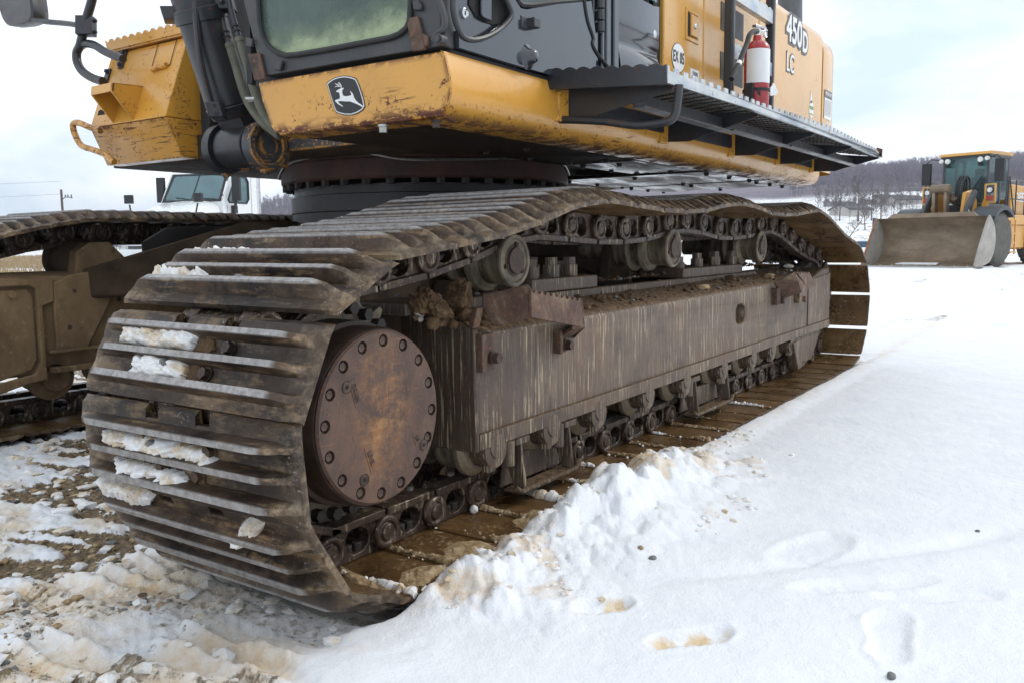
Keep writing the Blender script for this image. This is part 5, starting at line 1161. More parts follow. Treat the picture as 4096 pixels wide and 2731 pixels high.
mb = MB(); mb.box((lx0, YS-.0065, zb_), (lx1, YS-.005, zt_)); part(mb, 'instruction_label', 'decal_white', cw, smooth=0)
mb = MB(); mb.box((lx0, YS-.0080, zt_-.055), (lx1, YS-.0065, zt_)); rr = random.Random(4)
zz = zt_-.075
while zz > zb_+.015:
    x = lx0+.015
    while x < lx1-.02:
        w = rr.uniform(.01, .04); mb.box((x, YS-.0075, zz), (min(x+w, lx1-.012), YS-.0065, zz+.004)); x += w+.008
    zz -= .0115
part(mb, 'label_print', 'decal_grey', cw, smooth=0); letters('IMPORTANT', .038, ((lx0+lx1)/2, YS-.0086, zt_-.027), (1, 0, 0), (0, 0, 1), 'decal_white', cw, 'label_lettering', .0004, .0006, .80)
# dark grip patches behind the ladder
for (u0, v0, u1, v1) in ((857, 55, 1058, 318), (852, 520, 1052, 742)):
    a, b = at(*sc_(u0, (v0+v1)/2-45), 'y', YS), at(*sc_(u1, (v0+v1)/2+60), 'y', YS); mb = MB(); h = .072
    mb.box((a.x, YS-.003, a.z-h), (b.x, YS, a.z+h)); part(mb, 'grip_patch', 'decal_black', d2, smooth=0)

# ---- catwalk with its lip, perforated tread, gussets and step loop
CX = [1.372, 2.235, 2.30, 3.44, 4.10, 4.62, 4.97]; CZ = [1.502, 1.516, 1.512, 1.517, 1.516, 1.514, 1.512]; CH = [.058, .044, .05, .064, .05, .045, .035]; CY = [-.172, -.172, -.165, -.172, -.172, -.17, -.14]
def cwz(x): return float(np.interp(x, CX, CZ))
topl, botl = [], []; x = CX[0]; k = 0
while x < CX[-1]-.001:
    tz = cwz(x)+float(np.interp(x, CX, CH)); y = float(np.interp(x, CX, CY)); st = .040
    dd = .016 if k % 2 else 0.0
    topl += [(x, y, tz-dd), (x+st*.42, y, tz-dd), (x+st*.5, y, tz-(.016-dd))]; k += 1; x += st
mb = MB(); L_ = [(a_, b_, c_2) for a_, b_, c_2 in zip(CX, CY, CZ)]
mb.slab(topl+[(CX[-1], CY[-1], CZ[-1]+.03)]+[Vector(p) for p in L_[::-1]], (0, .006, 0))
cat = part(mb, 'catwalk', 'galv', label='bent galvanised catwalk with a toothed edge and worn paint', smooth=0)
mb = MB(); mb.slab([(CX[-1]-.10, -.17, 1.515), (CX[-1]+.03, -.145, 1.525), (CX[-1]+.05, -.11, 1.565), (CX[-1]+.0, -.12, 1.59), (CX[-1]-.10, -.172, 1.568)], (0, .008, .0)); part(mb, 'catwalk_end', 'cast', cat)
# perforated tread sheet: strips with rows of raised round holes
mb = MB(); xs_ = [CX[0]+.01+(CX[-1]-CX[0]-.03)*k/60 for k in range(61)]
def ty(v): return -.168+.44*v
rows = [[Vector((x, ty(v), cwz(x)+.006+.075*v)) for v in (0, .25, .5, .75, 1)] for x in xs_]
mb.grid(rows); tread = part(mb, 'tread_sheet', 'tread', cat, smooth=60, fix=False)
mb = MB()
for i in range(86):
    x = CX[0]+.05+i*.041
    for j in range(6):
        v = .12+.15*j+(.075 if i % 2 else 0)
        if x > CX[-1]-.05 or v > .97: continue
        p = Vector((x, ty(v), cwz(x)+.006+.075*v)); mb.lathe([(-.004, .0), (-.004, .008), (.001, .013)], p, (0, -.17, 1), 8, cap=False)
part(mb, 'tread_dimples', 'hole', cat, smooth=0)['kind'] = 'stuff'
pts = []
TLp, TRp, BRp, BLp = Vector((1.36, .432, 1.618)), Vector((1.36, -.172, 1.566)), Vector((1.36, -.175, 1.494)), Vector((1.36, .430, 1.537)); k = 0
for i in range(44):
    t = i/43; p = TLp.lerp(TRp, t); p.z -= .010 if i % 4 in (2,) else (.003 if i % 4 in (1, 3) else 0); pts.append(p)
mb = MB(); mb.slab(pts+[BRp, BLp], (.010, 0, 0)); part(mb, 'catwalk_front', 'black', cat, label='dark toothed front plate of the catwalk', bevel=.002)
for xg, yb, zb in ((1.45, .17, 1.425), (2.355, .16, 1.425), (3.24, .16, 1.43), (4.05, .14, 1.44), (4.82, .12, 1.44)):
    mb = MB(); z0 = cwz(xg); mb.slab([(xg, .285, z0+.055), (xg, .285, zb), (xg, yb, zb-.005), (xg, yb-.06, zb+.012), (xg, -.155, z0-.012), (xg, -.16, z0+.002)], (.008, 0, 0)); mb.box((xg+.008, -.12, z0-.002), (xg+.06, .26, z0+.004)); part(mb, 'gusset', 'black', cat, bevel=.002)
    mb = MB(); mb.slab([(xg-.055, .274, z0+.02), (xg, .262, z0+.035), (xg, .262, zb-.01), (xg-.07, .272, zb-.01), (xg-.05, .274, zb+.03)], (0, .02, 0)); part(mb, 'gusset_tab', 'yellow', cat, bevel=.004)
for xa, xb in ((1.47, 2.34), (2.38, 3.22), (3.26, 4.8)):
    mb = MB(); mb.slab([(xa, .0, cwz(xa)-.002), (xb, .0, cwz(xb)-.002), (xb, .0, cwz(xb)-.052), (xa, .0, cwz(xa)-.052)], (0, .005, 0)); mb.box((xa, -.04, cwz(xa)-.058), (xb, .005, cwz(xa)-.052)); part(mb, 'stringer', 'black', cat)
    mb = MB(); mb.slab([(xa, .27, cwz(xa)+.02), (xb, .27, cwz(xb)+.02), (xb, .27, cwz(xb)-.05), (xa, .27, cwz(xa)-.05)], (0, .006, 0)); part(mb, 'stringer', 'black', cat)
LP = [at(px, py, 'x', 1.42) for px, py in ((2178, 330), (2172, 400), (2175, 440), (2190, 468), (2222, 479), (2300, 481), (2420, 487), (2500, 498), (2560, 503), (2640, 494), (2682, 483), (2702, 455), (2710, 410), (2717, 340))]
part(MB().tube(curve(LP, 5), .0145, 12), 'step_loop', 'black', cat, label='bent dark step loop hanging under the catwalk')
# ladder beside the extinguisher
yl_ = .15
a0, a1 = at(2948, 60, 'y', yl_), at(2930, 355, 'y', yl_); b0, b1 = at(3104, 60, 'y', yl_), at(3090, 420, 'y', yl_); zb0 = 1.60
ld = MB(); ld.slab([(a1.x-.004, yl_, zb0), (a1.x+.032, yl_, zb0), (a1.x+.032, yl_, 2.5), (a1.x-.004, yl_, 2.5)], (0, .05, 0)); la = part(ld, 'ladder_rail', 'black', EX, bevel=.01, seg=3)
ld = MB(); ld.slab([(b1.x-.01, yl_, zb0), (b1.x+.030, yl_, zb0), (b1.x+.030, yl_, 2.6), (b1.x-.01, yl_, 2.6)], (0, .05, 0)); part(ld, 'ladder_rail', 'black', EX, bevel=.01, seg=3)
for zr in (1.665, 1.925, 2.21, 2.45):
    mb = MB(); P = []; n = 26
    for i in range(n+1):
        x = a1.x+.03+(b1.x-a1.x-.03)*i/n; P.append((x, yl_+.005, zr+.032-(.010 if i % 3 == 1 else 0)))
    mb.slab(P+[(b1.x, yl_+.005, zr-.04), (a1.x+.03, yl_+.005, zr-.04)], (0, .006, 0)); mb.box((a1.x+.03, yl_+.005, zr-.046), (b1.x, yl_+.04, zr-.04)); part(mb, 'ladder_rung', 'galv', EX, smooth=0)

# ---- belly, main frame, boom cylinder
mb = MB(); mb.box((.86, .44, 1.372), (1.75, 1.10, 1.40)); mb.slab([(.80, 1.10, 1.365), (1.9, .9, 1.40), (1.9, .8, 1.40), (.80, .75, 1.362)], (0, 0, .01)); part(mb, 'cab_floor', 'chocolate', bevel=.004)
mb = MB(); mb.box((1.5, .45, 1.43), (5.05, 3.4, 1.56)); mb.slab([(1.70, .98, 1.385), (5.0, .98, 1.385), (5.0, .98, 1.43), (1.55, .98, 1.43)], (0, .05, 0)); mf = part(mb, 'main_frame', 'chocolate', bevel=.006)
for (xa, xb, ya, yb, z, mt) in ((1.10, 1.72, .42, .95, 1.392, 'chocolate'), (1.74, 2.62, .42, .97, 1.386, 'chocolate'), (2.64, 3.42, .42, .97, 1.378, 'belly'), (3.45, 4.35, .42, 1.6, 1.368, 'belly'), (4.37, 5.05, .42, 1.6, 1.364, 'belly'), (3.46, 4.6, 1.62, 2.6, 1.40, 'belly_tan'), (4.6, 5.2, 1.62, 3.3, 1.41, 'belly_tan')):
    mb = MB(); n = 7; rows = [[Vector((xa+(xb-xa)*i/n, ya+(yb-ya)*j/n, z+.010*math.sin(i*1.3+j*.9+xa)*(0 < i < n)*(0 < j < n))) for j in range(n+1)] for i in range(n+1)]
    mb.grid(rows); mb.box((xa, ya, z+.004), (xb, yb, z+.02)); bp_ = part(mb, 'belly_panel', mt, mf, smooth=60)
    for (u, v) in ((.08, .1), (.5, .1), (.92, .1), (.08, .5), (.92, .5), (.08, .9), (.5, .9), (.92, .9)):
        q = Vector((xa+(xb-xa)*u, ya+(yb-ya)*v, z)); m_ = MB(); m_.hexa(q, (0, 0, -1), .014, .018); m_.build('belly_bolt', 'bolt_dark', mf)
mb = MB(); mb.slab([(1.45, .90, 1.414), (1.45, 2.42, 1.414), (2.6, 2.75, 1.425), (4.6, 2.75, 1.425), (4.6, 1.0, 1.425), (2.6, .95, 1.42)], (0, 0, .02)); part(mb, 'bottom_plate', 'belly_tan', mf, bevel=.003)
mb = MB(); mb.slab([(1.44, .92, 1.416), (1.44, 2.42, 1.416), (1.44, 2.42, 1.462), (1.44, 1.83, 1.46), (1.44, 1.80, 1.475), (1.44, 1.62, 1.475), (1.44, 1.58, 1.462), (1.44, 1.42, 1.475), (1.44, 1.2, 1.47), (1.44, .95, 1.440)], (.03, 0, 0)); part(mb, 'front_bar', 'black_yellow', mf, bevel=.004)
mb = MB(); mb.box((1.50, 1.25, 1.45), (3.2, 1.32, 2.6)); mb.box((1.50, 2.48, 1.45), (3.2, 2.55, 2.6)); mb.box((1.9, 1.3, 1.45), (3.2, 2.5, 1.6)); mb.box((1.62, 1.30, 1.46), (1.70, 2.5, 1.75)); part(mb, 'boom_bracket', 'dark', mf)
# boom cylinder with foot, clamp, tube and hoses
f0 = at(972, 590, 'x', 1.32); f1 = at(690, -300, 'y', f0.y); ax = (f1-f0).normalized()
cyR = .108
mb = MB(); mb.cyl(f0+ax*.14, f0+ax*.20, cyR*.85, cyR*1.06, n=36); mb.cyl(f0+ax*.20, f1, cyR, n=36); mb.slab([f0+Vector((0, -.085, -.04))+ax*.02, f0+Vector((0, -.085, .08))+ax*.22-Vector((.09, 0, 0)), f0+Vector((0, -.085, .08))+ax*.22+Vector((.09, 0, 0)), f0+Vector((.09, -.085, 0))], (0, .17, 0)); mb.cyl(f0+Vector((0, -.10, 0)), f0+Vector((0, .10, 0)), .100, n=36)
bc = part(mb, 'boom_cylinder', 'black', label='dark boom cylinder leaning forward beside the cab', bevel=.006)
mb = MB(); mb.lathe([(0, 0), (0, .05), (.012, .045), (.012, .082), (.0, .086), (.0, .108), (.03, .112), (.06, .112)], f0+Vector((0, -.19, -.005)), (0, 1, 0), 40, cap=False); part(mb, 'pivot_boss', 'black_yellow', bc)
mb = MB(); mb.lathe([(0, .06), (0, .118), (.05, .118), (.05, .06)], f0+Vector((0, .11, 0)), (0, 1, 0), 40); part(mb, 'pivot_boss', 'black', bc)
mb = MB(); 
for dy in (-.17, .12):
  mb = MB(); mb.slab([f0+Vector((.0, dy, -.14)), f0+Vector((.16, dy, -.04)), f0+Vector((.16, dy, .03)), f0+Vector((.0, dy, -.10)), f0+Vector((-.02, dy, -.12))], (0, .04, 0)); mb.slab([f0+Vector((-.03, dy-.01, -.10)), f0+Vector((.12, dy-.01, -.10)), f0+Vector((.14, dy-.01, .03)), f0+Vector((.08, dy-.01, .10)), f0+Vector((-.0, dy-.01, -.02))], (0, .06, 0))
  part(mb, 'cylinder_lug', 'black_yellow', bc, bevel=.008)
clp = at(800, 62, 'y', f0.y); mb = MB(); mb.cyl(clp-ax*.03, clp+ax*.03, cyR+.008, n=36); mb.obox(clp+Vector((-.09, -.05, -.0))-rt*.13+Vector((.09, .05, 0)), rt*.04, Vector((.03, .04, 0)), ax*.028); part(mb, 'clamp_band', 'black', bc, bevel=.003)
tp = [at(px, py, 'y', f0.y-.075) for px, py in ((782, -60), (784, 60), (793, 170), (805, 260), (825, 340), (842, 400), (855, 440))]
part(MB().tube(curve(tp, 5), .0155, 10), 'hydraulic_pipe', 'black', bc)
pb = at(865, 445, 'y', f0.y-.08); mb = MB(); mb.obox(pb, rt*.035, fw*.03, ax*.035); part(mb, 'pipe_flange', 'black', bc, bevel=.006)
for k in (-1, 1):
    q = pb+ax*.017*k+rt*.006-fw*.03; m_ = MB(); m_.lathe([(0, 0), (0, .004), (-.004, .005), (-.004, .008), (.01, .008)], q, fw, 12, cap=False); m_.build('flange_bolt', 'bolt_dark', bc)
hx_ = 1.16
blk = at(895, 18, 'x', hx_); mb = MB(); mb.obox(blk, rt*.045, fw*.03, ax*.028); mb.hexa(blk-fw*.03, -fw, .012, .015); part(mb, 'hose_clamp', 'black', bc, bevel=.004)
for nm, pts_, in (('a', [(872, -40), (884, 40), (897, 105), (912, 160), (925, 205), (945, 270), (962, 330), (985, 395), (1010, 440), (1045, 485), (1085, 520), (1120, 545)]), ('b', [(908, -40), (922, 30), (936, 85), (951, 135), (965, 185), (985, 250), (1003, 320), (1022, 380), (1042, 430), (1065, 475), (1092, 510), (1120, 530)])):
    P = curve([at(px, py, 'x', hx_-(.02 if nm == 'b' else 0)) for px, py in pts_], 8); k0 = 30
    part(MB().tube(P[:k0], .0135, 10), 'hose_fitting', 'black', bc)
    m_ = MB(); 
    for i in (19, 22, 27): m_.cyl(P[i], P[i+1], .0185, n=6)
    part(m_, 'fitting_nut', 'bolt_dark', bc)
    # wrapped hose: closely ribbed
    D = [P[k0]]
    for i in range(k0, len(P)-1):
        n = max(1, int((P[i+1]-P[i]).length/.0032)); D += [P[i].lerp(P[i+1], j/n) for j in range(1, n+1)]
    part(MB().tube(D, [.0200 if (i % 2) else .0182 for i in range(len(D))], 10), 'hydraulic_hose', 'hose', bc, smooth=80)
    m_ = MB(); m_.cyl(P[k0-3], P[k0], .0205, n=14); part(m_, 'hose_sleeve', 'hose', bc)
cpt = at(1008, 399, 'x', hx_-.03); mb = MB(); mb.obox(cpt, rt*.024, fw*.02, ax*.005); part(mb, 'cable_tie', 'decal_white', bc)

# ---- toolbox on the right front with rails, step and mirror
TX = 1.32
mr, ml = at(664, 475, 'x', TX), at(361, 512, 'x', TX); yr, yl = mr.y, ml.y; zm = (mr.z+ml.z)/2
T = at(751, 148, 'y', yr); B = at(731, 631, 'y', yr)
pr = [(TX, zm), (B.x, B.z), (B.x+.8, B.z), (B.x+.8, zm), (T.x+.5, T.z), (T.x, T.z)]
mb = MB(); mb.prism([pr[0], (pr[0][0]+.004, zm-.004), pr[1], pr[2], pr[3]], 'y', yr, yl); tbx = part(mb, 'toolbox', 'yellow_worn', label='yellow toolbox on the front corner with scraped lower face', bevel=.006, seg=3)
mb = MB(); mb.prism([(TX-.003, zm+.004), (TX+.9, zm+.004), (T.x+.5, T.z), (T.x, T.z)], 'y', yr+.002, yl-.002); part(mb, 'toolbox_upper', 'yellow', tbx, bevel=.006, seg=3)
lp = []
n = 44
for i in range(n+1):
    y = yl+.01+(yr-yl-.02)*i/n; lp.append((T.x-.03, y, T.z+.075-(.014 if i % 4 in (1, 2) else 0)))
mb = MB(); mb.slab(lp+[(T.x-.03, yr+.01, T.z+.015), (T.x-.03, yl-.01, T.z+.015)], (.012, 0, 0)); mb.box((T.x-.02, yr, T.z+.006), (T.x+.45, yl, T.z+.05)); part(mb, 'step_tread', 'yellow', tbx, smooth=0)
fn = Vector((0, 0, 0)); e1 = Vector((T.x-TX, 0, T.z-zm)); e2 = Vector((0, 1, 0)); fn = e1.cross(e2).normalized(); fn = fn if fn.x < 0 else -fn
def onface(px, py, off=0.0):
    d = fw + rt*((px-2048)/FPX) - up*((py-1365.5)/FPX); o_ = Vector((TX, yr, zm))+fn*off; return CAMP+d*((o_-CAMP).dot(fn)/d.dot(fn))
def S1(u, v): return s1(u, v)
hp_ = [onface(*S1(u, v), .004) for u, v in ((1455, 400), (1625, 362), (1560, 600), (1390, 635))]
mb = MB()
for i in range(3 if False else 4):
    a, b = hp_[i], hp_[(i+1) % 4]; d = (b-a).normalized(); w = fn.cross(d)*.002; mb.slab([a-w, b-w, b+w, a+w], fn*.0015)
part(mb, 'hatch_seam', 'hole', tbx, smooth=0)
mb = MB(); a, b = onface(*S1(1395, 640), .012), onface(*S1(1530, 600), .012); mb.cyl(a, b, .014, n=12); part(mb, 'hatch_hinge', 'yellow_worn', tbx)
A1, A2 = onface(*S1(1320, 792)), onface(*S1(1238, 1110)); ya = A1.y; A3 = at(*S1(1030, 757), 'y', ya); A4 = at(*S1(1025, 842), 'y', ya)
yb_ = at(*S1(837, 787), 'x', A3.x).y
mb = MB()
for y in (ya, yb_-.012): mb.slab([Vector((q.x, y, q.z)) for q in (A1, A3, A4, A2)], (0, .012, 0))
mb.slab([Vector((A3.x, ya, A3.z)), Vector((A3.x, yb_, A3.z)), Vector((A4.x, yb_, A4.z)), Vector((A4.x, ya, A4.z))], (.012, 0, 0)); mb.slab([Vector((A3.x, ya, A3.z)), Vector((A3.x, yb_, A3.z)), Vector((A1.x, yb_, A1.z)), Vector((A1.x, ya, A1.z))], (0, 0, -.008)); part(mb, 'toolbox_step', 'yellow', tbx, bevel=.003)
q = onface(*S1(940, 1040), .002); sl_ = [onface(*S1(u, v), .003) for u, v in ((897, 1065), (905, 1025), (925, 1010), (950, 1020), (968, 1055))]; mb = MB(); mb.slab(sl_, fn*.001); part(mb, 'drain_slot', 'hole', tbx, smooth=0)
GX = 1.26
def gx(L_, x=GX): return [at(*S1(u, v), 'x', x) for u, v in L_]
mb = MB(); mb.tube(curve(gx([(885, -260), (850, -20), (800, 160), (765, 300), (735, 420), (705, 490), (712, 580), (760, 660), (850, 720), (945, 750)]), 5), .0235, 12); mb.tube(curve(gx([(738, 430), (790, 405), (870, 420), (960, 475), (1050, 515), (1130, 545)], GX+.01), 5), .022, 12); gr_ = part(mb, 'grab_rail', 'black', tbx)
for (u, v) in ((1118, 545), (970, 715)):
    p = onface(*S1(u, v), .012); m_ = MB(); d1_ = e1.normalized(); d2_ = Vector((0, 1, 0)); m_.slab([p+d1_*.055+d2_*.022, p+d1_*.055-d2_*.022, p-d1_*.055-d2_*.022, p-d1_*.055+d2_*.022], -fn*.014)
    for k in (-1, 1): m_.hexa(p+d1_*.036*k, fn, .013, .016)
    part(m_, 'rail_foot', 'black', tbx, bevel=.004)
mb = MB(); mb.tube(curve(gx([(925, 1205), (820, 1170), (720, 1130), (672, 1150), (690, 1240), (750, 1340), (860, 1380), (960, 1420), (1050, 1490)]), 5), .017, 12); part(mb, 'grab_handle', 'yellow_worn', tbx, label='rusty yellow bent grab handle')
mb = MB(); mb.tube(curve(gx([(760, 245), (640, 222), (480, 208), (360, 195), (305, 175), (270, 110), (225, 0), (200, -80)], GX-.01), 5), .015, 10); part(mb, 'mirror_arm', 'black', tbx)
p = gx([(790, 245)])[0]; mb = MB(); mb.obox(p, rt*.045, fw*.03, up*.05); 
for k in (-.03, .03): mb.hexa(p+rt*.045+up*k, rt, .010, .014)
part(mb, 'arm_clamp', 'black', tbx, bevel=.004)
ml_ = curve(gx([(-60, -160), (-30, 20), (5, 110), (30, 180), (65, 228), (110, 245), (160, 240), (230, 218), (285, 190), (306, 150), (303, 60), (285, -60), (270, -160)], GX-.02), 3)
mb = MB(); cn = sum(ml_, Vector())/len(ml_); bk = Vector((.12, 0, 0))
rows = [ml_, [cn+(p-cn)*.97+bk*.45 for p in ml_], [cn+(p-cn)*.78+bk*.9 for p in ml_], [cn+(p-cn)*.2+bk for p in ml_]]
rows = [[cn+(p-cn)*.93 - Vector((.008, 0, 0)) for p in ml_]]+rows
mb.grid(rows, loop=True); mb.add(rows[0], [tuple(range(len(ml_)))]); part(mb, 'mirror', 'black', tbx, smooth=50)

# ================================================================== fire extinguisher standing on the catwalk
p = at(3026, 300, 'y', .055); ex_z = cwz(p.x)+.075*.5+.012
fe = thing('fire_extinguisher', (p.x, p.y, ex_z), 'red fire extinguisher with a white label strapped to the ladder on the catwalk', 'fire extinguisher')
r = .063; H = .40
hz_top = at(3030, 166, 'y', .055).z; H = hz_top-ex_z
mb = MB(); mb.lathe([(0, r*.9), (.012, r), (H-.05, r), (H-.025, r*.93), (H-.008, r*.7), (H, r*.36), (H+.025, r*.30)], (p.x, p.y, ex_z), (0, 0, 1), 40); mb.build('cylinder', 'red', fe, smooth=60)
mb = MB(); rows = [[Vector((p.x+(r+.0012)*math.cos(a), p.y+(r+.0012)*math.sin(a), ex_z+z)) for a in [R(150+200*k/24) for k in range(25)]] for z in (H*.46, H*.88)]; mb.grid(rows); mb.build('paper_label', 'decal_white', fe, smooth=60)
mb = MB(); rows = [[Vector((p.x+(r+.0015)*math.cos(a), p.y+(r+.0015)*math.sin(a), ex_z+z)) for a in [R(285+40*k/8) for k in range(9)]] for z in (H*.10, H*.27)]; mb.grid(rows); mb.build('green_sticker', 'decal_green', fe, smooth=60)
mb = MB(); zt2 = ex_z+H+.02; mb.cyl((p.x, p.y, zt2), (p.x, p.y, zt2+.035), .018, n=16); mb.obox((p.x+.015, p.y-.005, zt2+.048), (.045, -.012, .0), (.004, .012, 0), (-.004, 0, .006)); mb.obox((p.x+.028, p.y-.008, zt2+.030), (.045, -.012, .012), (.004, .010, 0), (0, 0, .004)); mb.build('valve_handle', 'chrome', fe, bevel=.002)
mb = MB(); mb.lathe([(0, .0), (0, .014), (.012, .015)], (p.x+.025, p.y-.035, zt2+.012), (0, 1, 0), 18, cap=False); mb.build('pressure_gauge', 'decal_white', fe)
part(MB().tube([(p.x+.04+.02*math.cos(t), p.y-.03, zt2+.02+.02*math.sin(t)) for t in [R(20*k) for k in range(19)]], .0015, 5), 'pull_ring', 'chrome', fe)
hp2 = [at(*sc_(u, v), 'y', .02) for u, v in ((1185, 285), (1150, 285), (1115, 320), (1090, 400), (1060, 470), (1025, 560), (990, 630), (955, 712))]
part(MB().tube(curve(hp2, 5), .0125, 10), 'discharge_hose', 'rubber', fe); a, b = hp2[5], hp2[6]; mb = MB(); mb.cyl(a.lerp(b, .0), a.lerp(b, .35), .0135, n=12); mb.build('hose_band', 'decal_white', fe)
for dz in (H*.36,):
    mb = MB(); mb.lathe([(0, r+.002), (.0, r+.005), (.014, r+.005), (.014, r+.002)], (p.x, p.y, ex_z+dz), (.0, .0, 1), 30, cap=False); mb.build('strap', 'rubber', fe)
mb = MB(); a = Vector((p.x-r-.004, p.y-.03, ex_z+H*.34)); b = Vector((p.x+.035, p.y-r-.006, ex_z+.0)); d_ = (b-a); mb.slab([a, b, b+Vector((0, 0, .018)), a+Vector((0, 0, .018))], (0.004, -.004, 0)); mb.box((p.x-r-.03, p.y-.01, ex_z+H*.25), (p.x-r, p.y+.03, ex_z+H*.45)); mb.build('wall_bracket', 'rubber', fe)
mb = MB(); rr = random.Random(2)
c0 = Vector((p.x+r*.55, p.y-r*.8, ex_z+H*.42)); P = [c0+Vector((.05+.05*math.cos(t)*rr.uniform(.6, 1.1), -.01+.015*math.sin(t*2), .032*math.sin(t)*rr.uniform(.6, 1.2)+.0)) for t in [2*math.pi*k/10 for k in range(10)]]; mb.slab(P, (.004, .006, 0)); mb.build('torn_tag', 'decal_white', fe)
HAZE = 0.0004
# ================================================================== snow, slush, mud and stones on the machine
JN = joints(False)
def on_track(px, py):
    d = fw + rt*((px-2048)/FPX) - up*((py-1365.5)/FPX); best = None
    for i in range(len(JN)):
        a, b = Vector((JN[i][0], 0, JN[i][1])), Vector((JN[(i+1) % len(JN)][0], 0, JN[(i+1) % len(JN)][1]))
        t = (b-a).normalized(); nv = t.cross(Vector((0, 1, 0))); den = d.dot(nv)
        if den >= 0: continue
        s = (a-CAMP).dot(nv)/den; p = CAMP+d*s; l = (p-a).dot(t)
        if s > 0 and -.02 <= l <= (b-a).length+.02 and -.02 < p.y < TW+.02 and (best is None or s < best[0]): best = (s, p, nv)
    return best
def inside(poly, x, y):
    c = False; j = len(poly)-1
    for i in range(len(poly)):
        if (poly[i][1] > y) != (poly[j][1] > y) and x < (poly[j][0]-poly[i][0])*(y-poly[i][1])/(poly[j][1]-poly[i][1])+poly[i][0]: c = not c
        j = i
    return c
def edge_d(poly, x, y):
    m = 1e9; q = Vector((x, y))
    for i in range(len(poly)):
        a, b = Vector(poly[i]), Vector(poly[(i+1) % len(poly)]); e = b-a; t = max(0, min(1, (q-a).dot(e)/max(e.dot(e), 1e-9))); m = min(m, (a+e*t-q).length)
    return m
def patch(poly, thick, name, mat, label, cat, surf=on_track, step=7, seed=0, kind=None, fall=22, base=.004, group=None):
    xs = [p[0] for p in poly]; ys = [p[1] for p in poly]; G = {}; mb = MB(); rr = random.Random(seed); F = []
    nx, ny = int((max(xs)-min(xs))/step)+3, int((max(ys)-min(ys))/step)+3
    for j in range(ny):
        for i in range(nx):
            x, y = min(xs)+(i-1)*step+rr.uniform(-.3, .3)*step, min(ys)+(j-1)*step+rr.uniform(-.3, .3)*step
            wob = 10*(float(vn(np.array([x*.03+seed]), np.array([y*.03]), 1, 2)[0])-.5)
            if not inside(poly, x+wob, y+wob*.6): continue
            h = surf(x, y)
            if h is None: continue
            e = min(1, edge_d(poly, x, y)/fall)
            nz = float(vn(np.array([x*.055+seed*3]), np.array([y*.055]), 1, 3)[0])
            G[i, j] = len(mb.v); mb.v.append(h[1]+h[2]*(base+thick*(e**(.45 if base > 0 else .8))*(0.45+1.0*nz)))
    for (i, j) in list(G):
        q = [(i, j), (i+1, j), (i+1, j+1), (i, j+1)]
        if all(k in G for k in q): mb.f.append(tuple(G[k] for k in q)); mb.mi.append(0)
    # skirt gives the lump its thickness
    cnt = {}
    for f in mb.f:
        for a, b in zip(f, f[1:]+f[:1]): cnt[(a, b)] = 1
    bd = [e for e in cnt if (e[1], e[0]) not in cnt]
    cm = sum((mb.v[i] for f in mb.f for i in f[:1]), Vector())/max(1, len(mb.f)); nn = surf(sum(xs)/len(xs), sum(ys)/len(ys)); nn = nn[2] if nn else Vector((0, 0, 1))
    m0 = {}
    for a, b in bd:
        for v in (a, b):
            if v not in m0: m0[v] = len(mb.v); mb.v.append(mb.v[v]-nn*(base+thick*.9))
        mb.f.append((a, m0[a], m0[b], b)); mb.mi.append(0)
    if not mb.f: return None
    return tag(mb.build(name, mat, None, smooth=60, fix=False, org=cm), label, cat, group, kind)
def zq(L_): return [(200+u*.5102, 1150+v*.5102) for u, v in L_]
def zr1(L_): return [(u*.43554, 1366+v*.43554) for u, v in L_]
def zr5(L_): return [(u*.43554, 683+v*.43554) for u, v in L_]
def zr6(L_): return [(1024+u*.43554, 683+v*.43554) for u, v in L_]
def zb6(L_): return [(1024+u*.43554, 2048+v*.43554) for u, v in L_]
def zb5(L_): return [(u*.43554, 2048+v*.43554) for u, v in L_]
GS = 'snow packed between the ribs of the near track'
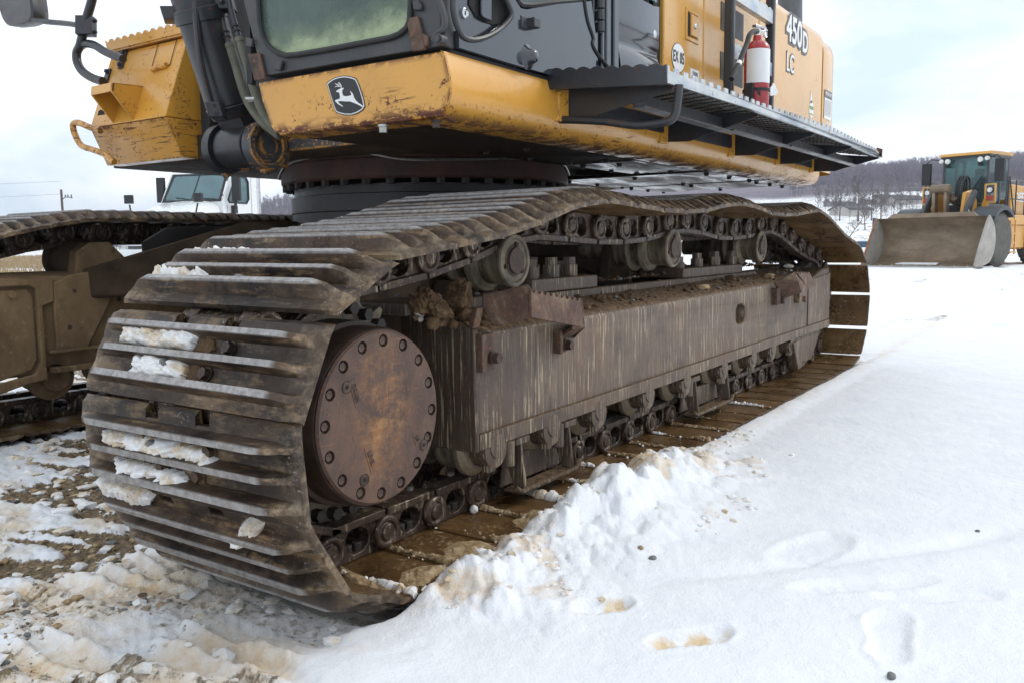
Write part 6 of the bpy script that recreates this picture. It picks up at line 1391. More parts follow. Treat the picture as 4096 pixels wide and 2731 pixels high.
for i, (poly, th, mt, lab) in enumerate([
    (zq([(640, 310), (860, 308), (1000, 318), (1180, 340), (1215, 380), (1180, 440), (1130, 515), (1000, 500), (870, 515), (760, 470), (585, 462), (610, 390)]), .028, 'caked', 'white snow slab high on the track front, left of the upper bolt'),
    (zq([(680, 545), (860, 515), (960, 555), (1090, 585), (1115, 660), (1060, 765), (900, 750), (790, 738), (635, 703), (690, 640)]), .028, 'caked', 'white snow slab with a grey pebble, left of the lower bolt on the track front'),
    (zq([(460, 1088), (650, 1120), (980, 1180), (1250, 1248), (1330, 1320), (1355, 1385), (1300, 1422), (1230, 1400), (1120, 1372), (900, 1312), (490, 1245)]), .030, 'caked', 'long stained snow slab across the middle of the track front'),
    (zr1([(1075, 1035), (1350, 1095), (1700, 1180), (1790, 1290), (1850, 1370), (1780, 1392), (1560, 1330), (1300, 1265), (1155, 1215), (1140, 1130)]), .030, 'caked', 'long snow slab in the rib groove just below the middle of the track front'),
    (zr1([(900, 1245), (1100, 1285), (1380, 1375), (1455, 1480), (1430, 1535), (1300, 1500), (1120, 1460), (960, 1360)]), .020, 'caked', 'tan stained snow patch low at the left edge of the track front'),
    (zb5([(1700, 15), (1760, -5), (1850, 20), (1885, 90), (1850, 120), (1750, 115), (1700, 70)]), .028, 'caked', 'small round tan snow clump low on the track front'),
    (zb5([(2150, 80), (2200, 95), (2330, 80), (2420, 130), (2440, 200), (2340, 250), (2190, 235), (2160, 160)]), .034, 'caked', 'thick tan snow clump low on the track front, right of a smaller one'),
    (zr5([(1850, 785), (2100, 775), (2380, 780), (2420, 830), (2360, 890), (2000, 895), (1660, 888)]), .026, 'caked', 'white snow patch on the upper rib slope of the near track'),
    (zr5([(1465, 930), (1900, 935), (2050, 950), (1990, 1000), (1870, 1060), (1360, 1042), (1450, 990)]), .026, 'caked', 'granular snow patch one groove above the vertical shoes'),
    (zr6([(60, 522), (200, 490), (330, 476), (640, 480), (880, 468), (1060, 452), (1070, 475), (900, 507), (640, 500), (430, 507)]), .020, 'caked', 'wide snow streak on top of the near track'),
    (zr6([(940, 402), (1100, 396), (1440, 404), (1430, 422), (1200, 428), (830, 432)]), .018, 'caked', 'thin stained snow streak further back on top of the near track'),
    (zr6([(1220, 382), (1380, 356), (1640, 354), (1635, 380), (1450, 388), (1250, 395)]), .018, 'caked', 'short gravelly snow streak highest on top of the near track'),
    (zr6([(-30, 605), (100, 590), (250, 556), (470, 543), (560, 600), (400, 615), (200, 622)]), .018, 'caked', 'white snow pad at the front of the track top'),
    ]):
    patch(poly, th*(1.15 if i < 7 else 1.5), 'caked_snow', mt, lab, 'snow', step=5 if i < 9 else 4, seed=i+1, group=GS, fall=26 if i < 9 else 7)
GM = 'mud around the shoe bolts'
for i, (poly, lab) in enumerate([(zq([(1190, 355), (1290, 370), (1318, 430), (1310, 490), (1250, 528), (1120, 512), (1180, 440)]), 'rusty brown mud ring round the upper shoe bolt'), (zq([(1110, 590), (1205, 605), (1212, 690), (1190, 772), (1060, 762), (1105, 690)]), 'rusty brown mud ring round the lower shoe bolt'),
    (zr5([(1960, 940), (2260, 960), (2300, 1010), (2240, 1070), (1900, 1060), (2010, 1000)]), 'brown gravelly mud at the right end of a snow patch on the track slope'), (zr1([(1790, 1190), (1900, 1235), (1920, 1330), (1850, 1380), (1800, 1290)]), 'brown mud beside the lowest visible shoe bolt')]):
    patch(poly, .007, 'caked_mud', 'mud', lab, 'mud', step=5, seed=60+i, group=GM, fall=10)
for (px, py, s, mt, lab) in ((200+968*.5102, 1150+612*.5102, .017, 'stone_grey', 'grey pebble frozen into a snow slab on the track front'), (980*1.0, 1150, .017, 'stone_grey', 'grey pebble at the end of the upper snow patch on the track slope'), (645, 1460+300, .014, 'stone_grey', 'pebble stuck in the lowest long snow slab')):
    h = on_track(px, py)
    if h: mb = MB(); rock(mb, h[1]+h[2]*.026, s, int(px), 2, (1.2, 1, .8)); tag(mb.build('stone', mt, None, smooth=0, org=h[1]), lab, 'stone')
# slush on the inner faces of the ground shoes
def floor_hit(px, py):
    p = at(px, py, 'z', .067); return (0, p, Vector((0, 0, 1)))
for i, (poly, th, lab) in enumerate([
    (zb6([(730, 455), (900, 540), (1060, 600), (1250, 650), (1400, 700), (1440, 725), (1200, 750), (980, 768), (880, 700), (820, 600)]), .020, 'granular tan slush on the inner face of the frontmost ground shoe'),
    (zb6([(1330, 540), (1500, 480), (1650, 470), (1740, 450), (1850, 470), (1700, 560), (1560, 680), (1400, 690), (1300, 640)]), .018, 'brown slush on the second ground shoe'),
    (zb6([(1690, 330), (1850, 250), (2050, 240), (2200, 300), (2330, 300), (2200, 390), (2000, 430), (1760, 430)]), .016, 'brown slush on the third ground shoe'),
    ([(2000+40, 2080), (2130, 2030), (2230, 2040), (2180, 2100), (2100, 2130)], .02, 'brown and white slush on the fourth ground shoe, below the bank')]):
    patch(poly, th, 'shoe_slush', 'slush', lab, 'slush', surf=floor_hit, step=4, seed=80+i, group='slush on the ground shoes', fall=60, base=-.003)
mb = MB(); rr = random.Random(12)
for k in range(0, 14):
    x = .20 if k == 0 else .186+.228*k; y = -.008; run = []
    def flush():
        n0 = len(mb.v)
        if len(run) > 3: mb.tube([q for q, _ in run], [.002]+[r_ for _, r_ in run[1:-1]]+[.002], 7, mi=0 if rr.random() < .4 else 1)
        for q_ in range(n0, len(mb.v)): mb.v[q_] = mb.v[q_]+Vector((rr.uniform(-1, 1), rr.uniform(-1, 1), rr.uniform(-.4, 1)))*.0038
        run.clear()
    while y < .30:
        g_ = float(vn(np.array([x*9.]), np.array([y*6.+k]), 1, 2)[0])
        if g_ > .38: run.append((Vector((x+.010+rr.uniform(-.004, .004), y, .068+rr.uniform(0, .004))), (.005+.012*max(0, g_-.38)*3)*rr.uniform(.7, 1.3)*(1.15 if k < 7 else .8)))
        else: flush()
        y += .006
    flush()
    for _ in range(7): yy = rr.uniform(0, .28); rock(mb, (x+rr.uniform(-.02, .03), yy, .069), rr.uniform(.003, .009), k*50+_, 1, mi=rr.choice((0, 1)))
tag(mb.build('squeezed_slush', ['caked', 'slush'], None, smooth=60, fix=False), 'ridges of dirty snow squeezed up through the gaps between ground shoes', 'snow', kind='stuff')
for (px, py, s, lab) in ((1508, 2150, .022, 'small white snowball beside the first link on the second ground shoe'), (1942, 1990, .018, 'small white snowball on the shoe under the first bottom roller'), (1895, 2035, .016, 'tan snow lump below the little snowball near the roller')):
    p = at(px, py, 'z', .08); mb = MB(); rock(mb, p, s, int(px), 3, rough=.3); tag(mb.build('snowball', 'caked', None, smooth=60, org=p), lab, 'snow', 'snow lumps on the ground shoes')
# soil on the travel frame
def beam_z(x, y): return (.694+(y-.222)/.148*.041 if y < .37 else .755)+.0067*(x-.77)
mb = MB(); rr = random.Random(3)
for i in range(1500):
    x = rr.uniform(.80, 4.9); y = rr.uniform(.225, .60); s = .003+.013*rr.random()**4
    rock(mb, (x, y, beam_z(x, y)+s*.4+(.03 if y > .38 else 0)), s, i, 1, (1.2, 1, .7), mi=0 if rr.random() < .8 else 1)
tag(mb.build('soil_crumbs', ['mud', 'stone_grey'], None, smooth=0, fix=False), 'loose soil crumbs and grit lying along the top of the travel frame', 'soil', kind='stuff')
for (px, py, y, s, sq, mt, lab) in ((1700, 1165, .34, .050, (1.0, 1, 1), 'mud', 'big brown mud clod in front of the first carrier roller'), (1755, 1180, .30, .042, (1.1, 1, 1.1), 'mud', 'crumbly tan mud clod between two others near the first roller'), (1825, 1160, .33, .055, (1.0, 1, 1.3), 'mud', 'tall brown mud clod leaning on the first carrier roller'),
    (1675, 1140, .36, .026, (1, 1, 1.1), 'caked', 'dirty snow lump on top of the mud clods'), (1865, 1245, .26, .030, (1, 1, .9), 'mud', 'mud clod resting beside the front step'), (2328, 1100, .42, .034, (1.1, 1, .9), 'mud', 'brown clod on the front bolt pad'), (2203, 1105, .40, .020, (1, 1, .9), 'stone_tan', 'tan stone between the stud bolts of the front pad'),
    (2810, 1160, .27, .026, (1.5, 1, .8), 'stone_tan', 'tan stone lying on the travel frame above the oval hole'), (2402, 1192, .30, .022, (1.4, 1, .7), 'mud', 'low mud heap on the frame behind the front step'), (2837, 1033, .40, .022, (1, 1, 1.1), 'caked', 'small snow lump between the rear stud bolts'), (3075, 1105, .28, .030, (1.5, 1, .7), 'stone_tan', 'tan stone on the frame near the rear step'),
    (3230, 1045, .36, .030, (1.2, 1, .8), 'stone_tan', 'pale tan stone at the end of the frame'), (3262, 1062, .34, .026, (1.3, 1, .8), 'stone_tan', 'flat tan stone at the very end of the frame'), (3155, 1055, .36, .022, (1.6, 1, .8), 'caked', 'snow lump on the rear of the frame'), (2915, 1110, .30, .024, (1.8, 1, .6), 'mud', 'wet mud heap beside the rear bolt pad')):
    p = at(px, py, 'y', y); zb = beam_z(p.x, y); p = Vector((p.x, y, max(zb+s*.3, min(p.z, zb+s*1.2)))); mb = MB(); rock(mb, p, s, int(px)+3, 4 if s > .03 else 3, sq, rough=.5)
    for k in range(6): q = p+Vector((rr.uniform(-1, 1), rr.uniform(-1, .6), -.3))*s; q.z = beam_z(q.x, min(.6, max(.225, q.y)))+s*.1; rock(mb, q, s*rr.uniform(.2, .5), k+int(py), 2)
    tag(mb.build('clod' if mt == 'mud' else ('snow_lump' if mt == 'caked' else 'stone'), mt, None, smooth=50, org=p), lab, {'mud': 'clod', 'caked': 'snow'}.get(mt, 'stone'), 'lumps lying on the travel frame')

# ================================================================== WHEEL LOADER
RH = Vector((math.sin(YAW), -math.cos(YAW), 0)); FH = Vector((math.cos(YAW), math.sin(YAW), 0)); C2 = Vector((CAMP.x, CAMP.y, 0))
def place(name, lat, depth, hl, hd, label, cat):
    o = C2+RH*lat+FH*depth; h = RH*hl+FH*hd; z = float(ground_fn(np.array([o.x]), np.array([o.y]))[0][0])
    return thing(name, (o.x, o.y, z), label, cat, None, math.atan2(h.y, h.x))
def lpart(mb, name, mat, root, **k):
    o = mb.build(name, mat, None, **k); o.parent = root; WORLD[o.name] = WORLD[root.name] if root.name in WORLD else Vector(); o.location = (0, 0, 0); return o
LD = place('wheel_loader', 13.8, 26.9, -.78, -.626, 'yellow wheel loader parked on the snow with its wide bucket lowered', 'wheel loader')
m = Sh('worn_bucket_steel', 0.5, 0.2); f = m.noise(1.6, m.co((1, .6, 1.6)), 6, 0.65); g = m.noise(9, detail=5)
m.set('Base Color', m.mix(m.mul(m.rng(g, .5, .7), .35), m.ramp(f, [(.3, (.115, .088, .062)), (.5, (.205, .150, .098)), (.68, (.29, .22, .150))]), (.12, .075, .045))); M['bucket'] = m.m
M['bucket_edge'] = plain('pale_bucket_side', (.36, .335, .30), .6, .1, .25, 3); M['bucket_rust'] = plain('rusty_bucket_rim', (.30, .115, .045), .7, 0, .3, 6)
M['tyre'] = plain('dusty_tyre', (.105, .098, .088), .9, 0, .3, 5, .3); M['loader_grey'] = plain('loader_grey_paint', (.052, .058, .066), .45, 0, .25, 3)
BW = 1.75
M['truck_glass'] = glass('truck_glass', (.62, .80, .82), .26, (.38, .52, .55))  # teal film paints the daylight seen through the cab into the panes
cpts = [(2.38, .03), (1.9, .06), (1.45, .16), (1.18, .42), (1.08, .80), (1.16, 1.18), (1.36, 1.44), (1.52, 1.56)]
cur = curve([Vector((x, 0, z)) for x, z in cpts], 5)
mb = MB(); rows = [[Vector((p.x, y, p.z)) for y in (-BW, -BW/2, 0, BW/2, BW)] for p in cur]; mb.grid(rows); mb.grid([[p-Vector((.05, 0, .0)) for p in row] for row in rows]); bk = lpart(mb, 'bucket', 'bucket', LD, smooth=60)
for s in (-1, 1):
    mb = MB(); prf = [(p.x, p.z) for p in cur]+[(1.66, 1.42), (2.06, .75), (2.42, .06)]; mb.prism(prf, 'y', s*BW, s*(BW+.05)); o = lpart(mb, 'bucket_cheek', 'bucket_edge', bk); o.location = (0, 0, 0)
    mb = MB(); mb.tube([(1.52, s*(BW+.02), 1.56), (1.66, s*(BW+.02), 1.42), (2.06, s*(BW+.02), .75), (2.42, s*(BW+.02), .06)], .035, 6); lpart(mb, 'cheek_rim', 'bucket_rust' if s < 0 else 'bucket_edge', bk)
mb = MB(); mb.slab([(1.50, -BW*.82, 1.56), (1.50, BW*.82, 1.56), (1.46, BW*.72, 1.70), (1.46, -BW*.72, 1.70)], (-.05, 0, 0)); lpart(mb, 'spill_guard', 'bucket', bk)
mb = MB(); mb.box((2.30, -BW, .0), (2.55, BW, .045)); lpart(mb, 'cutting_edge', 'bucket_edge', bk)
mb = MB(); 
for k in range(9): mb.hexa((2.36, -BW+.2+k*.39, .045), (0, 0, 1), .04, .03)
lpart(mb, 'edge_bolts', 'bucket_edge', bk)['kind'] = 'stuff'
mb = MB(); mb.slab([(1.6, -.8, .10), (1.6, .35, .10), (1.95, .45, .07), (1.9, -.9, .07)], (0, 0, .03)); lpart(mb, 'bucket_snow', 'roofsnow', bk)
def wheel(x, y, nm='wheel'):
    s = 1 if y > 0 else -1; mb = MB(); Rr, w = .86, .33
    mb.lathe([(-w, .45), (-w, .62), (-w*.98, .76), (-w*.8, Rr-.03), (-w*.4, Rr), (w*.4, Rr), (w*.8, Rr-.03), (w*.98, .76), (w, .62), (w, .45)], (x, y, Rr), (0, 1, 0), 44); wo = lpart(mb, nm, 'tyre', LD, smooth=45)
    tb = MB()
    for k in range(26):
        for q in (-1, 1):
            t = 2*math.pi*(k+(.5 if q > 0 else 0))/26; c, sn = math.cos(t), math.sin(t); ctr = Vector((x+c*(Rr-.005), y+q*w*.52, Rr+sn*(Rr-.005))); tb.obox(ctr, Vector((-sn, q*.55, c)).normalized()*.055, Vector((sn*.5, .16, -c*.5)).normalized()*.17, Vector((c, 0, sn))*.035)
    lpart(tb, 'tread_block', 'tyre', wo)['kind'] = 'stuff'
    mb = MB(); mb.lathe([(s*w*.99, .46), (s*w*.7, .43), (s*w*.45, .40), (s*w*.4, .22), (s*w*.75, .20), (s*w*.75, 0)], (x, y, Rr), (0, 1, 0), 36, cap=False); lpart(mb, 'rim', 'yellow_far', wo)
for x in (0, -3.55):
    for y in (-1.22, 1.22): wheel(x, y)
mb = MB(); mb.box((-.9, -.55, .55), (.75, .55, 1.35)); mb.slab([(-.6, -.5, 1.3), (.45, -.5, 1.3), (.25, -.5, 2.35), (-.2, -.5, 2.45), (-.6, -.5, 2.1)], (0, .12, 0)); mb.slab([(-.6, .38, 1.3), (.45, .38, 1.3), (.25, .38, 2.35), (-.2, .38, 2.45), (-.6, .38, 2.1)], (0, .12, 0)); mb.cyl((0, -1.3, .86), (0, 1.3, .86), .18); lpart(mb, 'front_frame', 'yellow_far', LD, bevel=.02)
for s in (-1, 1):
    mb = MB(); mb.slab([(-.10, s*.62, 2.38), (.10, s*.62, 2.44), (.70, s*.62, 1.75), (1.02, s*.62, .75), (1.02, s*.62, .45), (.85, s*.62, .62), (.45, s*.62, 1.45)], (0, s*.10, 0)); a_ = lpart(mb, 'lift_arm', 'loader_grey', LD, bevel=.02)
mb = MB(); mb.cyl((.62, -.62, 1.42), (.62, .62, 1.42), .16, n=20); mb.box((.5, -.62, 1.05), (.7, .62, 1.35)); lpart(mb, 'cross_tube', 'loader_grey', LD)
mb = MB(); mb.slab([(.35, -.05, 1.0), (.55, -.05, 1.0), (.62, -.05, 2.3), (.55, -.05, 2.62), (.42, -.05, 2.62), (.36, -.05, 2.3)], (0, .10, 0)); mb.slab([(.35, -.42, 1.0), (.55, -.42, 1.0), (.62, -.42, 2.3), (.55, -.42, 2.62), (.42, -.42, 2.62), (.36, -.42, 2.3)], (0, .10, 0)); mb.cyl((.5, -.5, 2.48), (.5, .1, 2.48), .15, n=16); lpart(mb, 'bell_crank', 'bucket', LD, bevel=.02)
mb = MB(); mb.cyl((.5, -.15, 2.45), (-.6, -.15, 2.05), .11, n=14); mb.cyl((.2, .1, 2.2), (-.4, .1, 2.0), .10); lpart(mb, 'tilt_cylinder', 'bucket', LD)
for k, y in enumerate((.16, .24, .34)):
    lpart(MB().tube(curve([(.1, y, 1.9), (.2, y, 2.5), (.05, y+.04, 2.85), (-.2, y+.06, 2.75), (-.3, y+.02, 2.2)], 5), .035, 8), 'loader_hose', 'rubber', LD)
mb = MB(); mb.slab([(-2.35, -.72, 1.85), (-.70, -.72, 1.85), (-.82, -.72, 2.05), (-.82, -.72, 3.45), (-.95, -.72, 3.55), (-2.35, -.72, 3.55)], (0, 1.44, 0)); 
cbx = MB(); cbx.box((-2.35, -.76, 1.75), (-.72, .76, 2.0)); cbx.box((-2.4, -.80, 3.52), (-.72, .80, 3.60))
for (x, y) in ((-.86, -.74), (-.86, .66), (-2.38, -.74), (-2.38, .66), (-1.75, -.74), (-1.75, .66)): cbx.box((x, y, 2.0), (x+.09, y+.08, 3.55))
cab_ = lpart(cbx, 'cab', 'loader_grey', LD, bevel=.015)
mb = MB(); mb.slab([(-2.45, -.84, 3.60), (-.62, -.84, 3.60), (-.70, -.78, 3.70), (-2.4, -.78, 3.72)], (0, 1.64, 0)); lpart(mb, 'cab_roof', 'yellow_far', cab_, bevel=.02)
M['loader_glass'] = glass('loader_glass', (.68, .86, .85), .08, (.40, .50, .50))
mb = MB(); mb.slab([(-.80, -.66, 2.0), (-.80, .66, 2.0), (-.80, .66, 3.52), (-.80, -.66, 3.52)], (.01, 0, 0)); lpart(mb, 'cab_window', 'loader_glass', cab_, smooth=0); mb = MB(); mb.slab([(-2.33, -.66, 2.4), (-2.33, .66, 2.4), (-2.33, .66, 3.52), (-2.33, -.66, 3.52)], (.01, 0, 0)); lpart(mb, 'cab_window', 'loader_glass', cab_, smooth=0)
for s in (-1, 1):
    mb = MB(); mb.slab([(-.78, s*.72, 2.0), (-2.3, s*.72, 2.2), (-2.3, s*.72, 3.52), (-.78, s*.72, 3.52)], (0, .01, 0)); lpart(mb, 'cab_window', 'loader_glass', cab_, smooth=0)
mb = MB(); mb.box((-1.95, -.28, 2.1), (-1.5, .28, 2.5)); mb.box((-1.98, -.26, 2.5), (-1.85, .26, 2.95)); mb.cyl((-1.9, -.0, 3.05), (-1.9, .001, 3.06), .01); mb.obox((-1.9, 0, 3.08), (.06, 0, 0), (0, .15, 0), (0, 0, .14)); lpart(mb, 'operator_seat', 'seat', cab_, bevel=.04)
mb = MB(); mb.tube([(-1.25+.10*math.cos(t), .22*math.cos(t+1.57), 2.62+.20*math.sin(t+1.57)) for t in [R(20*k) for k in range(19)]], .016, 6); mb.box((-1.1, -.25, 2.0), (-.9, .25, 2.4)); lpart(mb, 'steering_wheel', 'dark', cab_)
mb = MB(); mb.tube([(-.77, .1, 2.05), (-.76, .42, 2.75)], .012, 6); mb.tube([(-.77, .16, 2.05), (-.76, .30, 2.55), (-.76, .52, 2.9)], .012, 6); lpart(mb, 'wiper', 'rubber', cab_)
for s in (-1, 1):
    mb = MB(); 
    for dy in (.52,): mb.cyl((-.66, s*dy, 3.44), (-.60, s*dy, 3.44), .085, n=18); mb.cyl((-.66, s*.73, 3.46), (-.60, s*.73, 3.46), .07, n=16)
    mb.cyl((-.70, s*.52, 3.30), (-.62, s*.52, 3.30), .075, n=16, mi=1); lpart(mb, 'work_light', ['lamp', 'dark'], cab_)
    mb = MB(); mb.tube([(-.8, s*.78, 3.5), (-.6, s*1.05, 3.55), (-.55, s*1.2, 3.40)], .018, 6); mb.obox((-.55, s*1.17, 3.05), (.06, s*.0, 0), (-.03, .13, 0), (.0, .0, .36)); lpart(mb, 'mirror', 'rubber', cab_, bevel=.03)
    mb = MB(); mb.hole_plate([(s*1.0-.17, 2.0), (s*1.0+.17, 2.0), (s*1.0+.17, 2.62), (s*1.0-.17, 2.62)], [(s*1.0-.13, 2.05), (s*1.0+.13, 2.05), (s*1.0+.13, 2.58), (s*1.0-.13, 2.58)], 'x', -.36, -.30, 16); mb.slab([(-.34, s*.62, 1.4), (-.34, s*.85, 1.4), (-.34, s*.98, 2.1), (-.34, s*.84, 2.2)], (.05, 0, 0)); hb = lpart(mb, 'lamp_bracket', 'yellow_far', LD)
    mb = MB(); mb.cyl((-.36, s*1.0, 2.42), (-.28, s*1.0, 2.42), .10, n=18, mi=1); mb.cyl((-.28, s*1.0, 2.42), (-.27, s*1.0, 2.42), .08, n=18); mb.box((-.36, s*1.0-.1, 2.08), (-.27, s*1.0+.1, 2.24), mi=2); lpart(mb, 'headlight', ['lamp', 'dark', 'redlens'], hb)
    mb = MB(); P = [(.75*math.cos(t)*1.28, 0, .86+.78*math.sin(t)*1.28) for t in [R(40+14*k) for k in range(8)]]
    mb.grid([[Vector((p[0], s*y, p[2])) for y in (.85, 1.62)] for p in P]); mb.grid([[Vector((p[0], s*y, p[2]+.04)) for y in (.85, 1.62)] for p in P]); mb.grid([[Vector((p[0], s*1.62, p[2]+z)) for z in (-.10, .04)] for p in P]); lpart(mb, 'fender', 'loader_grey', LD, smooth=60)
    rl = MB()
    for x in (-1.0, -1.6, -2.3, -3.0): rl.cyl((x, s*1.28, 1.6), (x, s*1.28, 2.75), .022, n=8)
    rl.tube([(-.95, s*1.28, 1.5), (-1.0, s*1.28, 2.72), (-1.1, s*1.28, 2.78), (-3.4, s*1.28, 2.72)], .024, 8); rl.tube([(-1.0, s*1.28, 2.15), (-3.4, s*1.28, 2.10)], .02, 8); rl.tube([(-.6, s*1.34, 1.45), (-.85, s*1.3, 2.85), (-1.05, s*1.28, 2.85), (-1.5, s*1.3, 1.5)], .022, 8)
    lpart(rl, 'handrail', 'black', LD)
    mb = MB(); mb.box((-2.6, s*1.1-.25, 1.30), (-.8, s*1.1+.25, 1.62)); mb.box((-2.4, s*1.2-.2, .55), (-.85, s*1.2+.1, 1.30)); lpart(mb, 'platform', 'yellow_far', LD, bevel=.02)
    mb = MB(); 
    for x in (-.95, -1.35): mb.box((x, s*1.42-.02, .35), (x+.05, s*1.42+.02, 1.45))
    for z in (.4, .7, 1.0): mb.box((-1.35, s*1.42-.06, z), (-.9, s*1.42+.06, z+.04))
    lpart(mb, 'access_ladder', 'yellow_far', LD)
mb = MB(); mb.slab([(-2.5, -.78, 1.3), (-5.0, -.78, 1.3), (-5.1, -.78, 1.6), (-4.9, -.78, 2.35), (-4.2, -.78, 2.62), (-2.5, -.78, 2.7)], (0, 1.56, 0)); hd = lpart(mb, 'engine_hood', 'yellow_far', LD, bevel=.05, seg=3)
mb = MB(); mb.box((-2.5, -.62, 2.7), (-3.6, .62, 2.85)); lpart(mb, 'hood_top', 'decal_grey', hd, bevel=.04)
for s in (1,):
    me_ = letters('DEERE', .42, Vector(WORLD[hd.name])+Vector((-3.45, .786, 2.25)), (-1, 0, 0), (0, 0, 1), 'decal_white', hd, 'hood_lettering', .002, .012, 1.05); me_.location = (0, 0, 0)
    me_ = letters('824K-II', .20, Vector(WORLD[LD.name])+Vector((.62, .727, 1.52)), (-.50, 0, .86), (.86, 0, .50), 'decal_white', LD, 'arm_lettering', .002, .004, 1.0); me_.location = (0, 0, 0)
mb = MB(); mb.box((-5.0, -1.1, .5), (-2.6, 1.1, 1.3)); mb.cyl((-3.55, -1.3, .86), (-3.55, 1.3, .86), .2); lpart(mb, 'rear_frame', 'yellow_far', LD, bevel=.03)

LD.scale = (.95, .95, .95)
# ================================================================== WHITE TRUCK
TK = place('truck', -9.52, 26.0, -.25, -.968, 'white road tractor with a short cab behind the excavator', 'truck')
def hood_rows():
    rows = []
    for (x, z, w) in ((.05, 2.36, .98), (.4, 2.32, .97), (1.0, 2.20, .92), (1.6, 2.02, .84), (2.0, 1.84, .74), (2.16, 1.62, .68), (2.2, 1.3, .66)):
        rows.append([Vector((x, w*math.sin(t)**1, z-(.34+.0*x)*(1-math.cos(t))**1.6)) for t in [R(-90+18*k) for k in range(11)]]+[Vector((x, w, .75)), ])
        rows[-1].insert(0, Vector((x, -w, .75)))
    return rows
mb = MB(); mb.grid(hood_rows()); mb.box((.0, -.9, .7), (1.6, .9, 1.4)); lpart(mb, 'hood', 'white', TK, smooth=60)
mb = MB(); mb.hole_plate([(-.62, .95), (.62, .95), (.66, 1.62), (-.66, 1.62)], [(-.52, 1.02), (.52, 1.02), (.56, 1.54), (-.56, 1.54)], 'x', 2.16, 2.26, 16); mb.slab([(2.17, -.6, 1.0), (2.17, .6, 1.0), (2.17, .6, 1.6), (2.17, -.6, 1.6)], (.01, 0, 0), mi=1)
for k in range(5): mb.box((2.19, -.56, 1.06+.105*k), (2.25, .56, 1.095+.105*k))
for y in (-.28, 0, .28): mb.box((2.19, y-.02, 1.0), (2.245, y+.02, 1.56))
lpart(mb, 'grille', ['chrome', 'dark'], TK)
for s in (-1, 1):
    mb = MB(); mb.slab([(2.1, s*.72, .95), (2.1, s*1.12, .98), (1.85, s*1.18, 1.42), (2.0, s*.74, 1.38)], (-.12, 0, 0)); lpart(mb, 'headlight', 'lamp', TK, bevel=.03)
    mb = MB(); P = [(1.25+.68*math.cos(t), 0, .55+.68*math.sin(t)) for t in [R(10+16*k) for k in range(11)]]; mb.grid([[Vector((p[0], s*y, p[2])) for y in (.80, 1.22)] for p in P]); mb.grid([[Vector((p[0], s*1.22, p[2]+q)) for q in (0, .14)] for p in P]); lpart(mb, 'fender', 'white', TK, smooth=60)
    mb = MB(); mb.lathe([(-.14, .3), (-.14, .48), (0, .53), (.14, .48), (.14, .3)], (1.25, s*1.05, .53), (0, 1, 0), 28); mb.lathe([(s*.15, .3), (s*.08, .12), (s*.15, .0)], (1.25, s*1.05, .53), (0, 1, 0), 20, mi=1, cap=False); lpart(mb, 'wheel', ['rubber', 'chrome'], TK)
    mb = MB(); mb.tube([(1.5, s*1.0, 1.6), (1.45, s*1.12, 2.2)], .025, 8); mb.obox((1.44, s*1.14, 2.36), (.06, 0, 0), (0, .12, 0), (0, 0, .13)); lpart(mb, 'hood_mirror', 'rubber', TK, bevel=.05, seg=3)
    mb = MB(); mb.obox((-.25, s*1.30, 2.74), (.06, 0, 0), (0, .13, 0), (0, 0, .40)); mb.tube([(-.25, s*1.28, 2.38), (-.3, s*1.2, 2.15), (-.35, s*1.06, 2.05)], .045, 8); mb.box((-.5, s*1.1-.07, 1.95), (-.3, s*1.1+.07, 2.2)); lpart(mb, 'side_mirror', 'rubber', TK, bevel=.04, seg=3)
mb = MB(); mb.box((2.05, -1.15, .35), (2.35, 1.15, .85)); lpart(mb, 'bumper', 'white', TK, bevel=.06, seg=3)
side = [(.12, .8), (.12, 2.3), (-.42, 3.22), (-.62, 3.36), (-1.65, 3.44), (-1.78, 3.3), (-1.78, .8)]
wind = [(-.02, 2.36), (-.10, 2.30), (-1.05, 2.30), (-1.18, 2.44), (-1.18, 3.0), (-1.05, 3.16), (-.52, 3.12), (-.40, 3.02)]
cb = MB()
for s in (-1, 1): cb.hole_plate(side, [(p[0]-.12, p[1]) for p in wind], 'y', s*1.0, s*1.06, 40)
cb.slab([(-.62, -1.03, 3.36), (-.62, 1.03, 3.36), (-1.65, 1.03, 3.44), (-1.65, -1.03, 3.44)], (0, 0, .02)); cb.slab([(-.42, -1.03, 3.22), (-.42, 1.03, 3.22), (-.62, 1.03, 3.37), (-.62, -1.03, 3.37)], (0, 0, .02)); cb.slab([(-1.78, -1.0, .8), (-1.78, 1.0, .8), (-1.78, 1.0, 2.4), (-1.78, -1.0, 2.4)], (-.03, 0, 0)); cb.slab([(.13, -1.03, .8), (.13, 1.03, .8), (.13, 1.03, 2.33), (.13, -1.03, 2.33)], (-.03, 0, 0)); cb.box((-1.8, -1.0, 3.1), (-1.75, 1.0, 3.40)); cb.box((-1.8, -1.0, 2.35), (-1.75, 1.0, 2.5))
tc_ = lpart(cb, 'cab', 'white', TK, bevel=.015)
mb = MB(); mb.hole_plate([(-1.0, 0), (1.0, 0), (.95, 1.06), (-.95, 1.06)], [(-.93, .06), (.93, .06), (.88, 1.0), (-.88, 1.0)], 'x', 0, .03, 16)
d0 = Vector((-.53, 0, .90)).normalized()
def tilt(mb): 
    for i, v in enumerate(mb.v): mb.v[i] = Vector((.13, 0, 2.31))+d0*v.z*1.0+Vector((0, v.y, 0))+Vector((.86, 0, .51))*v.x
tilt(mb); lpart(mb, 'windshield_frame', 'rubber', tc_)
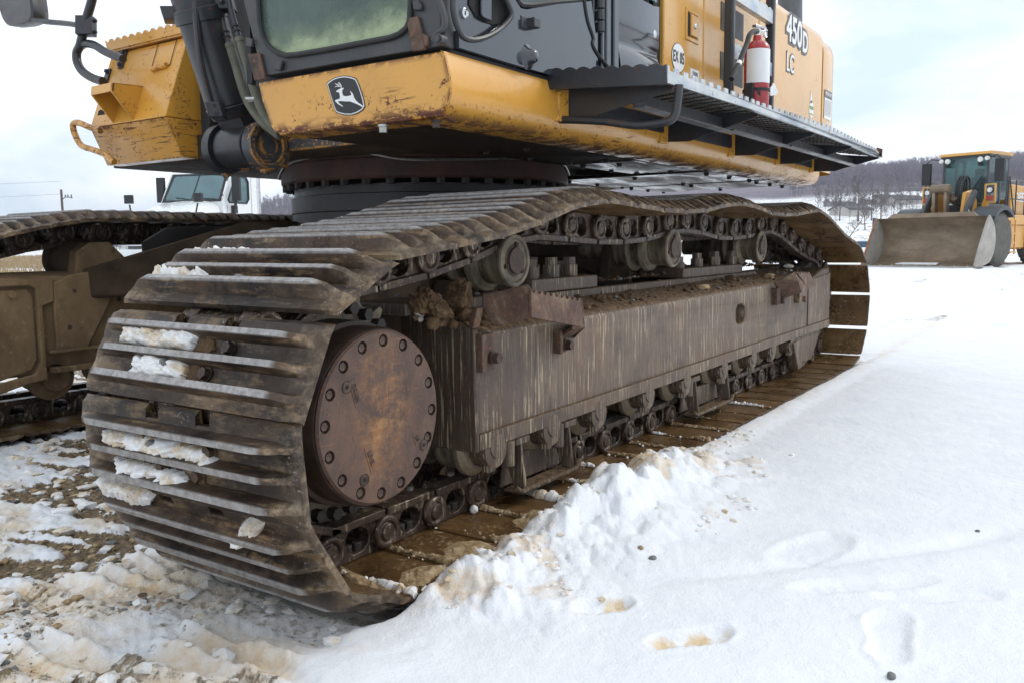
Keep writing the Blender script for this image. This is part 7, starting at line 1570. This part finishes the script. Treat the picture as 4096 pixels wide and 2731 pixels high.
mb = MB(); mb.box((.008, -.95, .03), (.014, .95, 1.02)); mb.box((.02, -.012, .03), (.03, .012, 1.02), mi=1); mb.tube([(.03, -.05, .07), (.03, -.55, .16)], .014, 5, mi=1); mb.tube([(.03, .85, .07), (.03, .3, .12)], .014, 5, mi=1); tilt(mb); lpart(mb, 'windshield', ['truck_glass', 'rubber'], tc_, smooth=0)
for s in (-1, 1):
    mb = MB(); mb.prism([(p[0]-.12, p[1]) for p in wind], 'y', s*1.02, s*1.03); lpart(mb, 'side_window', 'truck_glass', tc_, smooth=0)
    P = [Vector((p[0]-.12, s*1.062, p[1])) for p in wind]; lpart(MB().tube(P+[P[0]], .03, 6), 'window_seal', 'rubber', tc_)
    mb = MB(); mb.box((-.52, s*1.045-.02, 2.32), (-.48, s*1.045+.02, 3.1)); lpart(mb, 'vent_bar', 'rubber', tc_)
    mb = MB(); mb.box((-.1, s*1.07-.004, 1.0), (-.09, s*1.07, 2.2)); mb.box((-1.45, s*1.07-.004, 1.0), (-1.44, s*1.07, 3.3)); lpart(mb, 'door_seam', 'decal_grey', tc_, smooth=0)
for s in (-.5, .5):
    mb = MB(); mb.box((-1.4, s-.25, 1.9), (-.95, s+.25, 2.3)); mb.box((-1.45, s-.24, 2.3), (-1.3, s+.24, 2.95)); lpart(mb, 'seat', 'seat', tc_, bevel=.05)
mb = MB(); mb.box((-.35, -.9, 2.0), (.0, .9, 2.33)); mb.tube([(-.45+.08*math.cos(t), .5+.22*math.sin(t), 2.5+.2*math.cos(t)) for t in [R(20*k) for k in range(19)]], .018, 6); lpart(mb, 'dashboard', 'dark', tc_)
for y in (-.8, -.25, 0, .25, .8): mb = MB(); mb.lathe([(0, .05), (.08, .04), (.10, 0)], (-.75, y, 3.38), (.5, 0, 1), 12, cap=False); lpart(mb, 'marker_light', 'amber', tc_)
for s in (1,):
    mb = MB(); mb.cyl((-2.0, s*.92, .8), (-2.0, s*.92, 3.2), .125, n=24); mb.cyl((-2.0, s*.92, 3.2), (-2.0, s*.92, 3.5), .095, n=24); lpart(mb, 'exhaust_stack', 'chrome', TK)
mb = MB(); mb.box((-5.5, -.45, .75), (-1.8, .45, 1.0)); lpart(mb, 'chassis', 'dark', TK)
TK.scale = (1, 1, .945)
for x in (-3.6, -4.8):
    for s in (-1, 1): mb = MB(); mb.lathe([(-.28, .3), (-.28, .5), (0, .53), (.28, .5), (.28, .3)], (x, s*.95, .53), (0, 1, 0), 24); lpart(mb, 'wheel', 'rubber', TK)

# thin snow dust drifting low in front of the track
vm_ = bpy.data.materials.new('drifting_snow_dust'); vm_.use_nodes = True; vt = vm_.node_tree; vt.nodes.clear()
vo = vt.nodes.new('ShaderNodeOutputMaterial'); pv = vt.nodes.new('ShaderNodeVolumePrincipled'); pv.inputs['Color'].default_value = (.93, .90, .86, 1); pv.inputs['Anisotropy'].default_value = .2
vc = vt.nodes.new('ShaderNodeTexCoord'); ln = vt.nodes.new('ShaderNodeVectorMath'); ln.operation = 'LENGTH'; vt.links.new(vc.outputs['Object'], ln.inputs[0])
mr_ = vt.nodes.new('ShaderNodeMapRange'); mr_.inputs[1].default_value = 1.0; mr_.inputs[2].default_value = 0.2; mr_.inputs[3].default_value = 0; mr_.inputs[4].default_value = 1.5; vt.links.new(ln.outputs['Value'], mr_.inputs[0])
vt.links.new(mr_.outputs[0], pv.inputs['Density']); vt.links.new(pv.outputs[0], vo.inputs['Volume'])
bm = bmesh.new(); bmesh.ops.create_icosphere(bm, subdivisions=3, radius=1.0); me = bpy.data.meshes.new('snow_dust'); bm.to_mesh(me); bm.free(); me.materials.append(vm_)
o = bpy.data.objects.new('snow_dust', me); C.objects.link(o); o.location = (-.20, .20, .07); o.scale = (.34, .46, .13); o.rotation_euler.z = R(8)
tag(o, 'thin drift of snow dust low in front of the near track', 'snow dust', kind='stuff')

# winter air between the lot and the ridge
hm = bpy.data.materials.new('winter_haze'); hm.use_nodes = True; ht_ = hm.node_tree; ht_.nodes.clear()
ho = ht_.nodes.new('ShaderNodeOutputMaterial'); hp_v = ht_.nodes.new('ShaderNodeVolumePrincipled'); hp_v.inputs['Color'].default_value = (.80, .86, .97, 1); hp_v.inputs['Density'].default_value = HAZE
ht_.links.new(hp_v.outputs[0], ho.inputs['Volume'])
zs = [v.co.z for v in land.data.vertices]; mb = MB(); mb.box((-1560, -1560, min(min(zs), -.4)-1), (1560, 1560, max(zs)+26)); o = mb.build('haze', hm, None, smooth=0); tag(o, 'thin winter haze over the valley', 'haze', kind='stuff')
